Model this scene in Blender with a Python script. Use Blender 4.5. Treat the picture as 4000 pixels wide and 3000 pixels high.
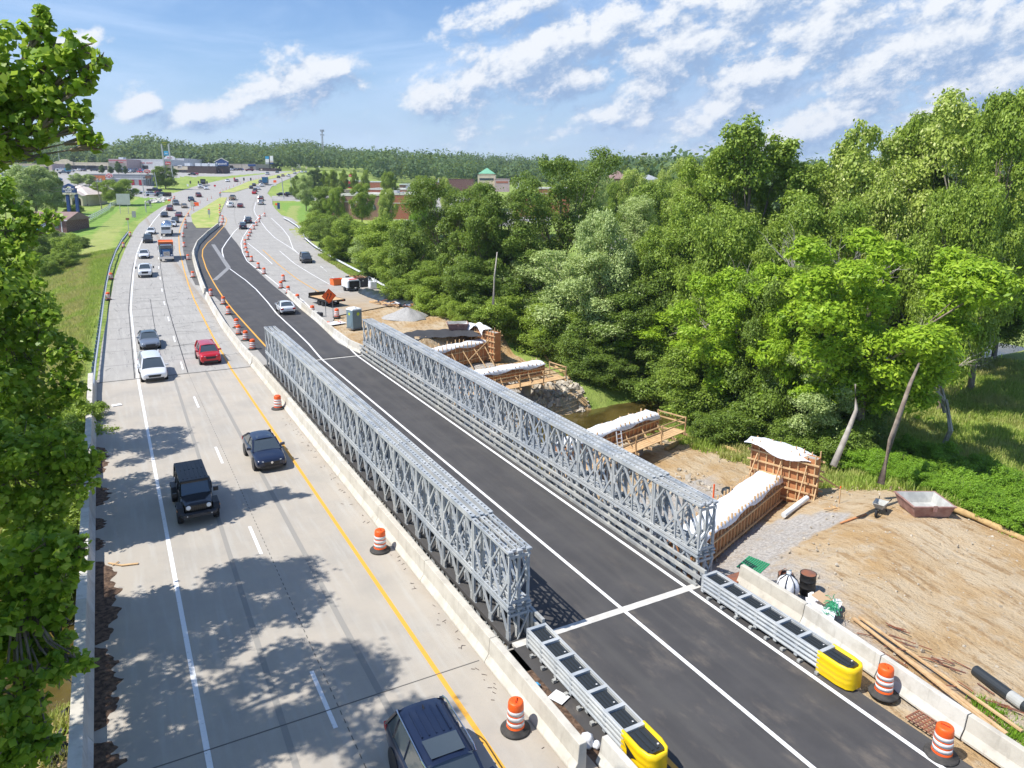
import bpy, bmesh, math, random
import numpy as np
from mathutils import Vector, Matrix
random.seed(7); rng = np.random.default_rng(11)
PI = math.pi; R = math.radians
for o in list(bpy.data.objects): bpy.data.objects.remove(o)
scn = bpy.context.scene; COL = scn.collection

# ---------------- camera ----------------
FPX, CYP = 2901.19, 1285.38
PITCH, YAW, ROLL = 0.2009, 0.5008, 0.0098
CAM = np.array([-20.689, -21.300, 16.7])
_cy, _sy, _cp, _sp = math.cos(YAW), math.sin(YAW), math.cos(PITCH), math.sin(PITCH)
FW = np.array([_sy*_cp, _cy*_cp, -_sp]); RT = np.array([_cy, -_sy, 0.]); UP = np.cross(RT, FW)
RT2 = RT*math.cos(ROLL)+UP*math.sin(ROLL); UP2 = -RT*math.sin(ROLL)+UP*math.cos(ROLL)
cd = bpy.data.cameras.new('camera'); cam = bpy.data.objects.new('camera', cd); COL.objects.link(cam)
cd.sensor_width = 36; cd.sensor_fit = 'HORIZONTAL'; cd.lens = FPX/4000*36
cd.shift_y = (CYP-1500)/4000; cd.clip_end = 6000; cd.clip_start = .1
cam.matrix_world = Matrix(((RT2[0], UP2[0], -FW[0], CAM[0]), (RT2[1], UP2[1], -FW[1], CAM[1]), (RT2[2], UP2[2], -FW[2], CAM[2]), (0, 0, 0, 1)))
scn.camera = cam
scn.render.engine = 'CYCLES'
scn.view_settings.view_transform = 'Standard'; scn.view_settings.look = 'None'
HAZE = .00014
scn.view_settings.gamma = 1; scn.view_settings.exposure = 0.82
# ---------------- sun ----------------
SUN_EL, SUN_AZ = R(56), R(-83)                     # azimuth from +Y towards +X
sdir = Vector((math.sin(SUN_AZ)*math.cos(SUN_EL), math.cos(SUN_AZ)*math.cos(SUN_EL), math.sin(SUN_EL)))
sl = bpy.data.lights.new('sun', 'SUN'); sun = bpy.data.objects.new('sun', sl); COL.objects.link(sun)
sl.energy = 3.7; sl.angle = R(.5); sl.color = (1, .955, .88)
sun.rotation_euler = sdir.to_track_quat('Z', 'Y').to_euler()

# ---------------- node helpers ----------------
class NT:
    def __init__(s, nt): s.nt = nt
    def n(s, t, **kw):
        nd = s.nt.nodes.new(t)
        for k, v in kw.items(): setattr(nd, k, v)
        return nd
    def set(s, sock, v):
        if isinstance(v, bpy.types.NodeSocket): s.nt.links.new(v, sock)
        else:
            try: sock.default_value = v
            except Exception: sock.default_value = (*v, 1) if len(v) == 3 else v
    def m(s, op, a, b=0., c=0., clamp=False):
        nd = s.n('ShaderNodeMath', operation=op, use_clamp=clamp)
        for i, v in enumerate((a, b, c)): s.set(nd.inputs[i], v)
        return nd.outputs[0]
    def mix(s, f, a, b, blend='MIX'):
        nd = s.n('ShaderNodeMix', data_type='RGBA', blend_type=blend)
        s.set(nd.inputs[0], f); s.set(nd.inputs[6], a if isinstance(a, bpy.types.NodeSocket) else (*a, 1)); s.set(nd.inputs[7], b if isinstance(b, bpy.types.NodeSocket) else (*b, 1))
        return nd.outputs[2]
    def noise(s, vec, scale, detail=4, rough=.55, dist=0.):
        nd = s.n('ShaderNodeTexNoise'); 
        if vec is not None: s.set(nd.inputs['Vector'], vec)
        s.set(nd.inputs['Scale'], scale); s.set(nd.inputs['Detail'], detail); s.set(nd.inputs['Roughness'], rough); s.set(nd.inputs['Distortion'], dist)
        return nd.outputs[0]
    def ramp(s, f, stops):
        nd = s.n('ShaderNodeValToRGB'); cr = nd.color_ramp
        while len(cr.elements) < len(stops): cr.elements.new(.5)
        for e, (p, c) in zip(cr.elements, stops): e.position = p; e.color = (*c, 1) if len(c) == 3 else c
        s.set(nd.inputs[0], f); return nd.outputs[0]
    def ss(s, v, lo, hi):
        nd = s.n('ShaderNodeMapRange', interpolation_type='SMOOTHSTEP')
        s.set(nd.inputs[0], v); s.set(nd.inputs[1], lo); s.set(nd.inputs[2], hi); return nd.outputs[0]
    def sep(s, v):
        nd = s.n('ShaderNodeSeparateXYZ'); s.set(nd.inputs[0], v); return nd.outputs
    def comb(s, x, y, z):
        nd = s.n('ShaderNodeCombineXYZ')
        for i, v in enumerate((x, y, z)): s.set(nd.inputs[i], v)
        return nd.outputs[0]

# ---------------- sky ----------------
w = bpy.data.worlds.new('World'); scn.world = w; w.use_nodes = True
w.node_tree.nodes.clear(); T = NT(w.node_tree)
sky = T.n('ShaderNodeTexSky', sky_type='NISHITA', sun_disc=False); sky.sun_elevation = SUN_EL; sky.sun_rotation = SUN_AZ
sky.air_density = 1.1; sky.dust_density = .6; sky.ozone_density = 2.0
tc = T.n('ShaderNodeTexCoord').outputs['Generated']
dx, dy, dz = T.sep(tc)
az = T.m('ARCTAN2', dx, dy); el = T.m('ARCSINE', dz)
azd = T.m('MULTIPLY', az, 57.2958); eld = T.m('MULTIPLY', el, 57.2958)
# cumulus: puffs placed by direction (given as photo columns/rows turned into azimuth and elevation), edges broken up by noise
def azel(px, py):
    d = FW+RT2*(px-2000)/FPX+UP2*(CYP-py)/FPX; d = d/np.linalg.norm(d); return math.degrees(math.atan2(d[0], d[1])), math.degrees(math.asin(d[2]))
FW = np.array([_sy*_cp, _cy*_cp, -_sp])
PUFF = [(1190, 300, 120, 62), (1280, 262, 70, 36), (1050, 350, 130, 45), (890, 425, 150, 42), (740, 450, 90, 30), (560, 400, 60, 36), (330, 160, 60, 20), (2410, 60, 85, 60), (2280, 150, 150, 82), (2090, 225, 150, 75), (1900, 325, 180, 85), (1730, 385, 150, 55), (2200, 330, 170, 60), (2560, 345, 120, 62), (2430, 440, 170, 50),
        (2690, 150, 150, 120), (2560, 250, 90, 60), (2930, 60, 210, 120), (3230, 110, 230, 100), (3010, 290, 220, 90), (3420, 300, 220, 80), (3620, 170, 200, 100), (3840, 330, 220, 110), (3230, 470, 330, 60), (3950, 110, 130, 100), (2050, 15, 190, 45), (2850, 450, 150, 50)]
TH = R(17)
def cfield(a, e):
    p = T.m('ADD', T.m('MULTIPLY', a, math.cos(TH)), T.m('MULTIPLY', e, math.sin(TH))); q = T.m('SUBTRACT', T.m('MULTIPLY', e, math.cos(TH)), T.m('MULTIPLY', a, math.sin(TH))); out = None
    for x_, y_, rx, ry in PUFF:
        a0, e0 = azel(x_, y_); p0 = a0*math.cos(TH)+e0*math.sin(TH); q0 = e0*math.cos(TH)-a0*math.sin(TH); rp = rx/50.6*1.25; rq = ry/50.6*1.6
        u = T.m('MULTIPLY', T.m('SUBTRACT', p, p0), 1/rp); v = T.m('MULTIPLY', T.m('SUBTRACT', q, q0), 1/rq); d2 = T.m('MULTIPLY_ADD', v, v, T.m('MULTIPLY', u, u)); out = d2 if out is None else T.m('SMOOTH_MIN', out, d2, .5)
    f = T.m('MAXIMUM', T.m('SUBTRACT', 1., T.m('SQRT', T.m('MAXIMUM', out, .0))), -1.6)
    nv = T.comb(T.m('MULTIPLY', p, .26), T.m('MULTIPLY', q, .40), 1.7); nn = T.noise(nv, 1., 9, .62, .2); n2_ = T.noise(nv, 3.4, 6, .66, .0)
    return T.m('ADD', f, T.m('ADD', T.m('MULTIPLY', T.m('SUBTRACT', nn, .5), 3.6), T.m('MULTIPLY', T.m('SUBTRACT', n2_, .5), 1.5)))
c0 = cfield(azd, eld); c1 = cfield(T.m('ADD', azd, -.55), T.m('ADD', eld, .95))
mask = T.ss(c0, -.35, .60)
lit = T.ss(T.m('SUBTRACT', T.m('SUBTRACT', c0, c1), T.m('MULTIPLY', T.ss(c0, .5, 1.6), .26)), -.60, .62)
ccol = T.mix(lit, (.19, .275, .42), (.535, .555, .585))
wisps = T.m('MULTIPLY', T.ss(T.noise(T.comb(T.m('MULTIPLY', azd, .03), T.m('MULTIPLY', eld, .12), 7.), 1.6, 6, .6, .6), .42, .75), .55)
skyc = T.n('ShaderNodeMix', data_type='RGBA', blend_type='MULTIPLY'); T.set(skyc.inputs[0], 1.); T.set(skyc.inputs[6], sky.outputs[0]); skyc.inputs[7].default_value = (.055, .068, .087, 1)
hz = T.m('MULTIPLY', T.m('SUBTRACT', 1., T.ss(eld, -1., 13.)), .55)
base = T.mix(hz, skyc.outputs[2], (.33, .42, .575))
base = T.mix(wisps, base, (.40, .50, .66))
def blob(a0, e0, sa, se, tilt=0.):
    a = T.m('SUBTRACT', azd, a0); e = T.m('SUBTRACT', T.m('SUBTRACT', eld, e0), T.m('MULTIPLY', a, tilt))
    q = T.m('ADD', T.m('POWER', T.m('ABSOLUTE', T.m('DIVIDE', a, sa)), 2.), T.m('POWER', T.m('ABSOLUTE', T.m('DIVIDE', e, se)), 2.))
    return T.m('EXPONENT', T.m('MULTIPLY', q, -1.))
veil = T.m('MULTIPLY', T.m('ADD', blob(52, 7.5, 17, 6, .05), T.m('MULTIPLY', blob(30, 3.5, 30, 2.2, .03), .6)), T.ss(T.noise(T.comb(T.m('MULTIPLY', azd, .10), T.m('MULTIPLY', T.m('SUBTRACT', eld, T.m('MULTIPLY', azd, .25)), .28), 5.), 1., 6, .55, .2), .36, .62), clamp=True)
base = T.mix(T.m('MULTIPLY', veil, .8), base, (.28, .365, .51))
allc = T.mix(mask, base, ccol)
bg = T.n('ShaderNodeBackground'); T.set(bg.inputs[0], allc); bg.inputs[1].default_value = 1.0
T.nt.links.new(bg.outputs[0], T.n('ShaderNodeOutputWorld').inputs[0])

# ---------------- terrain profile and picking ----------------
PY_ = [-400, 100, 130, 173, 225, 270, 335, 420, 512, 620, 800, 3000]
PZ_ = [0, 0, .9, 2.2, 4.5, 6.5, 9.5, 14.3, 18.6, 21.3, 23, 23]
_yy = np.arange(-400, 3000, 1.); _zz = np.interp(_yy, PY_, PZ_)
_k = np.ones(21)/21; _zz = np.convolve(np.pad(_zz, 10, mode='edge'), _k, 'valid')
def base_z(y): return np.interp(y, _yy, _zz)
def ray(px, py): return FW+RT2*(px-2000)/FPX+UP2*(CYP-py)/FPX
def G(px, py, z=0.):
    d = ray(px, py); q = CAM+d*((z-CAM[2])/d[2]); return q
def Dp(px, py, dist): return CAM+ray(px, py)*dist
def sst(v, a, b):
    t = np.clip((v-a)/(b-a), 0, 1); return t*t*(3-2*t)
def creek_y(x): return np.where(x < 15, 25.5+.42*x, 31.8+.05*(x-15))
XL_Y = [-100, 46, 60, 100, 128, 165, 200, 240, 280, 330, 420, 520, 800]; XL_X = [-22.9, -22.9, -22.5, -21.2, -19.6, -17.5, -14.5, -10, -6, 4, 35, 70, 190]
XR_Y = [-100, -8, 2, 12, 40, 54, 66, 80, 100, 140, 180, 230, 300, 420, 520, 800]; XR_X = [15, 15.5, 17.5, 17.5, 19.5, 18.5, 15.5, 15.2, 14.8, 17, 22, 32, 52, 92, 125, 250]
def ridge_z(x, y):
    d = np.hypot(x+20, y+21); a = np.degrees(np.arctan2(x+20, y+21))
    top = np.interp(a, [-30, -8, 6, 12, 18, 28, 45, 70, 90], [6, 8, 11, 13, 12, 6, 7, 8, 8])
    return top*sst(d, 640, 1010)
def zt(x, y, mesh=False):
    x = np.asarray(x, float); y = np.asarray(y, float)
    b = base_z(y); xl = np.interp(y, XL_Y, XL_X); xr = np.interp(y, XR_Y, XR_X)
    # left side: bank below the guardrail, gone by y = 220
    dl = np.interp(y, [0, 60, 110, 170, 220], [4.5, 4.2, 3., 1., 0.])
    z = b-dl*sst(xl-x, 0.2, 13)
    # right side: falls to the valley floor
    vr = np.interp(y, [-50, 60, 110, 170, 260, 360, 520, 700], [-3.2, -3., -2., 2.2, 4.5, 7, 12, 17])
    k = sst(x-xr, .3, np.interp(y, [0, 100, 200, 400], [9, 14, 30, 60]))
    z = z*(1-k)+np.minimum(vr, z)*k
    # creek and the cut slopes of the work site
    cyk = creek_y(x); dd = np.abs(y-cyk)
    nat = -2.9
    site = np.where(y < cyk, np.interp(cyk-y, [4.5, 8, 13, 17, 23.2, 25.8, 29.5], [-5.2, -3.9, -3.3, -2.9, -2.6, -1.6, -.3]), np.interp(y-cyk, [4, 6, 10, 14, 18.5, 20.5, 22, 24, 30], [-5.2, -4.0, -3.3, -3.1, -2.9, -1.6, 0, .2, 60]))
    site = np.where((x < 2) & (y < 3), 0, site); site = np.where((y < cyk) & (cyk-y >= 29.5), np.interp(cyk-y, [29.5, 32], [-.3, 0]), site)
    z = np.where(x > -23.5, np.minimum(z, site), np.minimum(z, np.interp(dd, [4, 6, 12, 20, 40, 60], [-5.2, -4.6, -3.8, -1.5, 5, 60])))
    z = np.where(dd < 4.6, np.minimum(z, -5.2-1.1*(1-(dd/4.6)**2)), z)
    if mesh:
        # roadbed sits under the paving sheets; nothing below the paving shows
        road = (x > xl-.1) & (x < np.where(y < 47, -22, xr)) & (y > 47)
        z = np.where(road, z-.12, z)
        z = np.where((x > -23.0) & (x < 1.6) & (y < -1.0), z-.14, z)
        z = np.where((x > -23.2) & (x < 1.4) & (y >= -1.0) & (y < 47.4), np.minimum(z, -1.7), z)
        z = np.where((x > -23.2) & (x < 1.4) & (y >= 46) & (y < 47.8), np.minimum(z, -1.2), z)
    return z+ridge_z(x, y)
_t = np.concatenate([np.arange(8, 60, .25), np.arange(60, 200, .5), np.arange(200, 1400, 1.)])
def GT(px, py, road=False):
    """where the sight line first meets the land"""
    d = ray(px, py); P = CAM[None]+d[None]*_t[:, None]
    g = base_z(P[:, 1]) if road else zt(P[:, 0], P[:, 1])
    h = P[:, 2]-g; i = np.argmax(h < 0)
    if h[i] >= 0: return P[-1]
    if i == 0: return P[0]
    f = h[i-1]/(h[i-1]-h[i]); q = P[i-1]*(1-f)+P[i]*f; return q
def GR(px, py): return GT(px, py, True)
# ---------------- materials ----------------
MATS = {}
def mat(name, color=(.5, .5, .5), rough=.6, metal=0., fn=None, **kw):
    m = bpy.data.materials.new(name); m.use_nodes = True; t = NT(m.node_tree)
    b = m.node_tree.nodes['Principled BSDF']; b.inputs['Base Color'].default_value = (*color, 1)
    b.inputs['Roughness'].default_value = rough; b.inputs['Metallic'].default_value = metal
    for k, v in kw.items(): b.inputs[k].default_value = v
    t.b = b; t.pos = None
    if fn: fn(t, b)
    MATS[name] = m; return m
def pos(t):
    if t.pos is None: t.pos = t.n('ShaderNodeNewGeometry').outputs['Position']
    return t.pos
def objc(t): return t.n('ShaderNodeTexCoord').outputs['Object']
def bump(t, b, h, dist=.02, st=.6):
    nd = t.n('ShaderNodeBump'); t.set(nd.inputs['Height'], h); nd.inputs['Distance'].default_value = dist; nd.inputs['Strength'].default_value = st
    t.nt.links.new(nd.outputs[0], b.inputs['Normal'])
def noisy(c1, c2, scale, detail=5, bd=0., oc=True, lo=.35, hi=.65):
    def f(t, b):
        v = objc(t) if oc else pos(t); n = t.noise(v, scale, detail, .6)
        t.set(b.inputs['Base Color'], t.mix(t.ss(n, lo, hi), c1, c2))
        if bd: bump(t, b, t.noise(v, scale*4, 4), bd)
    return f
def island_mix(t, c1, c2):
    r = t.n('ShaderNodeNewGeometry').outputs['Random Per Island']; return r
# paving
def f_conc(t, b):
    p = pos(t); x, y, z = t.sep(p)
    n = t.noise(p, .35, 6, .6); n2 = t.noise(t.comb(t.m('MULTIPLY', x, 3.), t.m('MULTIPLY', y, .25), 0.), 1., 5); n3 = t.noise(p, 9., 3)
    onb = t.ss(y, 45.6, 46.4)                                   # old bridge deck is warmer than the road slabs
    c = t.mix(onb, (.405, .362, .305), (.345, .33, .305))
    c = t.mix(t.m('MULTIPLY', t.ss(n, .35, .7), .55), c, (.29, .275, .25))
    c = t.mix(t.m('MULTIPLY', t.ss(n2, .45, .75), .5), c, (.44, .425, .39))
    c = t.mix(t.m('MULTIPLY', t.ss(n3, .55, .8), .25), c, (.25, .24, .22))
    dirt = t.m('MULTIPLY', t.ss(t.m('SUBTRACT', x, t.m('MULTIPLY', t.noise(p, .9, 5), 1.6)), -11.7, -10.2), t.m('SUBTRACT', 1., t.ss(x, -9.6, -9.4)))
    c = t.mix(t.m('MULTIPLY', dirt, .55), c, (.27, .20, .13))
    # transverse slab joints beyond the bridge
    jt = t.m('ABSOLUTE', t.m('SUBTRACT', t.m('FRACT', t.m('DIVIDE', t.m('ADD', y, t.m('MULTIPLY', n, .25)), 6.1)), .5))
    c = t.mix(t.m('MULTIPLY', t.m('MULTIPLY', t.m('SUBTRACT', 1., t.ss(jt, .006, .014)), onb), .65), c, (.11, .11, .11))
    # wandering sealed cracks
    ck = t.m('ABSOLUTE', t.m('SUBTRACT', t.noise(t.comb(t.m('MULTIPLY', x, .8), t.m('MULTIPLY', y, .07), 2.), 1., 3, .6), .5))
    c = t.mix(t.m('MULTIPLY', t.m('MULTIPLY', t.m('SUBTRACT', 1., t.ss(ck, .0015, .006)), onb), .5), c, (.13, .13, .13))
    # mud tracked over the closed lanes by the work site
    mud = t.m('MULTIPLY', t.ss(t.m('ADD', x, t.m('MULTIPLY', n, 4.)), 5.5, 9.), t.m('SUBTRACT', 1., t.ss(t.m('ADD', y, t.m('MULTIPLY', t.noise(p, .12, 3), 30.)), 82., 108.)))
    c = t.mix(mud, c, t.mix(t.ss(n, .3, .7), (.36, .25, .14), (.42, .33, .22)))
    t.set(b.inputs['Base Color'], c); bump(t, b, t.noise(p, 30., 3), .01, .3)
mat('concrete_road', rough=.85, fn=f_conc)
def f_asph(t, b):
    p = pos(t); x, y, z = t.sep(p)
    n = t.noise(p, .5, 5); s = t.noise(t.comb(t.m('MULTIPLY', x, 1.6), t.m('MULTIPLY', y, .035), 0.), 1., 3)
    c = t.mix(t.ss(n, .35, .7), (.048, .046, .047), (.064, .061, .061))
    c = t.mix(t.m('MULTIPLY', t.ss(s, .42, .68), .7), c, (.072, .069, .066))
    dust = t.m('MULTIPLY', t.ss(t.noise(t.comb(t.m('MULTIPLY', x, 1.1), t.m('MULTIPLY', y, .45), 4.), 1., 6, .65), .5, .8), t.m('SUBTRACT', 1., t.m('MULTIPLY', t.ss(y, -2., 3.), .75)))
    c = t.mix(t.m('MULTIPLY', dust, .75), c, (.18, .15, .12))
    c = t.mix(t.m('MULTIPLY', t.ss(t.noise(p, 45., 2), .6, .75), .35), c, (.13, .13, .13))
    t.set(b.inputs['Base Color'], c); bump(t, b, t.noise(p, 60., 3), .008, .4)
mat('asphalt', rough=.8, fn=f_asph)
mat('asphalt_worn', rough=.85, fn=noisy((.075, .073, .07), (.12, .115, .108), .6, oc=False))
def f_paint(c1, c2, lo=.30, hi=.42):
    def f(t, b):
        p = pos(t); t.set(b.inputs['Base Color'], t.mix(t.ss(t.noise(p, 7., 5, .7), lo, hi), c2, c1))
    return f
mat('paint_white', rough=.6, fn=f_paint((.78, .78, .78), (.42, .41, .4)))
mat('paint_worn', rough=.7, fn=f_paint((.66, .66, .65), (.33, .32, .31), .38, .56))
mat('paint_yellow', rough=.6, fn=f_paint((.70, .36, .045), (.45, .27, .09)))
mat('paint_patch', rough=.7, fn=f_paint((.30, .30, .30), (.17, .17, .17), .4, .6))
mat('joint_concrete', rough=.85, fn=noisy((.50, .48, .44), (.62, .60, .56), 3.))
mat('seam', (.12, .115, .105), .8); mat('tar', (.03, .03, .03), .6)
mat('tire_mark', (.275, .26, .235), .85)
mat('leaf_litter', rough=1., fn=noisy((.055, .032, .02), (.16, .10, .065), 6., bd=.03, oc=False))
def f_barrier(t, b):
    v = pos(t); x, y, z = t.sep(v); n = t.noise(v, 1.2, 6, .65); s = t.noise(t.comb(t.m('MULTIPLY', x, 5.), t.m('MULTIPLY', y, 5.), t.m('MULTIPLY', z, .6)), 1., 4)
    r = t.n('ShaderNodeObjectInfo').outputs['Random']
    c = t.mix(r, (.50, .46, .38), (.60, .58, .53)); c = t.mix(t.m('MULTIPLY', t.ss(n, .4, .7), .55), c, (.34, .31, .26))
    c = t.mix(t.m('MULTIPLY', t.ss(s, .55, .75), .4), c, (.27, .25, .21)); t.set(b.inputs['Base Color'], c); bump(t, b, t.noise(v, 14., 4), .01, .4)
mat('barrier_concrete', rough=.85, fn=f_barrier)
mat('old_concrete', rough=.9, fn=noisy((.30, .28, .25), (.46, .44, .40), .9, oc=False))
# metals, plastics
def f_galv(t, b):
    p = objc(t); r = t.n('ShaderNodeObjectInfo').outputs['Random']; n = t.noise(pos(t), 1.1, 4)
    c = t.mix(t.ss(n, .38, .66), (.33, .37, .415), (.50, .525, .545)); c = t.mix(t.m('MULTIPLY', r, .6), c, (.54, .54, .51)); c = t.mix(t.m('MULTIPLY', t.ss(t.noise(p, 2.2, 5, .7), .55, .75), .45), c, (.30, .33, .36))
    t.set(b.inputs['Base Color'], c); t.set(b.inputs['Roughness'], t.m('ADD', .42, t.m('MULTIPLY', t.noise(pos(t), 6., 3), .3)))
mat('galvanised', rough=.5, metal=.2, fn=f_galv)
mat('galvanised_dull', (.40, .41, .40), .6, .3, fn=noisy((.34, .35, .35), (.50, .50, .47), 2.))
mat('guardrail_steel', (.72, .74, .76), .45, .1); mat('rail_post', (.16, .17, .18), .7); mat('blue_shade_steel', (.10, .15, .21), .6)
mat('drum_orange', (.86, .115, .012), .45, fn=noisy((.88, .13, .015), (.78, .09, .012), 3.)); mat('drum_band', rough=.5, fn=noisy((.80, .80, .80), (.60, .60, .60), 9., lo=.3, hi=.42))
mat('rubber', (.022, .022, .022), .8, fn=noisy((.02, .02, .02), (.06, .055, .05), 3.)); mat('black_plastic', (.025, .03, .034), .45)
mat('yellow_plastic', (.83, .56, .006), .4); mat('black_paint', (.015, .015, .016), .5)
mat('sign_orange', (.90, .12, .01), .5); mat('pole_grey', (.42, .43, .43), .6); mat('wood_pole', rough=.9, fn=noisy((.30, .26, .21), (.20, .17, .13), 3.))
mat('plywood', rough=.75, fn=noisy((.50, .22, .09), (.40, .17, .07), 1.5)); mat('lumber', rough=.8, fn=noisy((.62, .42, .22), (.48, .31, .16), 2.5))
def f_tarp(t, b):
    p = pos(t); t.set(b.inputs['Base Color'], t.mix(t.noise(p, .8, 4), (.66, .68, .73), (.80, .81, .84))); bump(t, b, t.noise(t.comb(t.m('MULTIPLY', t.sep(p)[0], .6), t.m('MULTIPLY', t.sep(p)[1], 1.5), 0.), 1.8, 3, .5, 1.2), .10, .7)
mat('white_sheet', rough=.7, fn=f_tarp)
mat('plastic_sheet_dark', (.03, .04, .045), .35, fn=lambda t, b: bump(t, b, t.noise(objc(t), 3., 4), .05))
mat('porta_grey', (.16, .23, .27), .5); mat('porta_white', (.78, .8, .8), .4); mat('lime', (.5, .6, .03), .5)
mat('rust_steel', rough=.8, fn=noisy((.27, .10, .05), (.16, .08, .06), 3.)); mat('tub_side', rough=.7, fn=noisy((.26, .13, .11), (.36, .22, .19), 3.)); mat('tub_inside', rough=.8, fn=noisy((.50, .50, .47), (.36, .36, .34), 2.))
mat('barrel_green', rough=.6, fn=noisy((.05, .09, .09), (.20, .10, .05), 4.)); mat('green_net', (.02, .25, .11), .7); mat('cardboard', (.52, .36, .22), .8)
mat('straw_sock', rough=.9, fn=noisy((.50, .34, .15), (.38, .25, .11), 5., bd=.03)); mat('bag_white', (.74, .75, .78), .6, fn=lambda t, b: bump(t, b, t.noise(objc(t), 5., 4), .06))
mat('gravel_pile', rough=.95, fn=noisy((.42, .41, .39), (.30, .29, .28), 9., bd=.05)); mat('stone', rough=.9, fn=noisy((.50, .45, .37), (.34, .29, .22), 2.))
mat('glass_dark', (.05, .064, .072), .05, 0., **{'IOR': 2.1}); mat('window_glass', (.05, .07, .09), .06, 0., **{'IOR': 2.0})  # vehicle glass colour lifted to stand in for grey sky reflected in it
mat('chrome', (.75, .75, .77), .15, 1.); mat('lamp_glass', (.75, .78, .8), .1, 0.); mat('tail_red', (.45, .01, .015), .25); mat('tyre', (.018, .018, .019), .85)
mat('rim', (.45, .46, .48), .3, .8); mat('trim_black', (.018, .018, .02), .45); mat('plate', (.7, .7, .68), .5); mat('amber', (.8, .3, .02), .3)
def paint(name, c, metal=.25, rough=.28):
    return mat(name, c, rough, metal, **{'Coat Weight': .7, 'Coat Roughness': .05})
for nm, c in dict(car_white=(.78, .79, .80), car_black=(.012, .013, .015), car_navy=(.012, .020, .05), car_red=(.55, .012, .02), car_maroon=(.16, .015, .02), car_silver=(.42, .44, .46), car_grey=(.14, .16, .19), car_charcoal=(.035, .038, .043), car_blue=(.02, .12, .42), car_tan=(.30, .24, .17), truck_blue=(.02, .08, .20), car_steel=(.17, .20, .25)).items():
    paint(nm, c)
mat('load_orange', (.80, .17, .03), .6); mat('box_blue', (.03, .14, .27), .5)
# buildings
def f_brick(c1, c2, mort=(.42, .38, .33)):
    def f(t, b):
        br = t.n('ShaderNodeTexBrick'); x, y, z = t.sep(objc(t)); t.set(br.inputs['Vector'], t.comb(t.m('ADD', x, y), z, 0.))
        br.inputs['Scale'].default_value = 2.2; t.set(br.inputs['Color1'], c1); t.set(br.inputs['Color2'], c2); t.set(br.inputs['Mortar'], mort); br.inputs['Mortar Size'].default_value = .012
        t.set(b.inputs['Base Color'], br.outputs[0])
    return f
mat('brick_brown', rough=.9, fn=f_brick((.20, .095, .065), (.27, .14, .10))); mat('brick_red', rough=.9, fn=f_brick((.42, .12, .06), (.36, .10, .05))); mat('brick_dark', rough=.9, fn=f_brick((.17, .07, .05), (.13, .055, .045)))
for nm, c in dict(stucco_cream=(.66, .57, .42), stucco_pink=(.52, .40, .38), stucco_white=(.66, .66, .66), stucco_beige=(.50, .44, .36), wall_brown=(.075, .050, .045), wall_grey=(.30, .31, .34), trim_cream=(.70, .68, .60), roof_white=(.70, .72, .74), roof_grey=(.33, .35, .38), roof_pink=(.70, .60, .54), roof_brown=(.26, .17, .15), roof_green=(.16, .42, .27), awning_green=(.02, .26, .18), sign_blue=(.015, .06, .20), sign_red=(.55, .03, .05), wall_orange=(.55, .17, .06), sign_white=(.82, .82, .82), sign_sky=(.06, .35, .62), sign_green=(.10, .16, .03), sign_yellow=(.75, .62, .05), pvc_white=(.75, .76, .76), tan_sign=(.5, .48, .38), door_red=(.35, .02, .04), shade_dark=(.045, .045, .05), sign_back=(.42, .46, .44), cream_band=(.72, .7, .5)).items():
    mat(nm, c, .75, fn=noisy(c, tuple(v*.86 for v in c), .7))
# foliage
def leafmat(name, dark, light, trans=.35, gloss=.5, tips=None):
    def f(t, b):
        g = t.n('ShaderNodeNewGeometry'); r = g.outputs['Random Per Island']; o = t.n('ShaderNodeObjectInfo').outputs['Random']
        n = t.noise(g.outputs['Position'], .45, 3)
        k = t.m('ADD', t.m('MULTIPLY', r, .55), t.m('ADD', t.m('MULTIPLY', n, .55), t.m('MULTIPLY', o, .18)), clamp=False)
        c = t.mix(t.ss(k, .25, 1.0), dark, light)
        if tips: c = t.mix(t.m('MULTIPLY', t.ss(r, .80, .98), .7), c, tips)
        if name == 'grass_blades': px_, py_, pz_ = t.sep(g.outputs['Position']); bd_ = t.m('MULTIPLY', t.ss(px_, -32., -28.), t.m('SUBTRACT', 1., t.ss(px_, -24.5, -22.8))); c = t.mix(t.m('MULTIPLY', t.m('MULTIPLY', bd_, t.ss(t.noise(g.outputs['Position'], .3, 4), .38, .55)), .85), c, (.56, .46, .22))
        if name == 'grass_blades': c = t.mix(t.m('MULTIPLY', t.ss(t.noise(g.outputs['Position'], .11, 5, .65), .47, .62), .75), c, (.50, .44, .19))
        t.set(b.inputs['Base Color'], c); b.inputs['Roughness'].default_value = gloss; b.inputs['Specular IOR Level'].default_value = .35
        tr = t.n('ShaderNodeBsdfTranslucent'); t.set(tr.inputs[0], t.mix(.6, c, (.40, .50, .07)))
        mx = t.n('ShaderNodeMixShader'); mx.inputs[0].default_value = trans
        out = t.nt.nodes['Material Output']; t.nt.links.new(b.outputs[0], mx.inputs[1]); t.nt.links.new(tr.outputs[0], mx.inputs[2]); t.nt.links.new(mx.outputs[0], out.inputs[0])
    return mat(name, rough=gloss, fn=f)
mat('median_grass', rough=1., fn=noisy((.24, .33, .06), (.42, .40, .15), .35, oc=False, bd=.05))
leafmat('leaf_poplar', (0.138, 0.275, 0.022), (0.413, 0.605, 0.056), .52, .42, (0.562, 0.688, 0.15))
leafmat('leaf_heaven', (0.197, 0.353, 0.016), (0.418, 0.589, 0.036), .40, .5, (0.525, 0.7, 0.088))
leafmat('leaf_mid', (0.146, 0.235, 0.027), (0.347, 0.469, 0.054), .38, .5, (0.483, 0.611, 0.142))
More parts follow.
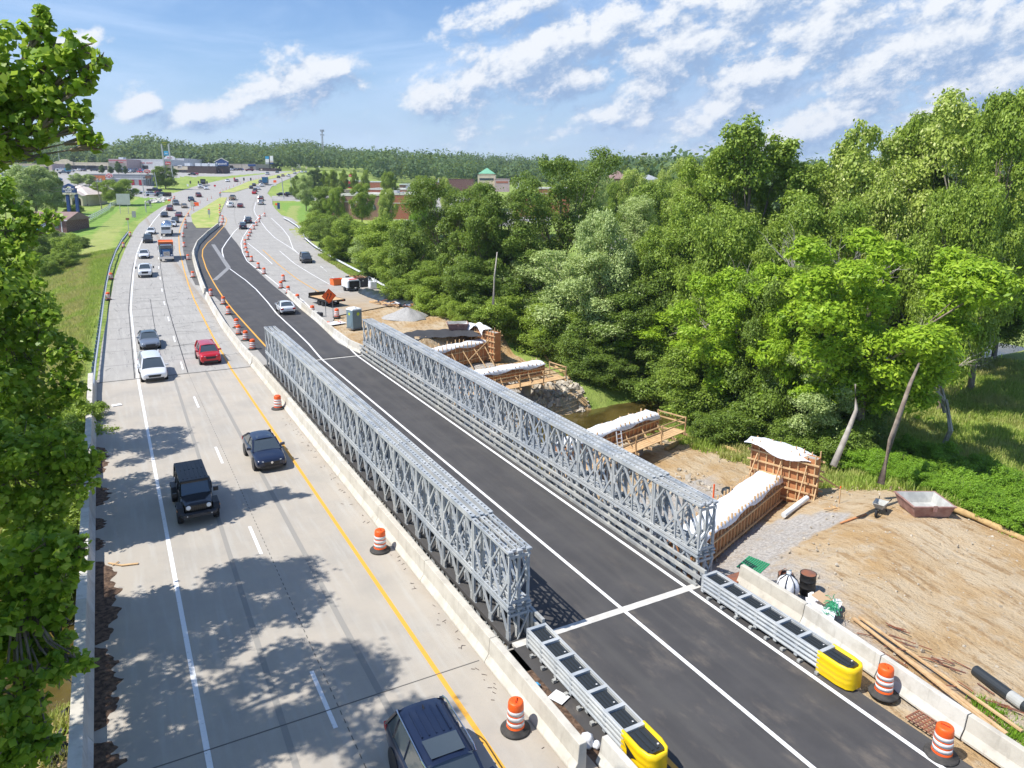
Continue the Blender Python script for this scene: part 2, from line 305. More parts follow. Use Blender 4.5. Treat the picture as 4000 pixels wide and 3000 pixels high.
leafmat('leaf_dark', (0.09, 0.154, 0.024), (0.228, 0.33, 0.048), .34, .5)
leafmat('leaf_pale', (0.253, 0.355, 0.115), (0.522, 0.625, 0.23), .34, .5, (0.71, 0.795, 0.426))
leafmat('leaf_yellow', (0.262, 0.364, 0.056), (0.522, 0.621, 0.125), .38, .5, (0.8, 0.8, 0.398))
leafmat('leaf_far', (.045, .095, .04), (.13, .20, .07), .28, .7)
leafmat('leaf_shrub', (0.139, 0.287, 0.019), (0.287, 0.478, 0.043), .38, .5)
leafmat('grass_blades', (0.25, 0.375, 0.05), (0.475, 0.575, 0.125), .45, .7, (0.65, 0.6, 0.25))
mat('bark', rough=.95, fn=noisy((.17, .13, .10), (.27, .22, .17), 3., bd=.03)); mat('bark_pale', rough=.9, fn=noisy((.34, .30, .25), (.46, .42, .37), 3.)); mat('bark_dark', rough=.95, fn=noisy((.055, .045, .035), (.09, .075, .06), 3.))
mat('skin', (.45, .27, .19), .6); mat('vest_lime', (.55, .75, .03), .6); mat('trousers', (.10, .10, .12), .8); mat('helmet_white', (.75, .75, .72), .4); mat('hair', (.03, .02, .015), .7)
# ground: four zones blended by attribute, broken up by noise
def f_ground(t, b):
    p = pos(t); at = t.n('ShaderNodeAttribute', attribute_name='zone'); zr, zg, zb = t.n('ShaderNodeSeparateColor').outputs, None, None
    sc = t.n('ShaderNodeSeparateColor'); t.nt.links.new(at.outputs['Color'], sc.inputs[0]); dirt, tan, lawn = sc.outputs[0], sc.outputs[1], sc.outputs[2]
    al = at.outputs['Alpha']
    x, y, z = t.sep(p)
    n = t.noise(p, .22, 6, .6); n2 = t.noise(p, 1.3, 6, .65); n3 = t.noise(p, 7., 4, .7)
    g = t.mix(t.ss(n, .35, .68), (.17, .26, .035), (.30, .37, .08)); g = t.mix(t.m('MULTIPLY', t.ss(n3, .45, .75), .5), g, (.36, .41, .13)); g = t.mix(t.m('MULTIPLY', t.ss(n2, .55, .8), .35), g, (.06, .12, .015))
    strp = t.ss(t.m('SINE', t.m('ADD', t.m('MULTIPLY', x, .9), t.m('MULTIPLY', y, 1.3))), -.3, .3)
    lw = t.mix(strp, (.15, .27, .035), (.20, .33, .05)); g = t.mix(lawn, g, lw)
    ty = t.mix(t.ss(n2, .4, .65), (.30, .33, .08), (.42, .37, .17)); g = t.mix(tan, g, ty)
    dvec = t.comb(t.m('SUBTRACT', t.m('MULTIPLY', x, 1.5), t.m('MULTIPLY', y, .32)), t.m('ADD', t.m('MULTIPLY', y, .22), t.m('MULTIPLY', x, .05)), 0.)
    trk = t.m('ADD', t.m('MULTIPLY', t.noise(dvec, 1.5, 7, .72, .3), .75), t.m('MULTIPLY', t.noise(p, 3.5, 5, .7), .25))
    d = t.mix(t.ss(n, .36, .62), (.43, .28, .13), (.52, .41, .27)); d = t.mix(t.m('MULTIPLY', t.ss(trk, .5, .60), .8), d, (.30, .18, .075)); d = t.mix(t.m('MULTIPLY', t.ss(trk, .46, .36), .55), d, (.56, .47, .34))
    d = t.mix(t.m('MULTIPLY', t.ss(n2, .52, .7), .6), d, (.50, .42, .31)); d = t.mix(t.m('MULTIPLY', t.ss(n3, .6, .8), .3), d, (.26, .20, .14))
    gr = t.mix(t.ss(n3, .4, .65), (.36, .33, .30), (.52, .49, .45)); gr = t.mix(t.m('MULTIPLY', t.ss(n2, .5, .72), .5), gr, (.42, .33, .22))
    # alpha above .5 = gravel, alpha around 0 = lot paving
    dd = t.mix(t.ss(t.m('ADD', al, t.m('ADD', t.m('MULTIPLY', t.m('SUBTRACT', n2, .5), .9), t.m('MULTIPLY', t.m('SUBTRACT', n, .5), .8))), .30, .80), d, gr)
    edge = t.ss(t.m('ADD', dirt, t.m('MULTIPLY', t.m('SUBTRACT', n2, .5), .35)), .42, .58)
    c = t.mix(edge, g, dd)
    pv = t.n('ShaderNodeAttribute', attribute_name='paved'); c = t.mix(t.ss(pv.outputs['Fac'], .45, .55), c, t.mix(t.ss(n, .3, .7), (.30, .29, .275), (.38, .37, .35)))
    t.set(b.inputs['Base Color'], c); bump(t, b, t.m('ADD', t.m('MULTIPLY', n3, .6), t.m('ADD', n2, t.m('MULTIPLY', trk, 1.2))), .22, .8)
mat('ground', rough=1., fn=f_ground)
def f_water(t, b):
    p = pos(t); n = t.noise(p, .35, 4); t.set(b.inputs['Base Color'], t.mix(t.ss(n, .35, .7), (.055, .042, .012), (.12, .09, .026)))
    bump(t, b, t.noise(p, 3., 4), .02, .35)
mat('water', rough=.08, fn=f_water)
def M(n): return MATS[n]

# ---------------- mesh builder ----------------
class MB:
    def __init__(s): s.v = []; s.f = []; s.mi = []; s.mats = []; s.cur = 0; s.X = None
    def use(s, m):
        if m not in s.mats: s.mats.append(m)
        s.cur = s.mats.index(m); return s
    def tr(s, X): s.X = X; return s
    def add(s, vs, fs):
        k = len(s.v)
        for v in vs:
            s.v.append(tuple(s.X @ Vector(v)) if s.X is not None else tuple(v))
        for f in fs: s.f.append(tuple(i+k for i in f)); s.mi.append(s.cur)
        return s
    def box(s, x0, x1, y0, y1, z0, z1):
        return s.add([(x0, y0, z0), (x1, y0, z0), (x1, y1, z0), (x0, y1, z0), (x0, y0, z1), (x1, y0, z1), (x1, y1, z1), (x0, y1, z1)],
                     [(0, 3, 2, 1), (4, 5, 6, 7), (0, 1, 5, 4), (1, 2, 6, 5), (2, 3, 7, 6), (3, 0, 4, 7)])
    def bar(s, a, b, w, h=None, up=(0, 0, 1)):
        h = h or w; a = Vector(a); b = Vector(b); d = (b-a)
        if d.length < 1e-6: return s
        d.normalize(); u = Vector(up)
        if abs(d.dot(u)) > .98: u = Vector((1, 0, 0))
        r = d.cross(u).normalized(); u = r.cross(d).normalized(); r = r*w/2; u = u*h/2
        vs = [a-r-u, a+r-u, a+r+u, a-r+u, b-r-u, b+r-u, b+r+u, b-r+u]
        return s.add(vs, [(3, 2, 1, 0), (4, 5, 6, 7), (0, 1, 5, 4), (1, 2, 6, 5), (2, 3, 7, 6), (3, 0, 4, 7)])
    def tube(s, pts, rad, n=8, cap=True):
        if not hasattr(rad, '__len__'): rad = [rad]*len(pts)
        pts = [Vector(p) for p in pts]; rings = []; up = Vector((0, 0, 1))
        vs = []; fs = []
        for i, p in enumerate(pts):
            d = (pts[min(i+1, len(pts)-1)]-pts[max(i-1, 0)]).normalized()
            u = up if abs(d.dot(up)) < .95 else Vector((1, 0, 0)); a = d.cross(u).normalized(); b = a.cross(d).normalized()
            for k in range(n):
                t = 2*PI*k/n; vs.append(p+(a*math.cos(t)+b*math.sin(t))*rad[i])
        for i in range(len(pts)-1):
            for k in range(n): fs.append((i*n+k, i*n+(k+1) % n, (i+1)*n+(k+1) % n, (i+1)*n+k))
        if cap: fs.append(tuple(range(n-1, -1, -1))); fs.append(tuple((len(pts)-1)*n+k for k in range(n)))
        return s.add(vs, fs)
    def lathe(s, prof, n=20, c=(0, 0, 0)):
        vs = []; fs = []
        for r, z in prof:
            for k in range(n): vs.append((c[0]+r*math.cos(2*PI*k/n), c[1]+r*math.sin(2*PI*k/n), c[2]+z))
        for i in range(len(prof)-1):
            for k in range(n): fs.append((i*n+k, i*n+(k+1) % n, (i+1)*n+(k+1) % n, (i+1)*n+k))
        if prof[0][0] > 1e-4: fs.append(tuple(range(n-1, -1, -1)))
        if prof[-1][0] > 1e-4: fs.append(tuple((len(prof)-1)*n+k for k in range(n)))
        return s.add(vs, fs)
    def prism(s, prof, a0, a1, axis='y'):
        """closed 2-d profile extruded; axis y: profile in (x,z); axis x: (y,z); axis z: (x,y)"""
        mk = {'y': lambda p, a: (p[0], a, p[1]), 'x': lambda p, a: (a, p[0], p[1]), 'z': lambda p, a: (p[0], p[1], a)}[axis]
        n = len(prof); vs = [mk(p, a0) for p in prof]+[mk(p, a1) for p in prof]
        fs = [(i, (i+1) % n, n+(i+1) % n, n+i) for i in range(n)]+[tuple(range(n-1, -1, -1)), tuple(range(n, 2*n))]
        return s.add(vs, fs)
    def mesh(s, name, smooth=False):
        me = bpy.data.meshes.new(name); me.from_pydata(s.v, [], s.f)
        for m in s.mats: me.materials.append(M(m))
        if len(s.mats) > 1: me.polygons.foreach_set('material_index', s.mi)
        bm = bmesh.new(); bm.from_mesh(me); bmesh.ops.recalc_face_normals(bm, faces=bm.faces); bm.to_mesh(me); bm.free()
        if smooth: me.polygons.foreach_set('use_smooth', [True]*len(me.polygons))
        me.update(); return me
def link(name, me, parent=None, loc=(0, 0, 0), rz=0., scale=None):
    o = bpy.data.objects.new(name, me); COL.objects.link(o); o.location = loc; o.rotation_euler = (0, 0, rz)
    if scale: o.scale = scale if hasattr(scale, '__len__') else (scale,)*3
    if parent: o.parent = parent
    return o
def tag(o, label, cat, group=None):
    o['label'] = label; o['category'] = cat
    if group: o['group'] = group
    return o
def struct(o): o['kind'] = 'structure'; return o
def stuff(o, label=None, cat=None):
    o['kind'] = 'stuff'
    if label: o['label'] = label; o['category'] = cat
    return o
def thing(name, label, cat, loc=(0, 0, 0), rz=0., group=None, scale=None):
    return tag(link(name, None, None, loc, rz, scale), label, cat, group)
def part(name, mb, parent, smooth=False, mod=None, label=None):
    o = link(name, mb.mesh(name, smooth) if isinstance(mb, MB) else mb, parent)
    if label: o['label'] = label
    if mod:
        md = o.modifiers.new('bevel', 'BEVEL'); md.width = mod; md.segments = 2; md.limit_method = 'ANGLE'
    return o
def copy_tree(o, parent=None):
    c = o.copy(); COL.objects.link(c)
    if parent: c.parent = parent
    for ch in KIDS.get(o.name, []) if False else [k for k in o.children]: copy_tree(ch, c)
    return c
KIDS = {}
# ---------------- ground ----------------
def axis(parts):
    out = []
    for a, b, s in parts: out += list(np.arange(a, b, s))
    return np.array(out+[parts[-1][1]])
gx = axis([(-1000, -300, 50), (-300, -120, 12), (-120, -40, 4), (-40, 45, .75), (45, 130, 3), (130, 320, 12), (320, 1500, 50)])
gy = axis([(-80, -30, 4), (-30, 75, .75), (75, 180, 1.5), (180, 420, 4), (420, 700, 9), (700, 1150, 30), (1150, 1700, 90)])
XX, YY = np.meshgrid(gx, gy); ZZ = zt(XX, YY, True)
_h = (np.sin(XX*.9+1.3*np.sin(YY*.7))*np.cos(YY*1.1+XX*.3)*.08+np.sin(XX*2.7+YY*1.9)*.03)
offroad = (XX < np.interp(YY, XL_Y, XL_X)-1.5) | ((XX > 2.2) & (YY < 62)) | (XX > np.interp(YY, XR_Y, XR_X)+2)
ZZ = ZZ+np.where(offroad, _h*1.2, 0)
nx, ny = len(gx), len(gy)
V = np.stack([XX, YY, ZZ], -1).reshape(-1, 3)
idx = np.arange(nx*ny).reshape(ny, nx)
Fq = np.stack([idx[:-1, :-1], idx[:-1, 1:], idx[1:, 1:], idx[1:, :-1]], -1).reshape(-1, 4)
def np_mesh(name, verts, quads, mats=(), smooth=False, k=4):
    me = bpy.data.meshes.new(name); nv = len(verts); nf = len(quads)
    me.vertices.add(nv); me.vertices.foreach_set('co', np.asarray(verts, np.float32).ravel())
    me.loops.add(nf*k); me.loops.foreach_set('vertex_index', np.asarray(quads, np.int32).ravel())
    me.polygons.add(nf); me.polygons.foreach_set('loop_start', np.arange(0, nf*k, k, dtype=np.int32))
    try: me.polygons.foreach_set('loop_total', np.full(nf, k, np.int32))
    except Exception: pass
    if smooth: me.polygons.foreach_set('use_smooth', np.ones(nf, bool))
    for m in mats: me.materials.append(M(m))
    me.update(calc_edges=True); me.validate(); return me
def to_px(P):
    d = P-CAM; z = d@FW; z = np.where(z < .1, np.nan, z)
    return 2000+FPX*(d@RT2)/z, CYP-FPX*(d@UP2)/z
def inpoly(px, py, poly):
    c = np.zeros(px.shape, bool); n = len(poly); j = n-1
    for i in range(n):
        xi, yi = poly[i]; xj, yj = poly[j]
        with np.errstate(all='ignore'): c ^= ((yi > py) != (yj > py)) & (px < (xj-xi)*(py-yi)/(yj-yi+1e-9)+xi)
        j = i
    return c
pxv, pyv = to_px(V)
x, y, z = V.T
dirt = ((x > .0) & (x < np.interp(y, XR_Y, XR_X)+.3) & (y < 72)).astype(float)
dirt *= 1-sst(y, 62, 72)*sst(x, 15.0, 15.8)
dirt = np.where((np.abs(y-creek_y(x)) < 9) & (x > -60) & (x < 20), 1., dirt)
dirt = np.where((x > -22) & (x < 2) & (y > -1) & (y < 47), 1., dirt)
grav = ((x > 1.5) & (x < 16) & (y > -9) & (y < 14)).astype(float)*np.maximum((1-sst(x-.55*(y+3), 2.6, 8.0))*.8, .9*((y > 1.5) & (x < 13) & (x+y < 16.5)))*.95
grav = np.maximum(grav, ((x > 3) & (x < 15) & (y > 38) & (y < 49))*1.); grav = np.maximum(grav, .45*((x > 1) & (x < 5) & (y < -4)))
lawn = np.zeros_like(x)
for poly in ([(240, 850), (340, 830), (500, 800), (560, 765), (640, 765), (640, 800), (560, 850), (480, 885), (300, 925), (255, 900)],
             [(1090, 790), (1200, 790), (1290, 900), (1230, 900), (1120, 840)]):
    lawn = np.where(inpoly(pxv, pyv, poly), 1., lawn)
tan = ((x > np.interp(y, XL_Y, XL_X)-7) & (x < np.interp(y, XL_Y, XL_X)-1.8) & (y > 60) & (y < 260))*.5
tan = np.maximum(tan, ((x < np.interp(y, XR_Y, XR_X)+3.5) & (x > np.interp(y, XR_Y, XR_X)) & (y > 110) & (y < 260))*.6)
tan = np.maximum(tan, ((x > 38) & (x < 120) & (y < 120))*.3)
paved = np.zeros_like(x)
for poly in ([(190, 648), (660, 650), (720, 668), (700, 695), (560, 702), (190, 702)], [(660, 655), (1080, 655), (1080, 672), (860, 690), (700, 690)], [(480, 752), (675, 752), (672, 772), (560, 772), (480, 762)], [(205, 652), (430, 652), (640, 668), (860, 682), (1000, 672), (1040, 655), (1040, 640), (200, 640)],
             [(225, 690), (500, 700), (600, 715), (600, 745), (520, 752), (225, 730)], [(1064, 764), (1300, 760), (1300, 785), (1064, 785)],
             [(1980, 818), (2150, 830), (2140, 880), (1980, 850)], [(1700, 860), (2010, 840), (2010, 885), (1700, 890)], [(2220, 830), (2340, 850), (2480, 960), (2450, 1010), (2330, 950), (2230, 880)],
             [(1320, 790), (1350, 770), (1900, 770), (1900, 820), (1330, 850)], [(60, 900), (250, 900), (250, 960), (60, 960)]):
    paved = np.where(inpoly(pxv, pyv, poly) & (y > 90), 1., paved)
gme = np_mesh('ground', V, Fq, ['ground'], True)
ca = gme.color_attributes.new('zone', 'FLOAT_COLOR', 'POINT'); ca.data.foreach_set('color', np.stack([dirt, tan, lawn, grav], -1).astype(np.float32).ravel())
pa = gme.attributes.new('paved', 'FLOAT', 'POINT'); pa.data.foreach_set('value', paved.astype(np.float32))
struct(link('ground', gme))
# water
wv = []; wx = np.arange(-70, 90, 3.); 
for xx in wx: c0 = float(creek_y(xx)); wv += [(xx, c0-6.5, -5.45), (xx, c0+6.5, -5.45)]
wq = [(2*i, 2*i+2, 2*i+3, 2*i+1) for i in range(len(wx)-1)]
struct(link('creek_water', np_mesh('creek_water', wv, wq, ['water'])))

# ---------------- paving sheets: strips between two edges given as x(y) ----------------
def edge(pts): pts = sorted((float(q[1]), float(q[0])) for q in pts); return [p[0] for p in pts], [p[1] for p in pts]
def sheet(name, L, Rr, y0, y1, off, m, step=1.5, n=3, kind='structure', skirt=0.):
    ly, lx = L; ry, rx = Rr; ys = np.append(np.arange(y0, y1, step), y1); vs = []; q = []
    for k, yy in enumerate(ys):
        a = np.interp(yy, ly, lx); b = np.interp(yy, ry, rx); b = max(b, a+.01); zz = float(base_z(yy))+off
        for j in range(n+1): vs.append((a+(b-a)*j/n, yy, zz))
        if skirt: pass
    for k in range(len(ys)-1):
        for j in range(n): i = k*(n+1)+j; q.append((i, i+1, i+n+2, i+n+1))
    o = link(name, np_mesh(name, vs, q, [m])); o['kind'] = kind; return o
def E(pts): return edge([GR(*p) for p in pts])
def cat(*es):
    a = []
    for e in es: a += list(zip(e[0], e[1]))
    a.sort(); return [p[0] for p in a], [p[1] for p in a]
oldL = cat(([-30, 46.5], [-22.3, -22.3]), E([(445, 1088), (466, 1030), (488, 975), (520, 907), (542, 875), (588, 837), (633, 807), (665, 794), (671, 768), (671, 755), (716, 743), (753, 730), (807, 716), (900, 696), (1036, 679), (1149, 663), (1205, 656)]))
oldL = ([-30, 46.5, 62]+[v for v in oldL[0] if v > 75], [-22.3, -22.3, -21.9]+[x_ for v, x_ in zip(*oldL) if v > 75])
corR = cat(([-30, 45, 60, 67, 73, 80], [.5, .5, .7, 3., 14.8, 14.4]), E([(1230, 960), (1190, 900), (1175, 880), (1140, 852), (1099, 840), (1075, 815), (1064, 798), (1064, 775), (1044, 755), (1060, 730), (1150, 690), (1250, 664)]))
struct(sheet('road', oldL, corR, 46.2, 560, .0, 'concrete_road', 1.5, 10))
YF = 560
yellow = cat(([-30, 46], [-11.95, -11.95]), E([(832, 1316), (791, 1235), (759, 1172), (737, 1113), (719, 1054), (701, 979), (698, 920), (705, 889), (723, 848), (746, 815)]))
white = cat(([-30, 46], [-19.4, -19.3]), E([(511, 1208), (515, 1136), (522, 1061), (533, 997), (547, 957), (570, 907), (601, 862), (633, 825), (655, 806)]))
dash = cat(([-30, 46], [-15.75, -15.75]), E([(660, 1253), (640, 1176), (631, 1122), (620, 1045), (619, 1015), (622, 960), (632, 915), (655, 865)]))
def shift(e, d): return (list(e[0]), [v+d for v in e[1]])
def clip(e, lo, hi): return e
# old bridge deck: a slab with real thickness
mb = MB().use('concrete_road').box(-22.9, -9.2, -.2, 46.2, -.55, 0)
struct(link('old_bridge_deck', mb.mesh('d')))
struct(sheet('road_near', ([-40, 0], [-22.3, -22.3]), ([-40, 0], [-9.5, -9.5]), -40, -.2, 0, 'concrete_road', 5, 4))
mb = MB().use('old_concrete')
for yy in (14.5, 32): mb.box(-22.8, -8.8, yy-.6, yy+.6, -7, -.56); mb.box(-22.85, -8.6, yy-.9, yy+.9, -1.5, -.562)
mb.box(-22.9, -8.6, -1.6, -.22, -6, -.02); mb.box(-22.9, -8.6, 46.22, 47.6, -6, -.14)
for xx in (-21, -17.8, -14.4, -11.6): mb.box(xx-.25, xx+.25, -.2, 46.2, -1.3, -.551)
tag(link('bridge_support', mb.mesh('bridge_support')), 'weathered concrete piers and beams under the old road bridge', 'bridge pier')
# new lane asphalt
nlL = cat(([-40, 46], [-9.05, -8.6]), E([(1010, 1370), (975, 1340), (920, 1260), (875, 1190), (838, 1158), (808, 1120), (782, 1060), (770, 1000), (778, 960), (814, 915), (860, 882), (872, 875)]))
nlR = cat(([-40, -12.3, -8, 46], [-.5, -.5, -.15, -.1]), E([(1320, 1340), (1240, 1262), (1190, 1215), (1130, 1165), (1050, 1100), (1010, 1062), (975, 1030), (950, 985), (925, 950), (900, 920), (880, 890)]))
asphL = MB().use('asphalt').box(-9.0, -.3, 0, 45.9, -.16, -.005)
struct(link('bridge_deck', asphL.mesh('deck')))
struct(sheet('asphalt_lane_near', ([-40, 0], [-9.0, -9.0]), ([-40, -13, -8, 0], [.5, .2, .1, .1]), -40, -.25, .004, 'asphalt', 2, 4))
struct(sheet('asphalt_lane', nlL, nlR, 46.2, max(nlL[0])-1, .012, 'asphalt', 1.5, 6))
struct(sheet('verge_strip', ([-40, 0], [-9.6, -9.6]), ([-40, 0], [-8.7, -8.7]), -40, -.3, -.02, 'leaf_litter', 5, 1))
# black temporary crossover paving left of the curved wall
coL = E([(805, 1118), (760, 1115), (733, 1060), (713, 985), (709, 920), (716, 880), (727, 848)]); coR = E([(800, 1118), (775, 1085), (757, 1030), (748, 985), (765, 945), (812, 900), (855, 873), (868, 866)])
struct(sheet('asphalt_crossover', shift(coL, .15), coR, coL[0][0]+.5, min(max(coL[0]), max(coR[0])), .012, 'asphalt_worn', 1.5, 4))
# grass medians
def isl(Lp, Rp, m='median_grass'):
    L, Rr = E(Lp), E(Rp); y0 = max(min(L[0]), min(Rr[0])); y1 = min(max(L[0]), max(Rr[0]))
    o = sheet('grass_median', L, Rr, y0, y1, .10, m, 2, 4); return o
isl([(768, 893), (752, 870), (746, 840), (790, 815), (859, 772)], [(850, 890), (853, 860), (858, 838), (872, 807), (887, 772)])
isl([(859, 752), (930, 727), (968, 710), (1036, 694), (1092, 680), (1149, 670), (1195, 661)], [(887, 760), (930, 747), (975, 733), (1036, 705), (1103, 689), (1149, 677), (1200, 664)])
def strip(name, e, w, y0, y1, m='paint_white', off=.02, dash=None, step=1.5):
    ly, lx = e; vs = []; q = []; y = y0
    segs = [(y0, y1)]
    if dash:
        segs = []; yy = dash[2]
        while yy < y1:
            if yy >= y0: segs.append((yy, min(yy+dash[0], y1)))
            yy += dash[1]
    for a, b in segs:
        ys = np.append(np.arange(a, b, step), b); k0 = len(vs)
        for t_ in ys:
            c = np.interp(t_, ly, lx); zz = float(base_z(t_))+off; vs += [(c-w/2, t_, zz), (c+w/2, t_, zz)]
        q += [(k0+2*i, k0+2*i+1, k0+2*i+3, k0+2*i+2) for i in range(len(ys)-1)]
    o = link(name, np_mesh(name, vs, q, [m])); o['kind'] = 'structure'; return o
OB = .006
strip('road_marking_white_edge', white, .17, -20, 46.2, off=OB); strip('road_marking_white_edge', white, .19, 46.2, max(white[0]), off=.018)
strip('road_marking_yellow', yellow, .17, -20, 46.2, 'paint_yellow', OB); strip('road_marking_yellow', yellow, .17, 46.2, max(yellow[0]), 'paint_yellow', .018)
strip('road_marking_dashes', dash, .14, -20, 46.2, off=OB, dash=(3.05, 12.2, -13.4)); strip('road_marking_dashes', dash, .14, 46.3, max(dash[0]), off=.018, dash=(3.05, 12.2, -13.4))
strip('tire_track', ([-30, 47], [-14.05, -14.0]), .22, -20, 46, 'tire_mark', .0035); strip('tire_track', ([-30, 47], [-17.5, -16.6]), .20, -20, 46, 'tire_mark', .0035)
strip('seam', shift(dash, .33), .03, -20, 46.1, 'seam', OB, dash=(.22, .41, -20)); strip('seam', shift(dash, .30), .07, 46.3, 130, 'tar', .018)
strip('seam', shift(white, -.25), .06, 46.3, 130, 'tar', .018); strip('seam', shift(dash, -1.6), .05, 60, 90, 'tar', .018)
# deck joints of the old bridge
mb = MB().use('seam').box(-22.3, -10.2, 45.95, 46.15, 0.0, .012).box(-22.3, -10.4, -.34, -.30, 0, .009)
struct(link('road_joint', mb.mesh('rj')))
# new-lane markings
w1 = cat(([-40, 46], [-4.0, -4.0]), E([(1204, 1342), (1150, 1290), (1080, 1225), (1045, 1180), (1000, 1130), (960, 1095), (895, 1048)]))
w2 = cat(([-40, 46], [-.66, -.66]), E([(1339, 1333), (1290, 1283), (1235, 1225), (1190, 1180), (1150, 1150), (1108, 1130), (1060, 1092), (1020, 1060), (990, 1040), (965, 1020), (947, 985), (941, 950), (950, 925), (963, 905), (985, 875), (1010, 850), (1030, 835)]))
y2 = cat(([-40, 46], [-7.55, -7.55]), E([(1035, 1350), (1000, 1312), (960, 1268), (910, 1212), (870, 1160), (835, 1105), (806, 1050), (790, 1000), (792, 975), (810, 950), (838, 925), (858, 902), (880, 878), (886, 860), (878, 848)]))
w3 = E([(895, 1048), (877, 1020), (868, 985), (868, 972), (885, 945), (895, 932), (915, 905), (945, 878), (953, 858), (957, 842)])
strip('lane_marking_white', w1, .16, -40, max(w1[0]), off=.022); strip('lane_marking_white', w2, .16, -40, max(w2[0]), off=.022)
strip('lane_marking_white', w3, .2, min(w3[0]), max(w3[0]), off=.022); strip('lane_marking_yellow', y2, .18, -40, max(y2[0]), 'paint_yellow', .022)
def patch(name, a, b, w, m, off=.028):
    a = GR(*a); b = GR(*b); d = (b-a)[:2]; L = np.hypot(*d); d = d/L; nrm = np.array([-d[1], d[0]])*w/2; vs = []; q = []; N = max(2, int(L/2))
    for i in range(N+1):
        c = a[:2]+d*L*i/N; zz = float(base_z(c[1]))+off; vs += [(*(c-nrm), zz), (*(c+nrm), zz)]
    q = [(2*i, 2*i+1, 2*i+3, 2*i+2) for i in range(N)]
    o = link(name, np_mesh(name, vs, q, [m])); o['kind'] = 'structure'; return o
patch('paint_patch', (832, 955), (893, 1046), .75, 'paint_patch'); patch('paint_patch', (893, 1046), (838, 1095), .75, 'paint_patch')
patch('joint_strip', (2040, 2523), (2778, 2277), .0, 'joint_concrete') if False else None
mb = MB().use('joint_concrete').box(-8.9, -.05, -.32, .02, -.1, .010).box(-8.7, .1, 45.75, 45.98, -.1, .010)
struct(link('deck_joint', mb.mesh('dj')))
# right carriageway markings
for pts, c, ww, da in (([(968, 950), (1000, 975), (1035, 1005), (1064, 1032)], 'paint_white', .14, None), ([(1026, 976), (1090, 1035), (1160, 1090), (1245, 1140), (1270, 1165)], 'paint_yellow', .15, None),
                   ([(1092, 980), (1150, 1030), (1215, 1070), (1289, 1112)], 'paint_white', .13, None), ([(1172, 990), (1230, 1022), (1268, 1053)], 'paint_white', .12, (3, 8, 0)),
                   ([(1020, 868), (1040, 895), (1075, 930), (1135, 968), (1170, 994)], 'paint_white', .15, None), ([(1060, 852), (1105, 895), (1128, 925), (1137, 950), (1145, 972), (1175, 1000)], 'paint_white', .15, None),
                   ([(1000, 790), (992, 820), (997, 835), (1020, 868)], 'paint_white', .15, None), ([(1150, 1020), (1268, 1053), (1330, 1110), (1390, 1150)], 'paint_worn', .12, (3, 9, 0)),
                   ([(935, 770), (918, 800), (914, 830), (920, 870), (945, 915), (965, 945)], 'tire_mark', .15, None), ([(1000, 770), (985, 810), (990, 840), (1010, 880)], 'tire_mark', .15, None),
                   ([(1030, 790), (1035, 830), (1070, 880), (1100, 905)], 'tire_mark', .15, None), ([(1010, 720), (1018, 705), (1060, 690)], 'paint_worn', .2, (3, 9, 0)),
                   ([(690, 800), (760, 770), (880, 735), (960, 712)], 'paint_worn', .2, (3, 9, 0)), ([(745, 770), (830, 745), (900, 725), (1000, 700), (1100, 680)], 'paint_worn', .15, None)):
    e = E(pts); strip('lane_marking_white' if 'white' in c else 'lane_marking', e, ww, min(e[0]), max(e[0]), c, .030, da)
# leaf litter against the left parapet, dirt on the deck
mb = MB().use('leaf_litter')
for (ya, yb, wd) in ((38.2, 40.5, .6), (24.6, 29.5, .75), (20.0, 22.7, .75), (17.0, 18.3, .5), (14.8, 16, .4), (6.9, 13.6, 1.0), (2.1, 6.7, .85), (-1.6, 1.5, .9), (-6.5, -2.5, .8)):
    n = 44; ed = []
    for i in range(n+1):
        t_ = i/n; ed.append((-22.28+wd*(math.sin(PI*t_)**.3)*(.72+.14*math.sin(i*.55+ya)+.10*math.sin(i*1.3+ya*2)+.08*random.random()), ya+(yb-ya)*t_+random.uniform(-.05, .05)))
    k = len(mb.v); vs = []
    for e_ in ed: vs += [(-22.3, e_[1], .04), (e_[0]*.55-22.3*.45, e_[1], .05), (e_[0], e_[1], .004)]
    fs = []
    for i in range(n): fs += [(3*i, 3*i+1, 3*i+4, 3*i+3), (3*i+1, 3*i+2, 3*i+5, 3*i+4)]
    mb.add(vs, fs)
stuff(link('leaf_litter', mb.mesh('ll')), 'brown leaf litter drifted along the foot of the left parapet', 'leaf litter')
# cracks in the old deck wearing: short wandering lines on the road
mb = MB().use('tar')
for _ in range(60):
    x0_ = random.uniform(-21.8, -10.8); y0_ = random.uniform(48, 105); 
    cx_ = np.interp(y0_, [46, 105], [0, 2.2]); p0 = [x0_+cx_, y0_]; L = random.uniform(.6, 3.5); a_ = random.choice([0, PI/2])+random.uniform(-.3, .3)
    for i in range(6):
        q0 = list(p0); p0 = [p0[0]+math.cos(a_)*L/6, p0[1]+math.sin(a_)*L/6]; a_ += random.uniform(-.4, .4)
        mb.bar((q0[0], q0[1], float(base_z(q0[1]))+.012), (p0[0], p0[1], float(base_z(p0[1]))+.012), .03, .006)
struct(link('road_crack', mb.mesh('cr')))

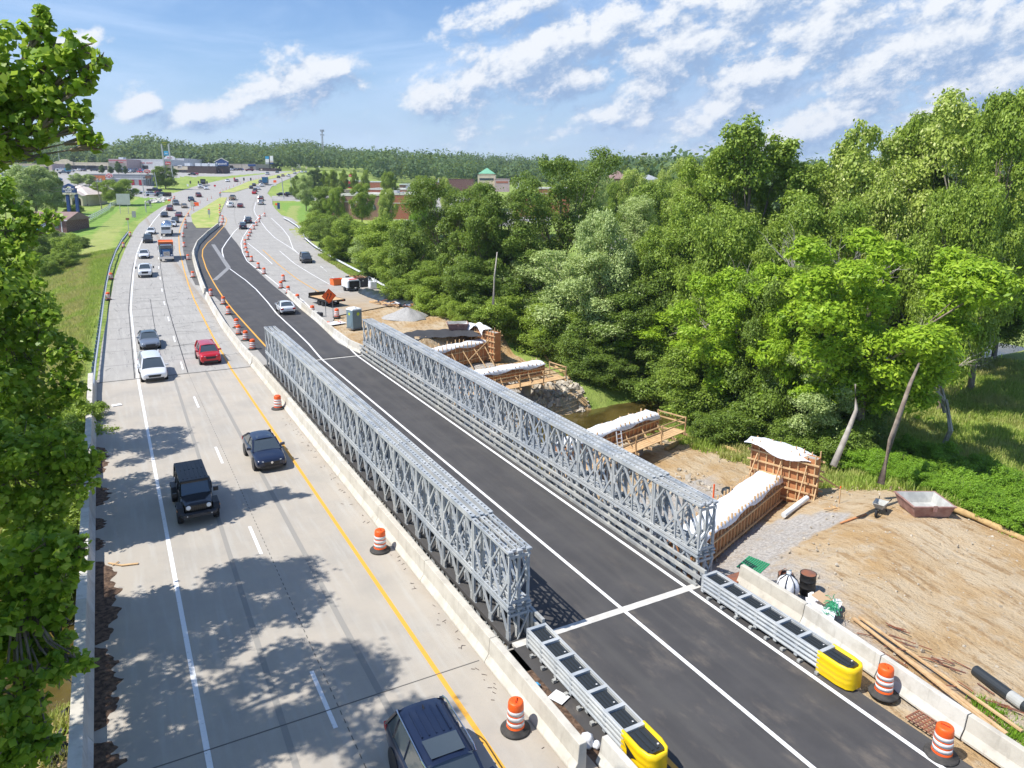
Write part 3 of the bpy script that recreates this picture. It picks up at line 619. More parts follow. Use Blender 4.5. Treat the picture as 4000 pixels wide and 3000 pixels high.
# ---------------- concrete barriers ----------------
JB = [(-.30, 0), (-.30, .08), (-.17, .33), (-.10, .81), (.10, .81), (.17, .33), (.30, .08), (.30, 0)]
def resample(pts, seg):
    out = [pts[0]]; acc = 0; cur = np.array(pts[0], float)
    for p in pts[1:]:
        p = np.array(p, float)
        while np.hypot(*(p-cur)[:2]) >= seg:
            d = (p-cur); cur = cur+d/np.hypot(*d[:2])*seg; out.append(tuple(cur))
    return out
BAR = {}
def barrier_run(pts, L, label, group, hs=1., prof=JB, name='concrete_barrier', thick=1.):
    key = (L, hs, name)
    if key not in BAR:
        mb = MB().use('barrier_concrete'); pr = [(a*thick, b*hs) for a, b in prof]; h = L/2-.012; hz_ = prof[3][1]*hs
        mb.prism(pr, -h, h, 'y')
        BAR[key] = mb.mesh(name)
    pts = resample(pts, L); n = len(pts)-1
    for i in range(n):
        a, b = np.array(pts[i]), np.array(pts[i+1]); m_ = (a+b)/2; zz = float(base_z(m_[1])); dz_ = float(base_z(b[1])-base_z(a[1]))
        o = link(name, BAR[key], None, (m_[0], m_[1], zz-.03), math.atan2(-(b-a)[0], (b-a)[1])+random.uniform(-.004, .004))
        o.rotation_euler[0] = math.atan2(dz_, L)
        tag(o, label(i, n), 'barrier', group)
ORD = ['first', 'second', 'third', 'fourth', 'fifth', 'sixth', 'seventh', 'eighth', 'ninth', 'tenth', 'eleventh', 'twelfth', '13th', '14th', '15th', '16th', '17th', '18th', '19th', '20th']
def ordn(i): return ORD[i] if i < 20 else ('%d%s' % (i+1, {1: 'st', 2: 'nd', 3: 'rd'}.get((i+1) % 10, 'th')))
# old bridge's centre wall
wall = [(-9.98, -6.2), (-9.98, -.55), (-9.98, 5.5), (-9.98, 11.5), (-9.98, 18), (-9.98, 25), (-9.98, 32), (-9.98, 39), (-9.98, 46.2)]
SJ = [(-9.98+p, q) for p, q in [(-.32, 0), (-.32, .08), (-.16, .33), (-.12, .92), (.14, .92), (.14, 0)]]
for i in range(len(wall)-1):
    a, b = wall[i], wall[i+1]; mb = MB().use('barrier_concrete').prism(SJ, a[1]+.01, b[1]-.01, 'y')
    tag(part('bridge_parapet', mb, None, mod=.02), ('near end section of the tan parapet, beside the orange drum at the bottom' if i == 0 else ordn(i)+' tan parapet section left of the trusses, counted from the bottom'), 'parapet', 'centre parapet sections of the old bridge')
# left parapet of the old bridge
LP = [(-.38, -.55), (-.38, .84), (-.02, .84), (.06, .35), (.18, .1), (.18, 0), (-.2, 0), (-.2, -.55)]
for i, (a, b) in enumerate([(-30, -6), (-6, 1.5), (1.5, 9), (9, 18), (18, 27), (27, 36.2), (36.2, 46.3)]):
    mb = MB().use('barrier_concrete').prism([(-22.48+p, q) for p, q in LP], a+.008, b-.008, 'y')
    tag(part('bridge_parapet', mb, None, mod=.02), ordn(i)+' section of the grey parapet beside the left trees, counted from the bottom', 'parapet', 'left parapet sections of the old bridge')
mb = MB().use('old_concrete').box(-24.0, -22.9, 35.5, 37.3, -6, .1); tag(link('abutment_wing', mb.mesh('w')), 'square concrete end block outside the left parapet near the guardrail', 'concrete block')
# precast run between the carriageways
pA = [(-9.95, 46.6)]+[tuple(GR(*p)[:2]) for p in [(925, 1350), (868, 1270), (822, 1190), (803, 1150)]]
barrier_run(pA, 3.0, lambda i, n: ordn(i)+' precast barrier left of the black lane, counted from the bridge', 'precast barriers left of the black lane')
wp = [tuple(GR(*p)[:2]) for p in [(803, 1150), (787, 1110), (770, 1058), (757, 1010), (757, 985), (772, 955), (815, 913), (858, 880)]]
barrier_run(wp, 4.0, lambda i, n: ordn(i)+' section of the curved concrete wall beside the crossover paving, counted outward', 'curved median wall sections', 1.15)
pR = [tuple(GR(*p)[:2]) for p in [(1122, 1150), (1183, 1207), (1243, 1255), (1290, 1300), (1350, 1350), (1418, 1412)]]; pR = pR[::-1]; pR[0] = (.15, 46.6)
barrier_run(pR, 3.0, lambda i, n: ordn(i)+' pale precast barrier right of the black lane, counted from the bridge', 'precast barriers right of the black lane')
pN = [(1.75, -.75), (1.75, -4.1), (1.5, -7.5), (1.25, -10.6), (1.1, -14), (1.0, -18), (1., -24)]
for i in range(len(pN)-1):
    a, b = np.array(pN[i]), np.array(pN[i+1]); L = np.hypot(*(b-a)); mb = MB().use('barrier_concrete').prism(JB, -L/2+.015, L/2-.015, 'y')
    o = part('concrete_barrier', mb, None, mod=.015); o.location = (*((a+b)/2), -.02); o.rotation_euler[2] = math.atan2(-(b-a)[0], (b-a)[1])
    tag(o, ['barrier beside the white bulk bag, first behind the right crash cushion', 'barrier beside the open white bag of green twine', 'barrier behind the drum nearest the yellow right nose', 'barrier beside the rusty drain grate and bottom right drum', 'barrier at the bottom right corner beside green weeds', 'last barrier right of the road below the frame corner'][i], 'barrier', 'precast barriers beside the dirt yard')
a, b = np.array((-9.2, -6.3)), np.array((-9.2, -10.)); mb = MB().use('barrier_concrete').prism(JB, -1.9, 1.9, 'y'); o = part('concrete_barrier', mb, None, mod=.015); o.location = (-9.15, -8.0, -.02)
tag(o, 'short precast barrier at the bottom edge beside the left yellow crash cushion', 'barrier')

# ---------------- drums ----------------
def drum_root(label, loc, rz=0., big=True):
    r = thing('traffic_drum', label, 'traffic drum', loc, rz, 'orange and white traffic drums'); return r
def make_drum():
    r = drum_root('', (0, 0, 0))
    n = 24; mb = MB().use('drum_orange').lathe([(.29, .05), (.285, .18), (.272, .2), (.268, .38), (.272, .40), (.262, .56), (.25, .58), (.246, .74), (.25, .76), (.240, .93), (.225, .98), (.19, 1.0), (.12, .985), (.0001, .985)], n)
    part('drum_body', mb, r, True)
    for (z0, z1, r0, r1) in ((.215, .365, .2725, .2705), (.42, .57-.01, .2715, .2635), (.60, .735, .2515, .2495)):
        if z0 == .215: continue
        part('reflective_band', MB().use('drum_band').lathe([(r0+.0025, z0), (r1+.0025, z1)], n), r, True)
    part('reflective_band', MB().use('drum_band').lathe([(.2755, .225), (.2725, .355)], n), r, True)
    part('rubber_base', MB().use('rubber').lathe([(.47, 0), (.47, .035), (.44, .07), (.30, .085), (.291, .15), (.289, .15)], 28), r, True)
    part('handle', MB().use('drum_orange').tube([(-.12, 0, .985), (-.1, 0, 1.05), (.1, 0, 1.05), (.12, 0, .985)], .018, 6), r)
    return r
D0 = make_drum(); D0.location = (0, 0, -50)
DR = [
 ('W', -10.88, -3.85, 'large drum at the bottom between the yellow line and the tan parapet'),
 (1485, 2150, 0, 'drum with a crumpled top on the old bridge beside the tan parapet'),
 (1086, 1597, 0, 'drum beside the far part of the tan parapet, behind the navy car'),
 ('W', .72, -8.15, 'drum just beyond the yellow nose of the right crash cushion'), ('W', -.2, -10.7, 'drum beside the rusty drain grate at the bottom right'),
 (987, 1365, 0, 'drum nearest the left truss at the end of the precast row'), (960, 1330, 0, 'drum second from the left truss beside the precast barriers'), (933, 1307, 0, 'drum in front of the close pair beside the precast barriers'), (925, 1280, 0, 'drum at the back of the close pair beside the precast barriers'),
 (893, 1229, 0, 'drum beside the yellow curve, sixth from the left truss'), (873, 1189, 0, 'drum touching the yellow line near the barrier bend'), (824, 1157, 0, 'drum at the joint of precast barriers and curved wall'),
 (754, 1084, 0, 'nearest drum on the black crossover paving'), (735, 1015, 0, 'second nearest drum on the black crossover paving'), (720, 965, 0, 'drum on the black crossover paving beside the blue dump truck bed'), (716, 926, 0, 'drum on the crossover paving beside the tank truck'), (726, 892, 0, 'drum at the far part of the crossover paving'), (725, 869, 0, 'drum by the stone edge of the median grass'), (736, 845, 0, 'drum at the tip of the crossover paving by the median grass'),
 (509, 923, 0, 'drum at the far end of the left guardrail'), (483, 966, 0, 'drum second from the far end of the left guardrail'), (434, 1091, 0, 'drum on the left shoulder beside the white pickup'), (423, 1171, 0, 'drum on the left shoulder nearest the camera'),
 (980, 911, 0, 'drum in the right lane row at the white line bend, 16th from the bridge'), (975, 923, 0, 'drum in the right lane row, 15th from the bridge'), (969, 936, 0, 'drum in the right lane row, 14th from the bridge'), (957, 954, 0, 'drum in the right lane row, 13th from the bridge'), (959, 971, 0, 'drum in the right lane row, 12th from the bridge'),
 (962, 985, 0, 'drum in the right lane row, 11th from the bridge'), (968, 1004, 0, 'drum in the right lane row, tenth from the bridge'), (983, 1022, 0, 'drum in the right lane row, ninth from the bridge'), (1009, 1049, 0, 'drum in the right lane row, eighth from the bridge'), (1032, 1071, 0, 'drum in the right lane row, seventh from the bridge'),
 (1107, 1099, 0, 'drum beyond the pale barrier end on grey paving'), (1098, 1126, 0, 'drum beside the far end of the pale barriers'), (1126, 1146, 0, 'drum in front of the first far pale barrier'), (1162, 1180, 0, 'drum beside the pale barriers level with the flatbed trailer'), (1221, 1227, 0, 'drum beside the pale barriers behind the white sedan'),
 (1316, 1240, 0, 'drum standing on a rag beside the diamond sign and grey toilet'),
 (1034, 845, 0, 'farthest drum at the right turn lane'), (1015, 855, 0, 'drum next to the farthest one of the right row'), (1013, 868, 0, 'drum of the right row beside the two dark cars, third from its far end'), (1002, 882, 0, 'drum fourth from the far end of the right row'), (992, 896, 0, 'drum fifth from the far end of the right row'),
 (866, 881, 0, 'drum at the tip of the curved wall'), (871, 869, 0, 'drum just beyond the tip of the curved wall'), (870, 856, 0, 'drum second beyond the tip of the curved wall'), (859, 842, 0, 'drum beside the median grass, third beyond the curved wall'), (858, 825, 0, 'drum beside the median grass, fourth beyond the curved wall'), (859, 810, 0, 'drum beside the median grass, fifth beyond the curved wall'),
 (678, 786, 0, 'nearer drum at the left side road corner'), (681, 777, 0, 'farther drum at the left side road corner'), (758, 806, 0, 'drum by the median beside the green sign')]
for i, d in enumerate(DR):
    loc = (d[1], d[2], .012) if d[0] == 'W' else tuple(GR(d[0], d[1]))
    o = D0 if i == 0 else copy_tree(D0)
    o.location = (loc[0], loc[1], loc[2]+(.0 if d[0] == 'W' else .02)); o['label'] = d[3]; o.rotation_euler = (random.uniform(-.02, .02), random.uniform(-.02, .02), random.uniform(0, 3))
    if i > 22: o.scale = (1.05,)*3
# slim orange channelizer posts along the far median
cme = MB().use('drum_orange').tube([(0, 0, 0), (0, 0, 1.05)], [.09, .06], 6).use('drum_band').tube([(0, 0, .55), (0, 0, .7)], [.095, .09], 6).use('rubber').box(-.2, .2, -.2, .2, 0, .06).mesh('post')
cps = [(55, 835), (118, 808), (172, 785), (230, 770), (305, 745), (392, 722), (440, 708), (490, 694), (537, 683), (580, 672), (632, 662), (685, 653), (722, 645), (757, 638)]
cps = [(900+a*.226, 540+b*.226) for a, b in cps]+[(400+a*.226, 540+b*.226) for a, b in ((2200, 865), (2140, 885), (2085, 915), (2045, 945), (1885, 1040), (1815, 1078), (1690, 1122), (1580, 1260))]
for i, p in enumerate(cps):
    q = GR(*p); tag(link('channelizer_post', cme, None, tuple(q)), 'slim orange post by the far median, '+ordn(i)+' from its near end' if i < 14 else 'slim orange post by the near median, '+ordn(i-14)+' from its far tip', 'delineator', 'orange posts along the median')
# ---------------- steel trusses ----------------
BAY, HP = 3.048, 2.23
def panel_mesh():
    mb = MB().use('galvanised'); L = BAY
    for zc in (.055, HP-.055):
        for sx in (-.075, .075): mb.box(sx-.022, sx+.022, .03, L-.03, zc-.055, zc+.055)
        for k in range(9): y0 = .1+k*(L-.2)/8; mb.box(-.053, .053, y0-.035, y0+.035, zc+.03, zc+.052)
        for yy in (.0, L): mb.box(-.085, .085, yy-.05+(.05 if yy == 0 else -.05), yy+.05+(.05 if yy == 0 else -.05), zc-.058, zc+.058)
    h0, h1, hm = .11, HP-.11, HP/2
    for yy in (.06, L-.06): mb.bar((0, yy, h0), (0, yy, h1), .09, .09, up=(0, 1, 0))
    mb.bar((0, L/2, h0), (0, L/2, h1), .07, .07, up=(0, 1, 0))
    for yc, s1 in ((L/2, (-1, 1)), (.1, (1,)), (L-.1, (-1,))):
        for s_ in s1:
            for zz in (h0, h1): mb.bar((0, yc, hm), (0, yc+s_*(L/4-.02 if yc == L/2 else L/4-.1), zz), .075, .075, up=(1, 0, 0))
    for yc in (L/2, .1, L-.1): mb.prism([(yc-.1, hm-.2), (yc+.1, hm-.2), (yc+.13, hm), (yc+.1, hm+.2), (yc-.1, hm+.2), (yc-.13, hm)], -.042, .042, 'x')
    return mb.mesh('panel')
PM = panel_mesh()
def reinf_mesh():
    mb = MB().use('galvanised')
    for sx in (-.075, .075): mb.box(sx-.022, sx+.022, .02, BAY-.02, 0, .105)
    k = 0; y0 = .02
    while y0 < BAY-.2: mb.box(-.053, .053, y0, y0+.2, .055, .085); y0 += .3
    return mb.mesh('chord_reinforcement')
RM = reinf_mesh()
def truss(x0, sgn, y0, label):
    t = thing('bridge_truss', label, 'bridge truss', (x0, y0, 0), 0, 'steel trusses of the temporary bridge')
    for j in range(3):
        for lv, zb in ((0, -.97), (1, 1.31)):
            for i in range(15): o = link('panel', PM, t, (sgn*j*.387, i*BAY, zb))
        for i in range(1, 14): link('chord_reinforcement', RM, t, (sgn*j*.387, i*BAY, 3.545))
    a, b = sorted((0, sgn*.774))
    for yy in (0.02, 15*BAY-.02):
        fr = MB().use('galvanised')
        for zz in (3.30, 1.50, .98, -.7): fr.box(a-.06, b+.06, yy-.03, yy+.03, zz-.05, zz+.05)
        for z0, z1 in ((1.5, 3.3), (-.7, .98)): fr.bar((a, yy-.05, z0), (b, yy-.05, z1), .06, .05)
        part('end_frame', fr, t)
    cb = MB().use('galvanised')
    for i in range(16):
        yy = i*BAY+(.12 if i < 15 else -.12)
        for zz in (3.50, 1.42, 1.12): cb.box(a, b, yy-.04, yy+.04, zz-.04, zz+.04)
        if 0 < i < 15: cb.bar((a, yy, 1.45), (b, yy, 3.45), .05)
    part('cross_bracing', cb, t)
    pl = MB().use('galvanised')
    for j in range(3):
        for i in range(16):
            for zz in (1.21, 1.37, 3.50): pl.box(sgn*j*.387-.11, sgn*j*.387+.11, i*BAY-.04, i*BAY+.04, zz-.035, zz+.035)
    o = part('connecting_pins', pl, t); o['kind'] = 'stuff'
    xr_ = -sgn*.24
    for zz in (.9, .48):
        part('guard_rail', MB().use('galvanised_dull').box(xr_-.06, xr_+.06, -.7 if zz > .8 else -.45, 15*BAY+.5, zz-.075, zz+.075), t)
    for i in range(16):
        part('rail_post', MB().use('galvanised_dull').box(xr_+sgn*.07, xr_+sgn*.17, i*BAY-.09, i*BAY+.09, -.3, .95), t)
    part('kerb_beam', MB().use('galvanised_dull').box(xr_-.02, xr_+.10, -.2, 15*BAY+.2, -.2, .10), t)
    return t
truss(0, 1, 0, 'right steel truss wall of the temporary bridge, beside the dirt yard')
truss(-8.13, -1, .18, 'left steel truss wall of the temporary bridge, beside the tan parapet')
tb = MB().use('blue_shade_steel')
for i in range(16):
    yy = i*BAY; tb.box(-9.5, 1.35, yy-.1, yy+.1, -.95, -.55)
tb.box(-9.4, 1.3, -.15, .15, -1.2, -.96).box(-9.4, 1.3, 45.6, 45.9, -1.2, -.96)
tag(link('floor_beams', tb.mesh('fb')), 'dark steel cross beams carrying the temporary bridge deck between the trusses', 'bridge beams')
ab = MB().use('rust_steel').box(-9.3, 2.3, -.6, -.33, -3.5, -.04).use('rust_steel').box(1.3, 2.6, -.9, -.3, -3, .12)
ab.use('old_concrete').box(-9.35, 1.45, 46.1, 46.9, -4, -.08).box(-9.35, 1.3, -.33, .6, -5, -1.21).box(-9.35, 1.3, 45.2, 46.1, -5, -1.21)
tag(link('abutment', ab.mesh('ab')), 'rusty sheet piling and concrete seats under both ends of the temporary bridge', 'abutment')

# ---------------- crash cushions ----------------
def cushion(x0, y0, rot, label, mark):
    t = thing('crash_cushion', label, 'crash cushion', (x0, y0, .02), rot, 'crash cushions at the bridge trusses')
    L = 6.7; w_ = .36
    for s_ in (-1, 1):
        for k, zz in enumerate((.24, .42, .60, .76)):
            part('side_rail', MB().use('galvanised').tube([(s_*w_, 0, zz), (s_*(w_+.02), -L+1.0, zz)], .055, 8).box(s_*w_-.03, s_*w_+.03, -L+1, 0, zz-.07, zz+.07), t)
    n = 6
    for i in range(n+1):
        yy = -i*(L-1.05)/n; part('cross_frame', MB().use('galvanised').box(-.40, .40, yy-.07, yy+.07, .10, .82), t)
    for i in range(n):
        y1_ = -i*(L-1.05)/n-.1; y0_ = y1_-(L-1.05)/n+.2; mb = MB().use('black_plastic').box(-.27, .27, y0_, y1_, .12, .74)
        for k in range(4): mb.box(-.24+k*.13, -.18+k*.13, y0_+.04, y1_-.04, .741, .765)
        mb.use('drum_band').box(.12, .17, y0_+.12, y0_+.17, .766, .772)
        part('energy_box', mb, t)
    nose = MB().use('yellow_plastic'); pts = [(-.42, -L+1.1), (-.43, -L+.3), (-.36, -L-.05), (-.2, -L-.2), (.2, -L-.2), (.36, -L-.05), (.43, -L+.3), (.42, -L+1.1)]
    inner = [(p[0]*.84, p[1]+(.0 if abs(p[0]) > .4 else .07)) for p in pts]
    n_ = len(pts); vs = []; fs = []
    for (P_, z_) in ((pts, .06), (pts, .24), ([(a*1.04, b) for a, b in pts], .27), (pts, .33), (pts, .42), ([(a*1.04, b) for a, b in pts], .45), (pts, .51), (pts, .62), ([(a*1.03, b) for a, b in pts], .66), (pts, .84), (inner, .84), (inner, .10)):
        for a, b in P_: vs.append((a, b, z_))
    for l in range(11):
        for k in range(n_-1): fs.append((l*n_+k, l*n_+k+1, (l+1)*n_+k+1, (l+1)*n_+k))
    nose.add(vs, fs); part('nose', nose, t, True)
    part('energy_box', MB().use('black_plastic').box(-.33, .33, -L+.02, -L+1.0, .12, .76).box(-.28, -.2, -L+.1, -L+.9, .761, .79).box(-.1, -.02, -L+.1, -L+.9, .761, .79).box(.08, .16, -L+.1, -L+.9, .761, .79).use('drum_band').box(.2, .25, -L+.2, -L+.25, .762, .79), t)
    if mark:
        part('arrow_mark', MB().use('black_paint').add([(-.452, -L+.95, .62), (-.452, -L+.35, .42), (-.452, -L+.5, .36), (-.452, -L+.8, .46), (-.452, -L+.62, .26), (-.452, -L+.78, .22)], [(0, 1, 2, 3), (3, 2, 4, 5)]), t)
    for i in range(8): part('anchor_foot', MB().use('galvanised_dull').box(-.52, -.40, -.5-i*.75, -.38-i*.75, 0, .10).box(-.50, .5, -.49-i*.75, -.42-i*.75, .0, .05), t)
    return t
cushion(-8.22, -.62, 0, 'left crash cushion with yellow nose, beside the tan parapet end', True)
cushion(-.03, -.75, math.atan2(.06, 6.4)*-1*-1, 'right crash cushion with yellow nose, beside the bulk bag barriers', False)

# ---------------- guardrails ----------------
def guardrail(name, pts, h, label, face=1, posts=True, pm='blue_shade_steel', step=1.9):
    t = thing(name, label, 'guardrail', (0, 0, 0)); P = resample(pts, step)
    prof = [(-.0, .0), (.075, .055), (.0, .11), (.0, .20), (.075, .255), (.0, .31)]
    vs = []; fs = []; n = len(prof)
    for i, p in enumerate(P):
        a = np.array(P[max(i-1, 0)]); b = np.array(P[min(i+1, len(P)-1)]); d = (b-a)[:2]; d = d/np.hypot(*d); nr = np.array([d[1], -d[0]])*face
        zz = float(base_z(p[1]))
        for u, v in prof: vs.append((p[0]+nr[0]*u, p[1]+nr[1]*u, zz+h-.31+v))
        for u, v in prof[::-1]: vs.append((p[0]+nr[0]*(u-.012), p[1]+nr[1]*(u-.012), zz+h-.31+v))
    m_ = 2*n
    for i in range(len(P)-1):
        for k in range(m_): fs.append((i*m_+k, i*m_+(k+1) % m_, (i+1)*m_+(k+1) % m_, (i+1)*m_+k))
    mb = MB().use('guardrail_steel'); mb.add(vs, fs); part('rail', mb, t)
    for p in P[::1]:
        if not posts: break
        q = (p[0]-.15*face, p[1]); zz = float(base_z(p[1])); part('post', MB().use(pm).box(q[0]-.1, q[0]+.1, q[1]-.08, q[1]+.08, zz-.6, zz+h-.02), t)
    return t
gl = [(-22.5, 43.0), (-22.35, 52), (-22.1, 62)]+[tuple(GR(*p)[:2]) for p in [(407, 1195), (418, 1120), (432, 1055), (455, 990), (480, 945), (503, 915)]]
gl = sorted(gl, key=lambda p: p[1])
guardrail('guardrail', gl, .80, 'long guardrail left of the grey road along the grassy slope')
gr_ = sorted([tuple(GR(*p)[:2]) for p in [(1531, 1152), (1480, 1118), (1395, 1068), (1300, 1018), (1220, 965), (1192, 940), (1183, 918), (1160, 888), (1128, 868), (1104, 856)]], key=lambda p: p[1])
guardrail('guardrail', gr_, .78, 'curving silver guardrail right of the closed lanes above the green shrubs', -1, True, 'rail_post')

# ---------------- formwork for the new bridge ----------------
def sheet_cover(pts, w_, t, lift=.0, seed=3, sag=.12):
    """crumpled white sheet over a wall or cap: pts is the centre line (x,y,z)"""
    r_ = random.Random(seed); n = 40; m_ = 12; vs = []; fs = []
    P = np.array(pts); seg = np.r_[0, np.cumsum(np.hypot(*np.diff(P[:, :2], axis=0).T))]
    for i in range(n+1):
        s_ = seg[-1]*i/n; c = [np.interp(s_, seg, P[:, k]) for k in range(3)]; j0 = min(int(np.searchsorted(seg, s_, 'right'))-1, len(P)-2); d = (P[j0+1]-P[j0])[:2]; d = d/np.hypot(*d); nr = np.array([-d[1], d[0]])
        ph = r_.uniform(-.05, .05)
        for j in range(m_+1):
            u = (j/m_-.5)*2; hang = max(0, abs(u)-.72)/.28; off = min(abs(u), .8)/.8*w_/2*np.sign(u)+np.sign(u)*hang*.04
            z_ = c[2]+lift+.04*math.sin(s_*1.9+u*2+seed)*(1-hang)+.018*math.sin(s_*5+u*5)+r_.uniform(-.006, .006)-hang*(.30+sag*math.sin(s_*1.7+seed+np.sign(u)))+ph*.3
            vs.append((c[0]+nr[0]*off+d[0]*.02*math.sin(9*u+s_), c[1]+nr[1]*off, z_))
    for i in range(n):
        for j in range(m_): k = i*(m_+1)+j; fs.append((k, k+1, k+m_+2, k+m_+1))
    mb = MB().use('white_sheet'); mb.add(vs, fs); return part('sheet_cover', mb, t, True)
def form_wall(t, a, b, z0, z1, thick, studs=.45, ext=.25, walers=3, faces=(-1, 1)):
    a = np.array(a, float); b = np.array(b, float); L = np.hypot(*(b-a)); d = (b-a)/L; nr = np.array([-d[1], d[0]])
    X = Matrix(((d[0], nr[0], 0, a[0]), (d[1], nr[1], 0, a[1]), (0, 0, 1, 0), (0, 0, 0, 1)))
    part('form_panels', MB().use('plywood').tr(X).box(0, L, -thick/2, -thick/2+.03, z0, z1).box(0, L, thick/2-.03, thick/2, z0, z1).box(0, .03, -thick/2+.031, thick/2-.031, z0, z1).box(L-.03, L, -thick/2+.031, thick/2-.031, z0, z1), t)
    part('core', MB().use('old_concrete').tr(X).box(.04, L-.04, -thick/2+.04, thick/2-.04, z0, z1-.06), t)
    n = int(L/studs)
    for f in faces:
        y0_ = f*(thick/2+.005); mb = MB().use('lumber').tr(X)
        for i in range(n+1):
            s_ = .06+i*(L-.12)/n; e = ext*random.uniform(.5, 1.2); mb.box(s_-.03, s_+.03, min(y0_, y0_+f*.09), max(y0_, y0_+f*.09), z0-.05, z1+e)
        mb2 = MB().use('lumber').tr(X)
        for k in range(walers):
            zz = z0+(z1-z0)*(k+.5)/walers; mb2.box(-.15, L+.2, min(y0_+f*.095, y0_+f*.17), max(y0_+f*.095, y0_+f*.17), zz-.045, zz+.045)
        o = part('studs', mb, t); part('walers', mb2, t)
    return X, L
def braces(t, X, L, f, thick, z1, z0, out, n, s0=.5):
    for i in range(n):
        s_ = s0+i*(L-1)/max(1, n-1); part('brace', MB().use('lumber').tr(X).bar((s_, f*(thick/2+.15), z1), (s_+random.uniform(-.3, .3), f*(thick/2+out), z0), .05, .10), t)
# near abutment: long low wall, then a high wing wall
t = thing('abutment_formwork', 'near abutment formwork, long white covered wall running to a tall wing wall', 'formwork', (0, 0, 0), 0, 'timber formwork of the new bridge')
A, B_ = (2.9, 4.4), (14.6, 8.9)
X, L = form_wall(t, A, B_, -2.7, -.95, 1.5, .42, .3, 2)
sheet_cover([(A[0]+.2, A[1]+.05, -.82), (8.5, 6.5, -.80), (B_[0]-.2, B_[1]-.1, -.80)], 1.55, t, .03, 2)
W0, W1 = (13.6, 9.9), (14.9, 6.1)
X2, L2 = form_wall(t, W0, W1, -2.3, .75, .65, .5, .30, 5)
sheet_cover([(W0[0]-.3, W0[1]+.2, .95), (14.2, 8.1, 1.0), (W1[0], W1[1]+.4, .60)], 1.3, t, .04, 5, .3)
braces(t, X2, L2, -1, .65, .3, -2.2, 1.8, 3) ; part('brace', MB().use('lumber').bar((15.1, 6.3, -.3), (17.1, 6.0, -1.6), .06, .1).bar((15.2, 6.2, .2), (14.0, 5.6, -2.2), .06, .1), t)
# pier caps on columns, with walkway
def pier_cap(label, a, b, zt_, platform, seed):
    t = thing('pier_formwork', label, 'formwork', (0, 0, 0), 0, 'timber formwork of the new bridge')
    X, L = form_wall(t, a, b, zt_-1.15, zt_, 1.15, .5, .32, 2)
    sheet_cover([(*a, zt_+.12), (*((np.array(a)+b)/2), zt_+.2), (*b, zt_+.12)], 1.35, t, .06, seed)
    for k, s_ in enumerate((1.5, L/2, L-1.8)): part('column', MB().use('old_concrete').tr(X).lathe([(.5, -7), (.5, zt_-1.2)], 18, (s_, 0, 0)), t)
    dk = MB().use('lumber').tr(X); 
    for k in range(5): y_ = -.72-k*.26; dk.box(-.6, L+1.6, y_-.24, y_, zt_-1.32, zt_-1.27)
    part('walkway', dk, t)
    for k in range(9): s_ = -.3+k*(L+1.6)/8; part('joist', MB().use('lumber').tr(X).box(s_-.04, s_+.04, -2.35, 1.0, zt_-1.48, zt_-1.33), t)
    rl = MB().use('lumber').tr(X)
    for k in range(5): s_ = -.4+k*(L+1.9)/4; rl.box(s_-.045, s_+.045, -2.05, -1.96, zt_-1.6, zt_-.12)
    for zz in (.2, .62): rl.box(-.5, L+1.6, -1.955, -1.915, zt_-zz-.05, zt_-zz+.04)
    rl.box(L+1.5, L+1.56, -1.95, .5, zt_-.25, zt_-.16).box(L+1.5, L+1.56, -1.95, .5, zt_-.67, zt_-.58).box(L+1.46, L+1.55, .45, .54, zt_-1.4, zt_-.12)
    part('handrail', rl, t); braces(t, X, L, -1, 1.15, zt_-.45, zt_-1.28, 1.0, 6)
    return t, X, L
tp, X, L = pier_cap('nearer pier cap formwork over the creek, ladder leaning on its walkway', (4.6, 18.2), (14.7, 21.0), -.75, 1, 4)
ld = thing('ladder', 'silver ladder standing on the walkway of the nearer pier cap', 'ladder', (8.8, 16.9, -2.0))
mb = MB().use('guardrail_steel')
for s_ in (-.2, .2): mb.bar((s_, 0, 0), (s_, .45, 1.9), .05)
for k in range(6): mb.bar((-.2, .07+k*.07, .3+k*.28), (.2, .07+k*.07, .3+k*.28), .035)
part('ladder_frame', mb, ld)
pier_cap('farther pier cap formwork beyond the creek, thick crumpled white cover on top', (6.2, 37.2), (15.2, 38.4), -.80, 1, 9)
t = thing('abutment_formwork', 'far abutment formwork beside the dark liner pit, white sheet turning up its tall end', 'formwork', (0, 0, 0), 0, 'timber formwork of the new bridge')
A, B_ = (3.5, 47.4), (14.8, 50.0)
X, L = form_wall(t, A, B_, -2.9, -1.0, 1.3, .55, .55, 2); sheet_cover([(A[0], A[1], -.85), (9, 48.7, -.85), (B_[0]-.2, B_[1], -.75)], 1.45, t, .05, 12)
braces(t, X, L, -1, 1.3, -1.3, -3.0, 2.2, 8)
X, L = form_wall(t, (14.6, 53.2), (15.6, 48.2), -2.9, .30, .8, .5, .3, 5); sheet_cover([(14.4, 53.4, .5), (15.0, 51, .55), (15.1, 49.6, .4)], 1.4, t, .05, 14, .5)
braces(t, X, L, -1, .8, -.3, -2.2, 3.2, 3)
lm = thing('pit_liner', 'dark fabric liner draped down the pit bank behind the far abutment', 'liner', (0, 0, 0))
vs = []; fs = []; n = 26
for i in range(n+1):
    s_ = i/n; x_ = 4+10.2*s_; top = 52.2+1.8*math.sin(s_*PI)+.2*math.sin(s_*17); 
    for j, f in enumerate((0, .35, .7, 1)): yy = top-f*3.0; vs.append((x_, yy, max(float(zt(x_, yy)), -.02)*(1)+.10+.05*math.sin(i*1.7+j)-.25*f))
for i in range(n):
    for j in range(3): k = i*4+j; fs.append((k, k+1, k+5, k+4))
mb = MB().use('shade_dark'); mb.add(vs, fs); part('liner_fabric', mb, lm, True)
pp = thing('drain_pipe', 'short white plastic pipe lying at the foot of the near wing wall', 'pipe', (0, 0, 0))
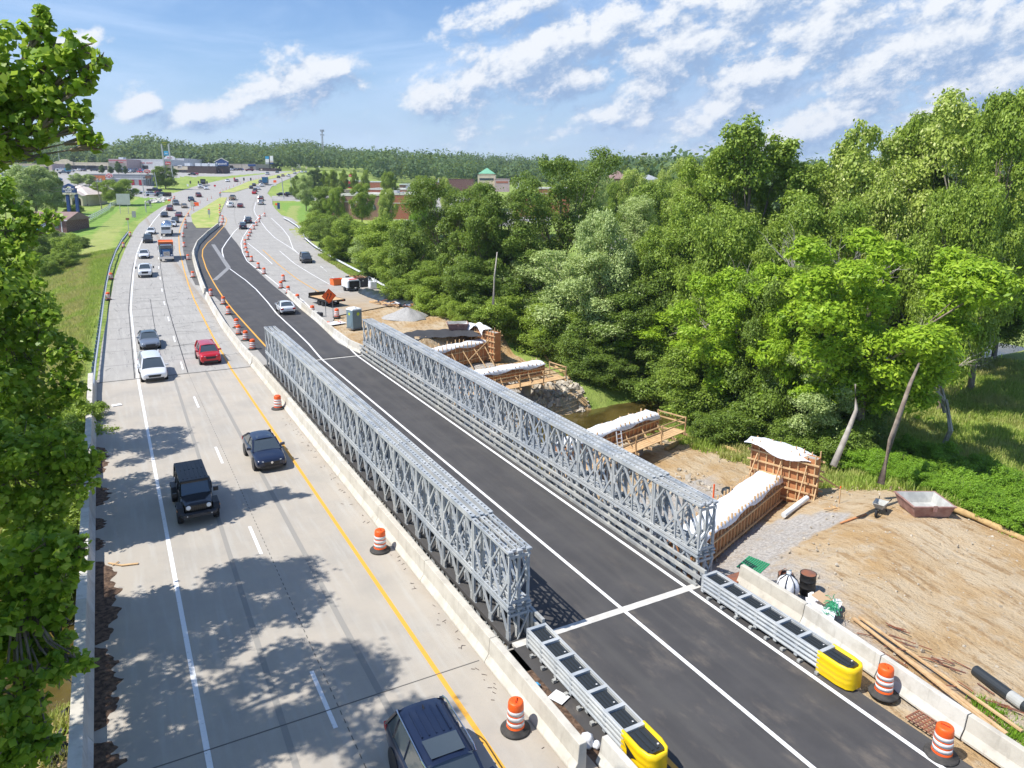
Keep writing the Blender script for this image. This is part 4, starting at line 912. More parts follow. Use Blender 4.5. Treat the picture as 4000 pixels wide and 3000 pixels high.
z_ = float(zt(12.5, 5.6)); part('pipe', MB().use('pvc_white').tube([(11.2, 5.2, z_+.25), (13.9, 5.9, z_+.45)], .15, 10), pp)

# ---------------- yard things ----------------
def zg(x_, y_): return float(zt(x_, y_))
def tub(x_, y_, rz, label, w_=2.0, l_=1.5, h_=.62):
    t = thing('mortar_tub', label, 'steel tub', (x_, y_, zg(x_, y_)+.02), rz, 'steel mortar tubs'); k = .82; th = .04
    O = [(-w_/2, -l_/2), (w_/2, -l_/2), (w_/2, l_/2), (-w_/2, l_/2)]; vs = []
    for s_, z in ((k, 0.), (1, h_), (1.05, h_), (1.05, h_+.05), (.96, h_+.05), (k-.05, .12)):
        vs += [(a*s_, b*s_, z) for a, b in O]
    fs = [(3, 2, 1, 0)]
    for l in range(5): fs += [(l*4+k_, l*4+(k_+1) % 4, (l+1)*4+(k_+1) % 4, (l+1)*4+k_) for k_ in range(4)]
    a_ = MB().use('tub_side'); a_.add(vs[:20], fs[:17]); part('tub_shell', a_, t)
    b = MB().use('tub_inside'); b.add(vs[16:24], [(0, 1, 5, 4), (1, 2, 6, 5), (2, 3, 7, 6), (3, 0, 4, 7), (4, 5, 6, 7)]); part('tub_lining', b, t)
    part('lifting_lug', MB().use('tub_side').box(-.1, .1, -l_*.53-.02, -l_*.53, h_-.2, h_+.12), t)
    part('skid', MB().use('tub_side').box(-w_*.4, w_*.4, -l_*.3, -l_*.2, -.04, 0).box(-w_*.4, w_*.4, l_*.2, l_*.3, -.04, 0), t)
tub(15.3, -.1, R(-28), 'large rusty red steel tub on the dirt near the right edge shrubs', 2.1, 1.9, .6)
tub(13.1, 53.2, R(-20), 'rusty red steel tub on the far side of the work yard', 2.3, 1.7, .7)
x_, y_ = 13.45, 1.05; t = thing('wheelbarrow', 'grey wheelbarrow standing on the dirt beside the large tub', 'wheelbarrow', (x_, y_, zg(x_, y_)+.02), R(200))
wb = MB().use('tub_inside'); vs = []
for (a, b, z) in ((.28, .2, .30), (.48, .33, .62)): vs += [(-a*.7, -b, z), (a, -b*.85, z+.02), (a, b*.85, z+.02), (-a*.7, b, z)]
wb.add(vs, [(0, 1, 2, 3), (0, 1, 5, 4), (1, 2, 6, 5), (2, 3, 7, 6), (3, 0, 4, 7)]); o = part('tray', wb, t); md = o.modifiers.new('s', 'SOLIDIFY'); md.thickness = .02
part('frame', MB().use('black_paint').bar((.62, 0, .2), (-.9, -.3, .55), .035).bar((.62, 0, .2), (-.9, .3, .55), .035).bar((-.2, -.22, .36), (-.3, -.26, 0), .035).bar((-.2, .22, .36), (-.3, .26, 0), .035), t)
part('wheel', MB().use('tyre').tr(Matrix.Translation((.62, 0, .19)) @ Matrix.Rotation(PI/2, 4, 'X')).lathe([(.08, -.045), (.19, -.045), (.19, .045), (.08, .045)], 16), t)
def barrel(x_, y_, label, m1, m2, h_, jag):
    t = thing('steel_barrel', label, 'barrel', (x_, y_, zg(x_, y_)), 0, 'open steel barrels')
    part('barrel_shell', MB().use(m1).lathe([(.32, 0), (.32, h_*.33), (.335, h_*.34), (.32, h_*.36), (.32, h_*.66), (.335, h_*.67), (.32, h_*.69), (.32, h_), (.335, h_+.02), (.305, h_+.02), (.30, h_*.3)], 22), t, True)
    part('barrel_inside', MB().use(m2).lathe([(.299, h_*.28), (.302, h_+.015)], 22).lathe([(.298, h_*.3), (.0001, h_*.3)], 22), t)
    if jag: part('torn_lid', MB().use('rust_steel').add([(-.3, .05, h_), (-.05, .3, h_+.02), (-.15, .1, h_+.22), (.2, .25, h_+.12), (.25, 0, h_+.05), (.1, .1, h_+.2)], [(0, 1, 2), (1, 3, 5), (3, 4, 5), (1, 5, 2)]), t)
barrel(3.95, -2.35, 'black open barrel with rusty inside, nearer of the two behind the bulk bag', 'black_paint', 'rust_steel', .88, False)
barrel(3.55, -1.55, 'green grey barrel with torn rusty lid behind the bulk bag', 'barrel_green', 'rust_steel', .88, True)
def bulk_bag(x_, y_, z_, label, s=1., tied=True, rz=0.):
    t = thing('bulk_bag', label, 'bulk bag', (x_, y_, z_), rz, 'white bulk bags')
    n = 22; prof = [(.34, 0), (.46, .1), (.50, .35), (.46, .6), (.36, .78), (.18, .92), (.07, 1.0), (.12, 1.12), (.05, 1.18)] if tied else [(.40, 0), (.48, .08), (.49, .45), (.46, .85), (.47, .92), (.42, .9), (.38, .6)]
    vs = []; fs = []
    for i, (r0, z0) in enumerate(prof):
        for k in range(n): a_ = 2*PI*k/n; rr = r0*(1+.09*math.cos(6*a_+i*.2))*(1 if tied else (abs(math.cos(a_))**8+abs(math.sin(a_))**8)**(-1/8)*.98); vs.append((rr*math.cos(a_)*s, rr*math.sin(a_)*s, z0*s))
    for i in range(len(prof)-1):
        for k in range(n): fs.append((i*n+k, i*n+(k+1) % n, (i+1)*n+(k+1) % n, (i+1)*n+k))
    mb = MB().use('bag_white'); mb.add(vs, fs); part('bag_body', mb, t, True)
    if tied:
        mb = MB().use('trim_black')
        for k in range(7): a_ = 2*PI*k/7; mb.tube([(.52*s*math.cos(a_), .52*s*math.sin(a_), .25*s), (.50*s*math.cos(a_), .50*s*math.sin(a_), .55*s), (.41*s*math.cos(a_), .41*s*math.sin(a_), .78*s), (.12*s*math.cos(a_), .12*s*math.sin(a_), 1.0*s)], .022, 5)
        part('straps', mb, t); part('knot', MB().use('porta_grey').tube([(-.05, 0, .98*s), (.05, .05, 1.1*s), (.12, 0, 1.2*s)], [.09, .06, .03], 7), t)
    else:
        for a_ in (PI/4, 3*PI/4, 5*PI/4, 7*PI/4): part('lifting_loop', MB().use('bag_white').tube([(.5*s*math.cos(a_), .5*s*math.sin(a_), .8*s), (.55*s*math.cos(a_), .55*s*math.sin(a_), 1.25*s), (.35*s*math.cos(a_+.2), .35*s*math.sin(a_+.2), .9*s)], .035*s, 5), t)
bulk_bag(2.75, -2.35, 0, 'tied white bulk bag with black straps behind the right barriers', .86)
t = thing('open_bag', 'open white bag with cardboard and green twine behind the right barriers', 'rubbish bag', (2.75, -4.0, 0), .5)
mb = MB().use('bag_white'); r_ = random.Random(5); n = 10; vs = []
for i in range(n+1):
    for j in range(n+1): vs.append((-1.0+2*i/n+r_.uniform(-.06, .06), -.62+1.24*j/n+r_.uniform(-.05, .05), .10+.30*math.exp(-((i/n-.15)**2*10))+.18*abs(math.sin(i*1.3+j*.8))+r_.uniform(0, .05)))
mb.add(vs, [(i*(n+1)+j, (i+1)*(n+1)+j, (i+1)*(n+1)+j+1, i*(n+1)+j+1) for i in range(n) for j in range(n)]); part('bag_sheet', mb, t, True)
part('cardboard', MB().use('cardboard').add([(-.1, -.1, .5), (.6, -.35, .42), (.8, .25, .55), (.1, .45, .62)], [(0, 1, 2, 3)]).add([(.5, -.3, .43), (.95, -.2, .3), (.95, .3, .3), (.8, .25, .55)], [(0, 1, 2, 3)]), t)
mb = MB().use('green_net')
for k in range(40):
    c = np.array([-.1+r_.gauss(0, .3), -.42+r_.gauss(0, .15), .52]); d = np.array([r_.uniform(-1, 1), r_.uniform(-.6, .6), r_.uniform(-.1, .2)])*.35; mb.tube([c-d, c+np.array([0, 0, .07]), c+d], .014, 4)
part('twine', mb, t)
t = thing('green_mat', 'flat green netting sheet on the gravel behind the first right barrier', 'netting', (3.2, -.2, .03), R(20)); mb = MB().use('green_net')
for k in range(10): mb.box(-.7, .6, -.4+k*.1, -.33+k*.1, 0+.004*k, .04+.004*k)
part('netting', mb, t)
for i, (a, b, lb) in enumerate([((3.5, -4.9), (2.3, -11.2), 'long pale board nearest the right barriers'), ((3.7, -5.0), (2.75, -11.4), 'long pale board second from the right barriers'), ((3.25, -5.6), (2.0, -11.0), 'thin pale lath lying beside the right barriers')]):
    t = thing('timber_board', lb, 'timber board', (0, 0, 0), 0, 'boards behind the right barriers'); part('board', MB().use('lumber').bar((*a, .10+.05*i), (*b, .12+.06*i), .13-.03*i, .06), t)
mb = MB().use('rust_steel'); r_ = random.Random(9)
for k in range(34):
    c = (2.4+r_.uniform(0, 2.2), -5.5-r_.uniform(0, 5)); a_ = r_.uniform(-.5, .5)+1.3; l = r_.uniform(.3, .9); mb.bar((c[0], c[1], .05+r_.uniform(0, .08)), (c[0]+math.cos(a_)*l, c[1]-math.sin(a_)*l, .05+r_.uniform(0, .15)), .03, .025)
stuff(link('scrap', mb.mesh('scrap')), 'rusty rods and sticks scattered behind the right barriers', 'debris')
t = thing('black_pipe', 'thick black drain pipe with a grey band at the right edge', 'pipe', (0, 0, 0))
part('pipe', MB().use('black_plastic').tube([(4.35, -9.05, .22), (3.95, -10.9, .22), (3.7, -12.2, .22)], .19, 16).use('shade_dark').tube([(4.351, -9.04, .22), (4.34, -9.1, .22)], .16, 16), t); part('band', MB().use('tub_inside').tube([(4.07, -10.35, .22), (3.97, -10.82, .22)], .196, 16), t)
t = thing('drain_grate', 'rusty orange drain grate in the verge beside the bottom right drum', 'drain grate', (.62, -9.75, .035), R(0)); mb = MB().use('rust_steel')
for k in range(8): mb.box(-.34, .34, -.5+k*.14, -.45+k*.14, 0, .03)
for k in range(6): mb.box(-.34+k*.13, -.30+k*.13, -.5, .53, .001, .032)
part('grate_bars', mb, t)
t = thing('timber_scrap', 'orange board lying on the dirt beside the wheelbarrow', 'timber board', (0, 0, 0)); part('board', MB().use('plywood').bar((11.3, 1.7, zg(11.3, 1.7)+.06), (12.8, 1.35, zg(12.8, 1.35)+.06), .10, .05), t)
t = thing('timber_scrap', 'short crossed boards on the dirt above the wheelbarrow', 'timber boards', (13.2, 3.6, zg(13.2, 3.6)+.05)); part('boards', MB().use('lumber').bar((-.5, .2, 0), (.3, -.1, .02), .1, .05).bar((-.2, -.2, .03), (.4, -.35, .03), .1, .05).bar((.05, .2, .06), (.2, -.3, .06), .08, .04), t)
t = thing('survey_stake', 'thin orange survey stake on the dirt behind the wheelbarrow', 'stake', (14.2, 4.0, zg(14.2, 4.0))); part('stake', MB().use('lumber').box(-.025, .025, -.025, .025, 0, .9).use('sign_orange').box(-.03, .03, -.03, .03, .9, 1.0), t)
t = thing('survey_stake', 'orange topped stake near the black rubbish bag by the wing wall', 'stake', (11.2, 10.6, zg(11.2, 10.6))); part('stake', MB().use('sign_orange').box(-.04, .04, -.03, .03, 0, .95), t)
t = thing('rubbish_bag', 'black rubbish bag on the ground beside the near wing wall', 'rubbish bag', (12.4, 10.6, zg(12.4, 10.6))); part('bag', MB().use('black_plastic').lathe([(.3, 0), (.42, .12), (.38, .32), (.2, .45), (.0001, .42)], 12), t)
# stones and rubble: banks and yard
def stones(n, fn, lab, name='stones', m='stone', smin=.06, smax=.3, seed=1):
    r_ = random.Random(seed); mb = MB().use(m)
    for _ in range(n):
        x_, y_ = fn(r_); s_ = r_.uniform(smin, smax)*r_.uniform(.4, 1); z_ = zg(x_, y_)
        X = Matrix.Translation((x_, y_, z_+s_*.15)) @ Matrix.Rotation(r_.uniform(0, 6), 4, Vector((r_.random(), r_.random(), r_.random()+.1)).normalized())
        mb.tr(X).add([(v[0]*s_*r_.uniform(.6, 1.1), v[1]*s_*r_.uniform(.6, 1.), v[2]*s_*r_.uniform(.35, .7)) for v in ((-1, -1, -1), (1, -1, -1), (1, 1, -1), (-1, 1, -1), (-.8, -.7, 1), (.7, -.8, 1), (.8, .7, 1), (-.7, .8, 1))], [(0, 3, 2, 1), (4, 5, 6, 7), (0, 1, 5, 4), (1, 2, 6, 5), (2, 3, 7, 6), (3, 0, 4, 7)])
    mb.tr(None); return stuff(link(name, mb.mesh(name)), lab, 'stones')
def f1(r_): x_ = r_.uniform(9, 20); return x_, float(creek_y(x_))+r_.gauss(6.6, 1.2)
stones(420, f1, 'broken rock along the far creek bank under the pier cap', smax=.55)
def f2(r_): x_ = r_.uniform(1.8, 17); return x_, r_.uniform(-14, 16)
stones(900, f2, 'loose pebbles and clods over the dirt yard', 'pebbles', 'stone', .02, .09, 2)
def f3(r_): x_ = r_.uniform(1.8, 13); return x_, r_.uniform(9, 16)
stones(260, f3, 'crushed rock in front of the near abutment', 'crushed_rock', 'stone', .05, .25, 3)
def f4(r_): x_ = r_.uniform(1.8, 14); return x_, r_.uniform(40, 47)
stones(260, f4, 'crushed rock in front of the far abutment', 'crushed_rock', 'stone', .05, .3, 4)
def f5(r_): x_ = r_.uniform(-30, -23.4); return x_, float(creek_y(x_))+r_.gauss(0, 4)
stones(300, f5, 'dark wet rocks in the creek left of the old bridge', 'creek_rocks', 'shade_dark', .1, .5, 6)
# straw socks
def sock(pts, label):
    t = thing('straw_sock', label, 'erosion sock', (0, 0, 0), 0, 'straw erosion socks'); P = resample([tuple(p) for p in pts], .6)
    part('sock', MB().use('straw_sock').tube([(p[0]+random.uniform(-.04, .04), p[1], zg(p[0], p[1])+.16) for p in P], [.17*random.uniform(.85, 1.1) for _ in P], 8), t, True)
sock([GT(*p)[:2] for p in [(2900, 1778), (2820, 1750), (2740, 1720), (2680, 1712), (2640, 1740), (2600, 1765)]], 'tan straw sock curving on the near creek bank beside the pier cap')
sock([GT(*p)[:2] for p in [(1545, 1150), (1600, 1178), (1700, 1220), (1800, 1252), (1880, 1275)]], 'long tan straw sock along the yard edge behind the gravel heap')
sock([GT(*p)[:2] for p in [(2120, 1385), (2160, 1430), (2205, 1465), (2232, 1495)]], 'tan straw sock on the bank beside the farther pier cap')
sock([(16.6, .4), (16.6, -2.0), (16.2, -5), (15.6, -9), (14.8, -14)], 'tan straw sock along the yard edge below the right shrubs')
# gravel heap
t = thing('gravel_heap', 'grey cone of gravel on the far side of the yard', 'gravel heap', (0, 0, 0)); mb = MB().use('gravel_pile'); cx_, cy_ = 10.6, 62.5; n = 30; vs = [(cx_, cy_, zg(cx_, cy_)+1.25)]; fs = []
for j in range(1, 9):
    for k in range(n):
        a_ = 2*PI*k/n; r0 = j/8*2.35*(1+.10*math.sin(3*a_)+.06*math.sin(7*a_+1)); h_ = 1.25*(1-j/8)**.9+.05*math.sin(5*a_+j); vs.append((cx_+r0*1.15*math.cos(a_), cy_+r0*1.0*math.sin(a_), (zg(cx_, cy_))+h_-.06*(j == 8)))
for k in range(n): fs.append((0, 1+k, 1+(k+1) % n))
for j in range(7):
    for k in range(n): fs.append((1+j*n+k, 1+(j+1)*n+k, 1+(j+1)*n+(k+1) % n, 1+j*n+(k+1) % n))
mb.add(vs, fs); part('heap', mb, t, True)
# portable toilet
t = thing('portable_toilet', 'grey portable toilet with a white roof at the far end of the right truss', 'portable toilet', (2.95, 58.6, .05), R(18))
mb = MB().use('porta_grey').box(-.6, .6, -.6, .6, .1, 2.12)
for s_ in (-1, 1):
    for k in (0.35, .85, 1.35): mb.box(-.45 if s_ < 0 else -.45, .45, s_*.6-(.02 if s_ < 0 else -.0), s_*.6+(.0 if s_ < 0 else .02), k, k+.38)
part('cabin', mb, t, mod=.02); part('door', MB().use('porta_grey').box(-.625, -.602, -.48, .48, .15, 2.0).box(-.65, -.626, -.35, .35, .3, .8), t)
part('base_skid', MB().use('rail_post').box(-.65, .65, -.65, .65, 0, .098), t)
part('roof', MB().use('porta_white').add([(-.64, -.64, 2.12), (.64, -.64, 2.12), (.64, .64, 2.12), (-.64, .64, 2.12), (-.6, -.6, 2.25), (.6, -.6, 2.25), (.6, .6, 2.25), (-.6, .6, 2.25), (-.25, -.35, 2.38), (.25, -.35, 2.38), (.25, .35, 2.38), (-.25, .35, 2.38)], [(0, 1, 5, 4), (1, 2, 6, 5), (2, 3, 7, 6), (3, 0, 4, 7), (4, 5, 9, 8), (5, 6, 10, 9), (6, 7, 11, 10), (7, 4, 8, 11), (8, 9, 10, 11), (3, 2, 1, 0)]), t)
part('vent_pipe', MB().use('black_paint').box(-.1, -.05, -.5, -.45, 2.2, 2.45), t)
part('company_mark', MB().use('lime').tr(Matrix.Translation((.1, -.626, 1.68)) @ Matrix.Rotation(PI/2, 4, 'X')).lathe([(.19, 0), (.19, .004)], 18), t); part('company_mark', MB().use('lime').tr(Matrix.Translation((-.628, .02, 1.68)) @ Matrix.Rotation(-PI/2, 4, 'Y')).lathe([(.16, 0), (.16, .004)], 18), t)
# diamond sign
P1 = GR(1280, 1228); P2 = GR(1308, 1222)
t = thing('road_sign', 'orange diamond sign with two winding arrows on two posts behind the barriers', 'road sign', (2.35, 66.8, 0), R(4))
part('post', MB().use('rail_post').box(-.48, -.42, -.03, .03, 0, 2.9), t); part('post', MB().use('rail_post').box(.42, .48, -.03, .03, 0, 2.9), t)
c = 2.55; h_ = .92; part('sign_panel', MB().use('sign_orange').prism([(0, c-h_), (h_, c), (0, c+h_), (-h_, c)], -.05, -.035, 'y'), t)
bm_ = MB().use('black_paint')
bm_.bar((-.85, -.052, c), (0, -.052, c+.85), .02, .004, up=(0, 1, 0)).bar((0, -.052, c+.85), (.85, -.052, c), .02, .004, up=(0, 1, 0)).bar((.85, -.052, c), (0, -.052, c-.85), .02, .004, up=(0, 1, 0)).bar((0, -.052, c-.85), (-.85, -.052, c), .02, .004, up=(0, 1, 0))
for ox in (-.18, .2):
    pts = [(-.12, -.34), (-.12, -.16), (.06, .06), (.06, .2)]
    for p, q in zip(pts[:-1], pts[1:]): bm_.bar((ox+p[0], -.053, c+p[1]), (ox+q[0], -.053, c+q[1]), .085, .004, up=(0, 1, 0))
    bm_.prism([(ox-.06, c+.17), (ox+.18, c+.17), (ox+.06, c+.38)], -.056, -.052, 'y')
part('arrows', bm_, t)
# flatbed trailer
t = thing('flatbed_trailer', 'empty dark flatbed trailer parked behind the diamond sign', 'trailer', (4.4, 75.8, float(base_z(75))+.01), R(14))
part('bed', MB().use('lumber').box(-1.2, 1.2, -2.6, 2.6, .86, .9), t); part('bed_frame', MB().use('black_paint').box(-1.25, -1.201, -2.65, 2.65, .68, .93).box(1.201, 1.25, -2.65, 2.65, .68, .93).box(-1.25, 1.25, -2.72, -2.651, .66, .93).box(-1.2, 1.2, 2.6, 2.68, .68, 1.35).box(-1.2, 1.2, -2.6, 2.6, .7, .855), t)
for s_ in (-1, 1):
    for yy in (-.9, .1): part('wheel', MB().use('tyre').tr(Matrix.Translation((s_*1.05, yy, .36)) @ Matrix.Rotation(PI/2, 4, 'Y')).lathe([(.16, -.12), (.36, -.12), (.36, .12), (.16, .12)], 16).use('rim').lathe([(.16, -.08), (.16, .10), (.001, .10)], 12), t)
part('tail_lamp', MB().use('tail_red').box(-1.0, -.8, -2.74, -2.721, .74, .82).box(.8, 1.0, -2.74, -2.721, .74, .82), t); part('number_plate', MB().use('plate').box(-.35, -.05, -2.74, -2.721, .70, .86), t); part('drawbar', MB().use('black_paint').bar((0, 2.6, .7), (0, 4.0, .5), .1).box(-.05, .05, 2.9, 3.0, .5, 1.4), t)
# compressor
t = thing('towed_compressor', 'white towed compressor with black grille beside the plastic sheeting', 'compressor', (10.9, 86.2, float(base_z(86))+.01), R(4))
part('hood', MB().use('porta_white').prism([(-1.0, .55), (1.0, .55), (1.0, 1.45), (.75, 1.75), (-.75, 1.75), (-1.0, 1.45)], -.95, 1.6, 'y'), t, mod=.05); part('grille', MB().use('black_paint').box(-.72, .85, -.99, -.951, .6, 1.55), t)
part('red_stripe', MB().use('sign_red').box(-.6, .6, -.9, .2, 1.751, 1.78), t); part('chassis', MB().use('black_paint').box(-.9, .9, -1.1, 1.8, .4, .549).bar((0, 1.7, .5), (0, 2.9, .4), .1), t); part('hose_reel', MB().use('plate').lathe([(.14, 0), (.14, .1)], 12, (.2, -1.1, .5)), t)
for s_ in (-1, 1): part('wheel', MB().use('tyre').tr(Matrix.Translation((s_*.98, .3, .33)) @ Matrix.Rotation(PI/2, 4, 'Y')).lathe([(.15, -.1), (.33, -.1), (.33, .1), (.15, .1)], 16), t)
# dumpster with scrap, crate, bag
t = thing('waste_container', 'black waste container filled with scrap timber beside the guardrail', 'waste container', (13.4, 91, float(base_z(91))+.01), R(8))
part('container', MB().use('shade_dark').box(-1.3, 1.3, -1.9, -1.82, .1, 1.35).box(-1.3, 1.3, 1.82, 1.9, .1, 1.35).box(-1.3, -1.22, -1.82, 1.82, .1, 1.35).box(1.22, 1.3, -1.82, 1.82, .1, 1.35).box(-1.22, 1.22, -1.82, 1.82, .1, .2), t); part('label_plate', MB().use('plate').box(-.2, 0, -1.91, -1.901, .9, 1.05), t)
mb = MB(); r_ = random.Random(4)
for k in range(60): mb.use(r_.choice(['lumber', 'plywood', 'wall_brown', 'rust_steel'])); c_ = (r_.uniform(-1, 1), r_.uniform(-1.6, 1.6), r_.uniform(1.0, 1.35)); a_ = r_.uniform(0, PI); mb.bar(c_, (c_[0]+.5*math.cos(a_), c_[1]+.7*math.sin(a_), c_[2]+r_.uniform(-.1, .2)), .09, .05)
part('scrap_timber', mb, t)
t = thing('steel_bin', 'small orange red steel bin left of the waste container', 'bin', (10.6, 93, float(base_z(96))+.01), R(8)); part('bin_shell', MB().use('load_orange').prism([(-.8, .0), (.8, .0), (.95, .95), (.88, .95), (.75, .08), (-.75, .08), (-.88, .95), (-.95, .95)], -.7, .7, 'y').box(-.86, .86, -.72, -.68, .0, .95).box(-.86, .86, .68, .72, 0, .95), t)
bulk_bag(14.3, 86.8, float(base_z(87)), 'open white bulk bag with loops beside the waste container', 1.25, False)
# plastic sheeting over stacked goods, boards
t = thing('plastic_sheeting', 'long dark plastic sheet over stacked material beside the guardrail end', 'tarpaulin', (0, 0, 0)); a = GR(1400, 1122); b = GR(1590, 1195)
a, b = np.array([12.2, 84.]), np.array([14.6, 69.5]); vs = []; fs = []; n, m_ = 40, 10; r_ = random.Random(8); d = (b-a)/np.hypot(*(b-a)); nr = np.array([-d[1], d[0]])
for i in range(n+1):
    w_ = 1.1+.9*math.sin(min(1, i/n*1.3)*PI*.8)
    for j in range(m_+1):
        u = (j/m_-.5)*2; p = a+(b-a)*i/n+nr*u*w_; vs.append((p[0]+r_.uniform(-.05, .05), p[1]+r_.uniform(-.05, .05), float(base_z(p[1]))+.03+(.42+.15*math.sin(i*.9))*(1-abs(u)**3)+.06*math.sin(i*1.9+j*1.1)+r_.uniform(0, .04)))
for i in range(n):
    for j in range(m_): k = i*(m_+1)+j; fs.append((k, k+1, k+m_+2, k+m_+1))
mb = MB().use('plastic_sheet_dark'); mb.add(vs, fs); part('sheet', mb, t, True)
def lumber_stack(x_, y_, rz, n, L, label):
    t = thing('lumber_stack', label, 'lumber stack', (x_, y_, max(0, zg(x_, y_))+.02), rz, 'lumber stacks'); mb = MB().use('lumber')
    for i in range(n): mb.box(-.5+(i % 5)*.2, -.33+(i % 5)*.2, -L/2+random.uniform(-.1, .1), L/2+random.uniform(-.1, .1), .08*(i//5), .08*(i//5)+.07)
    part('boards', mb, t)
lumber_stack(11.1, 73.0, R(24), 15, 4, 'tan lumber stack in front of the dark plastic sheeting'); lumber_stack(14.2, 68, R(24), 9, 2.6, 'small tan lumber stack at the near end of the plastic sheeting')
mb = MB(); r_ = random.Random(14)
for k in range(90):
    s_ = r_.random(); c_ = (10.8+s_*5.5+r_.uniform(-.6, .6), 73-s_*10.+r_.uniform(-1, 1)); a_ = r_.uniform(0, PI); l = r_.uniform(.3, 1.3); mb.use(r_.choice(['lumber', 'plywood', 'shade_dark', 'sign_blue', 'wall_brown', 'bag_white', 'rust_steel'])); z_ = .08+r_.uniform(0, .3); mb.bar((c_[0], c_[1], z_), (c_[0]+l*math.cos(a_), c_[1]+l*math.sin(a_), z_+r_.uniform(-.05, .1)), r_.uniform(.06, .25), .04)
stuff(link('debris', mb.mesh('debris')), 'heap of broken boards and site rubbish behind the gravel heap', 'debris')
t = thing('rag_pile', 'white and orange sheeting on the ground beside the portable toilet', 'rag', (1.9, 62.3, .03), .3); mb = MB().use('bag_white'); vs = []; r_ = random.Random(15)
for i in range(9):
    for j in range(7): vs.append((-1+i*.25, -.7+j*.22, .03+r_.uniform(0, .18)*(0 < i < 8 and 0 < j < 6)))
mb.add(vs, [(i*7+j, (i+1)*7+j, (i+1)*7+j+1, i*7+j+1) for i in range(8) for j in range(6)]); part('sheet', mb, t, True); part('orange_cloth', MB().use('sign_orange').box(-1.1, -.5, .5, 1.0, .05, .16).box(.1, .4, -.4, -.1, .2, .22), t, mod=.04)
t = thing('rubbish_bag', 'white rubbish bag between the parapet end and the short barrier', 'rubbish bag', (-9.28, -5.4, .0)); part('bag', MB().use('bag_white').lathe([(.22, 0), (.26, .10), (.17, .2), (.2, .28), (.08, .36), (.0001, .33)], 7).lathe([(.12, 0), (.16, .08), (.06, .2), (.0001, .2)], 6, (.2, -.22, 0)), t, True)
t = thing('paper_sheet', 'white board lying between the tan parapet and left crash cushion', 'board', (-8.95, -3.3, .05), .4); part('board', MB().use('sign_white').box(-.24, .24, -.28, .28, 0, .015), t)
t = thing('plastic_bottle', 'crushed blue plastic wrapper beside the tan parapet near the white board', 'litter', (-9.35, -2.5, .02), .6); part('wrapper', MB().use('sign_sky').lathe([(.05, 0), (.12, .05), (.1, .14), (.03, .16)], 7).box(-.1, .15, -.1, .08, .0, .05), t)
t = thing('litter', 'small white flattened litter on the left shoulder above the tree shadow', 'litter', (-21.0, 38.6, .01), .2); part('litter_sheet', MB().use('sign_white').box(-.32, .32, -.22, .22, 0, .05), t, mod=.02)
t = thing('timber_scrap', 'pale splintered trim piece lying on the left shoulder', 'timber scrap', (-21.2, 12.6, .02), 0); part('trim', MB().use('lumber').bar((-.6, .6, .02), (-.1, .1, .03), .08, .03).bar((-.1, .1, .03), (.55, -.05, .02), .12, .03).bar((-.45, .3, .02), (-.2, .5, .04), .05, .03), t)
t = thing('roller_tool', 'rolled grey plastic beside a dark motor behind the pale barriers', 'sheet roll', (0, 0, 0)); part('roll', MB().use('tub_inside').tube([(.9, 72, .25), (1.3, 68, .25)], .28, 8), t); part('motor', MB().use('shade_dark').box(1.2, 1.7, 67.2, 67.8, .1, .5), t, mod=.05)
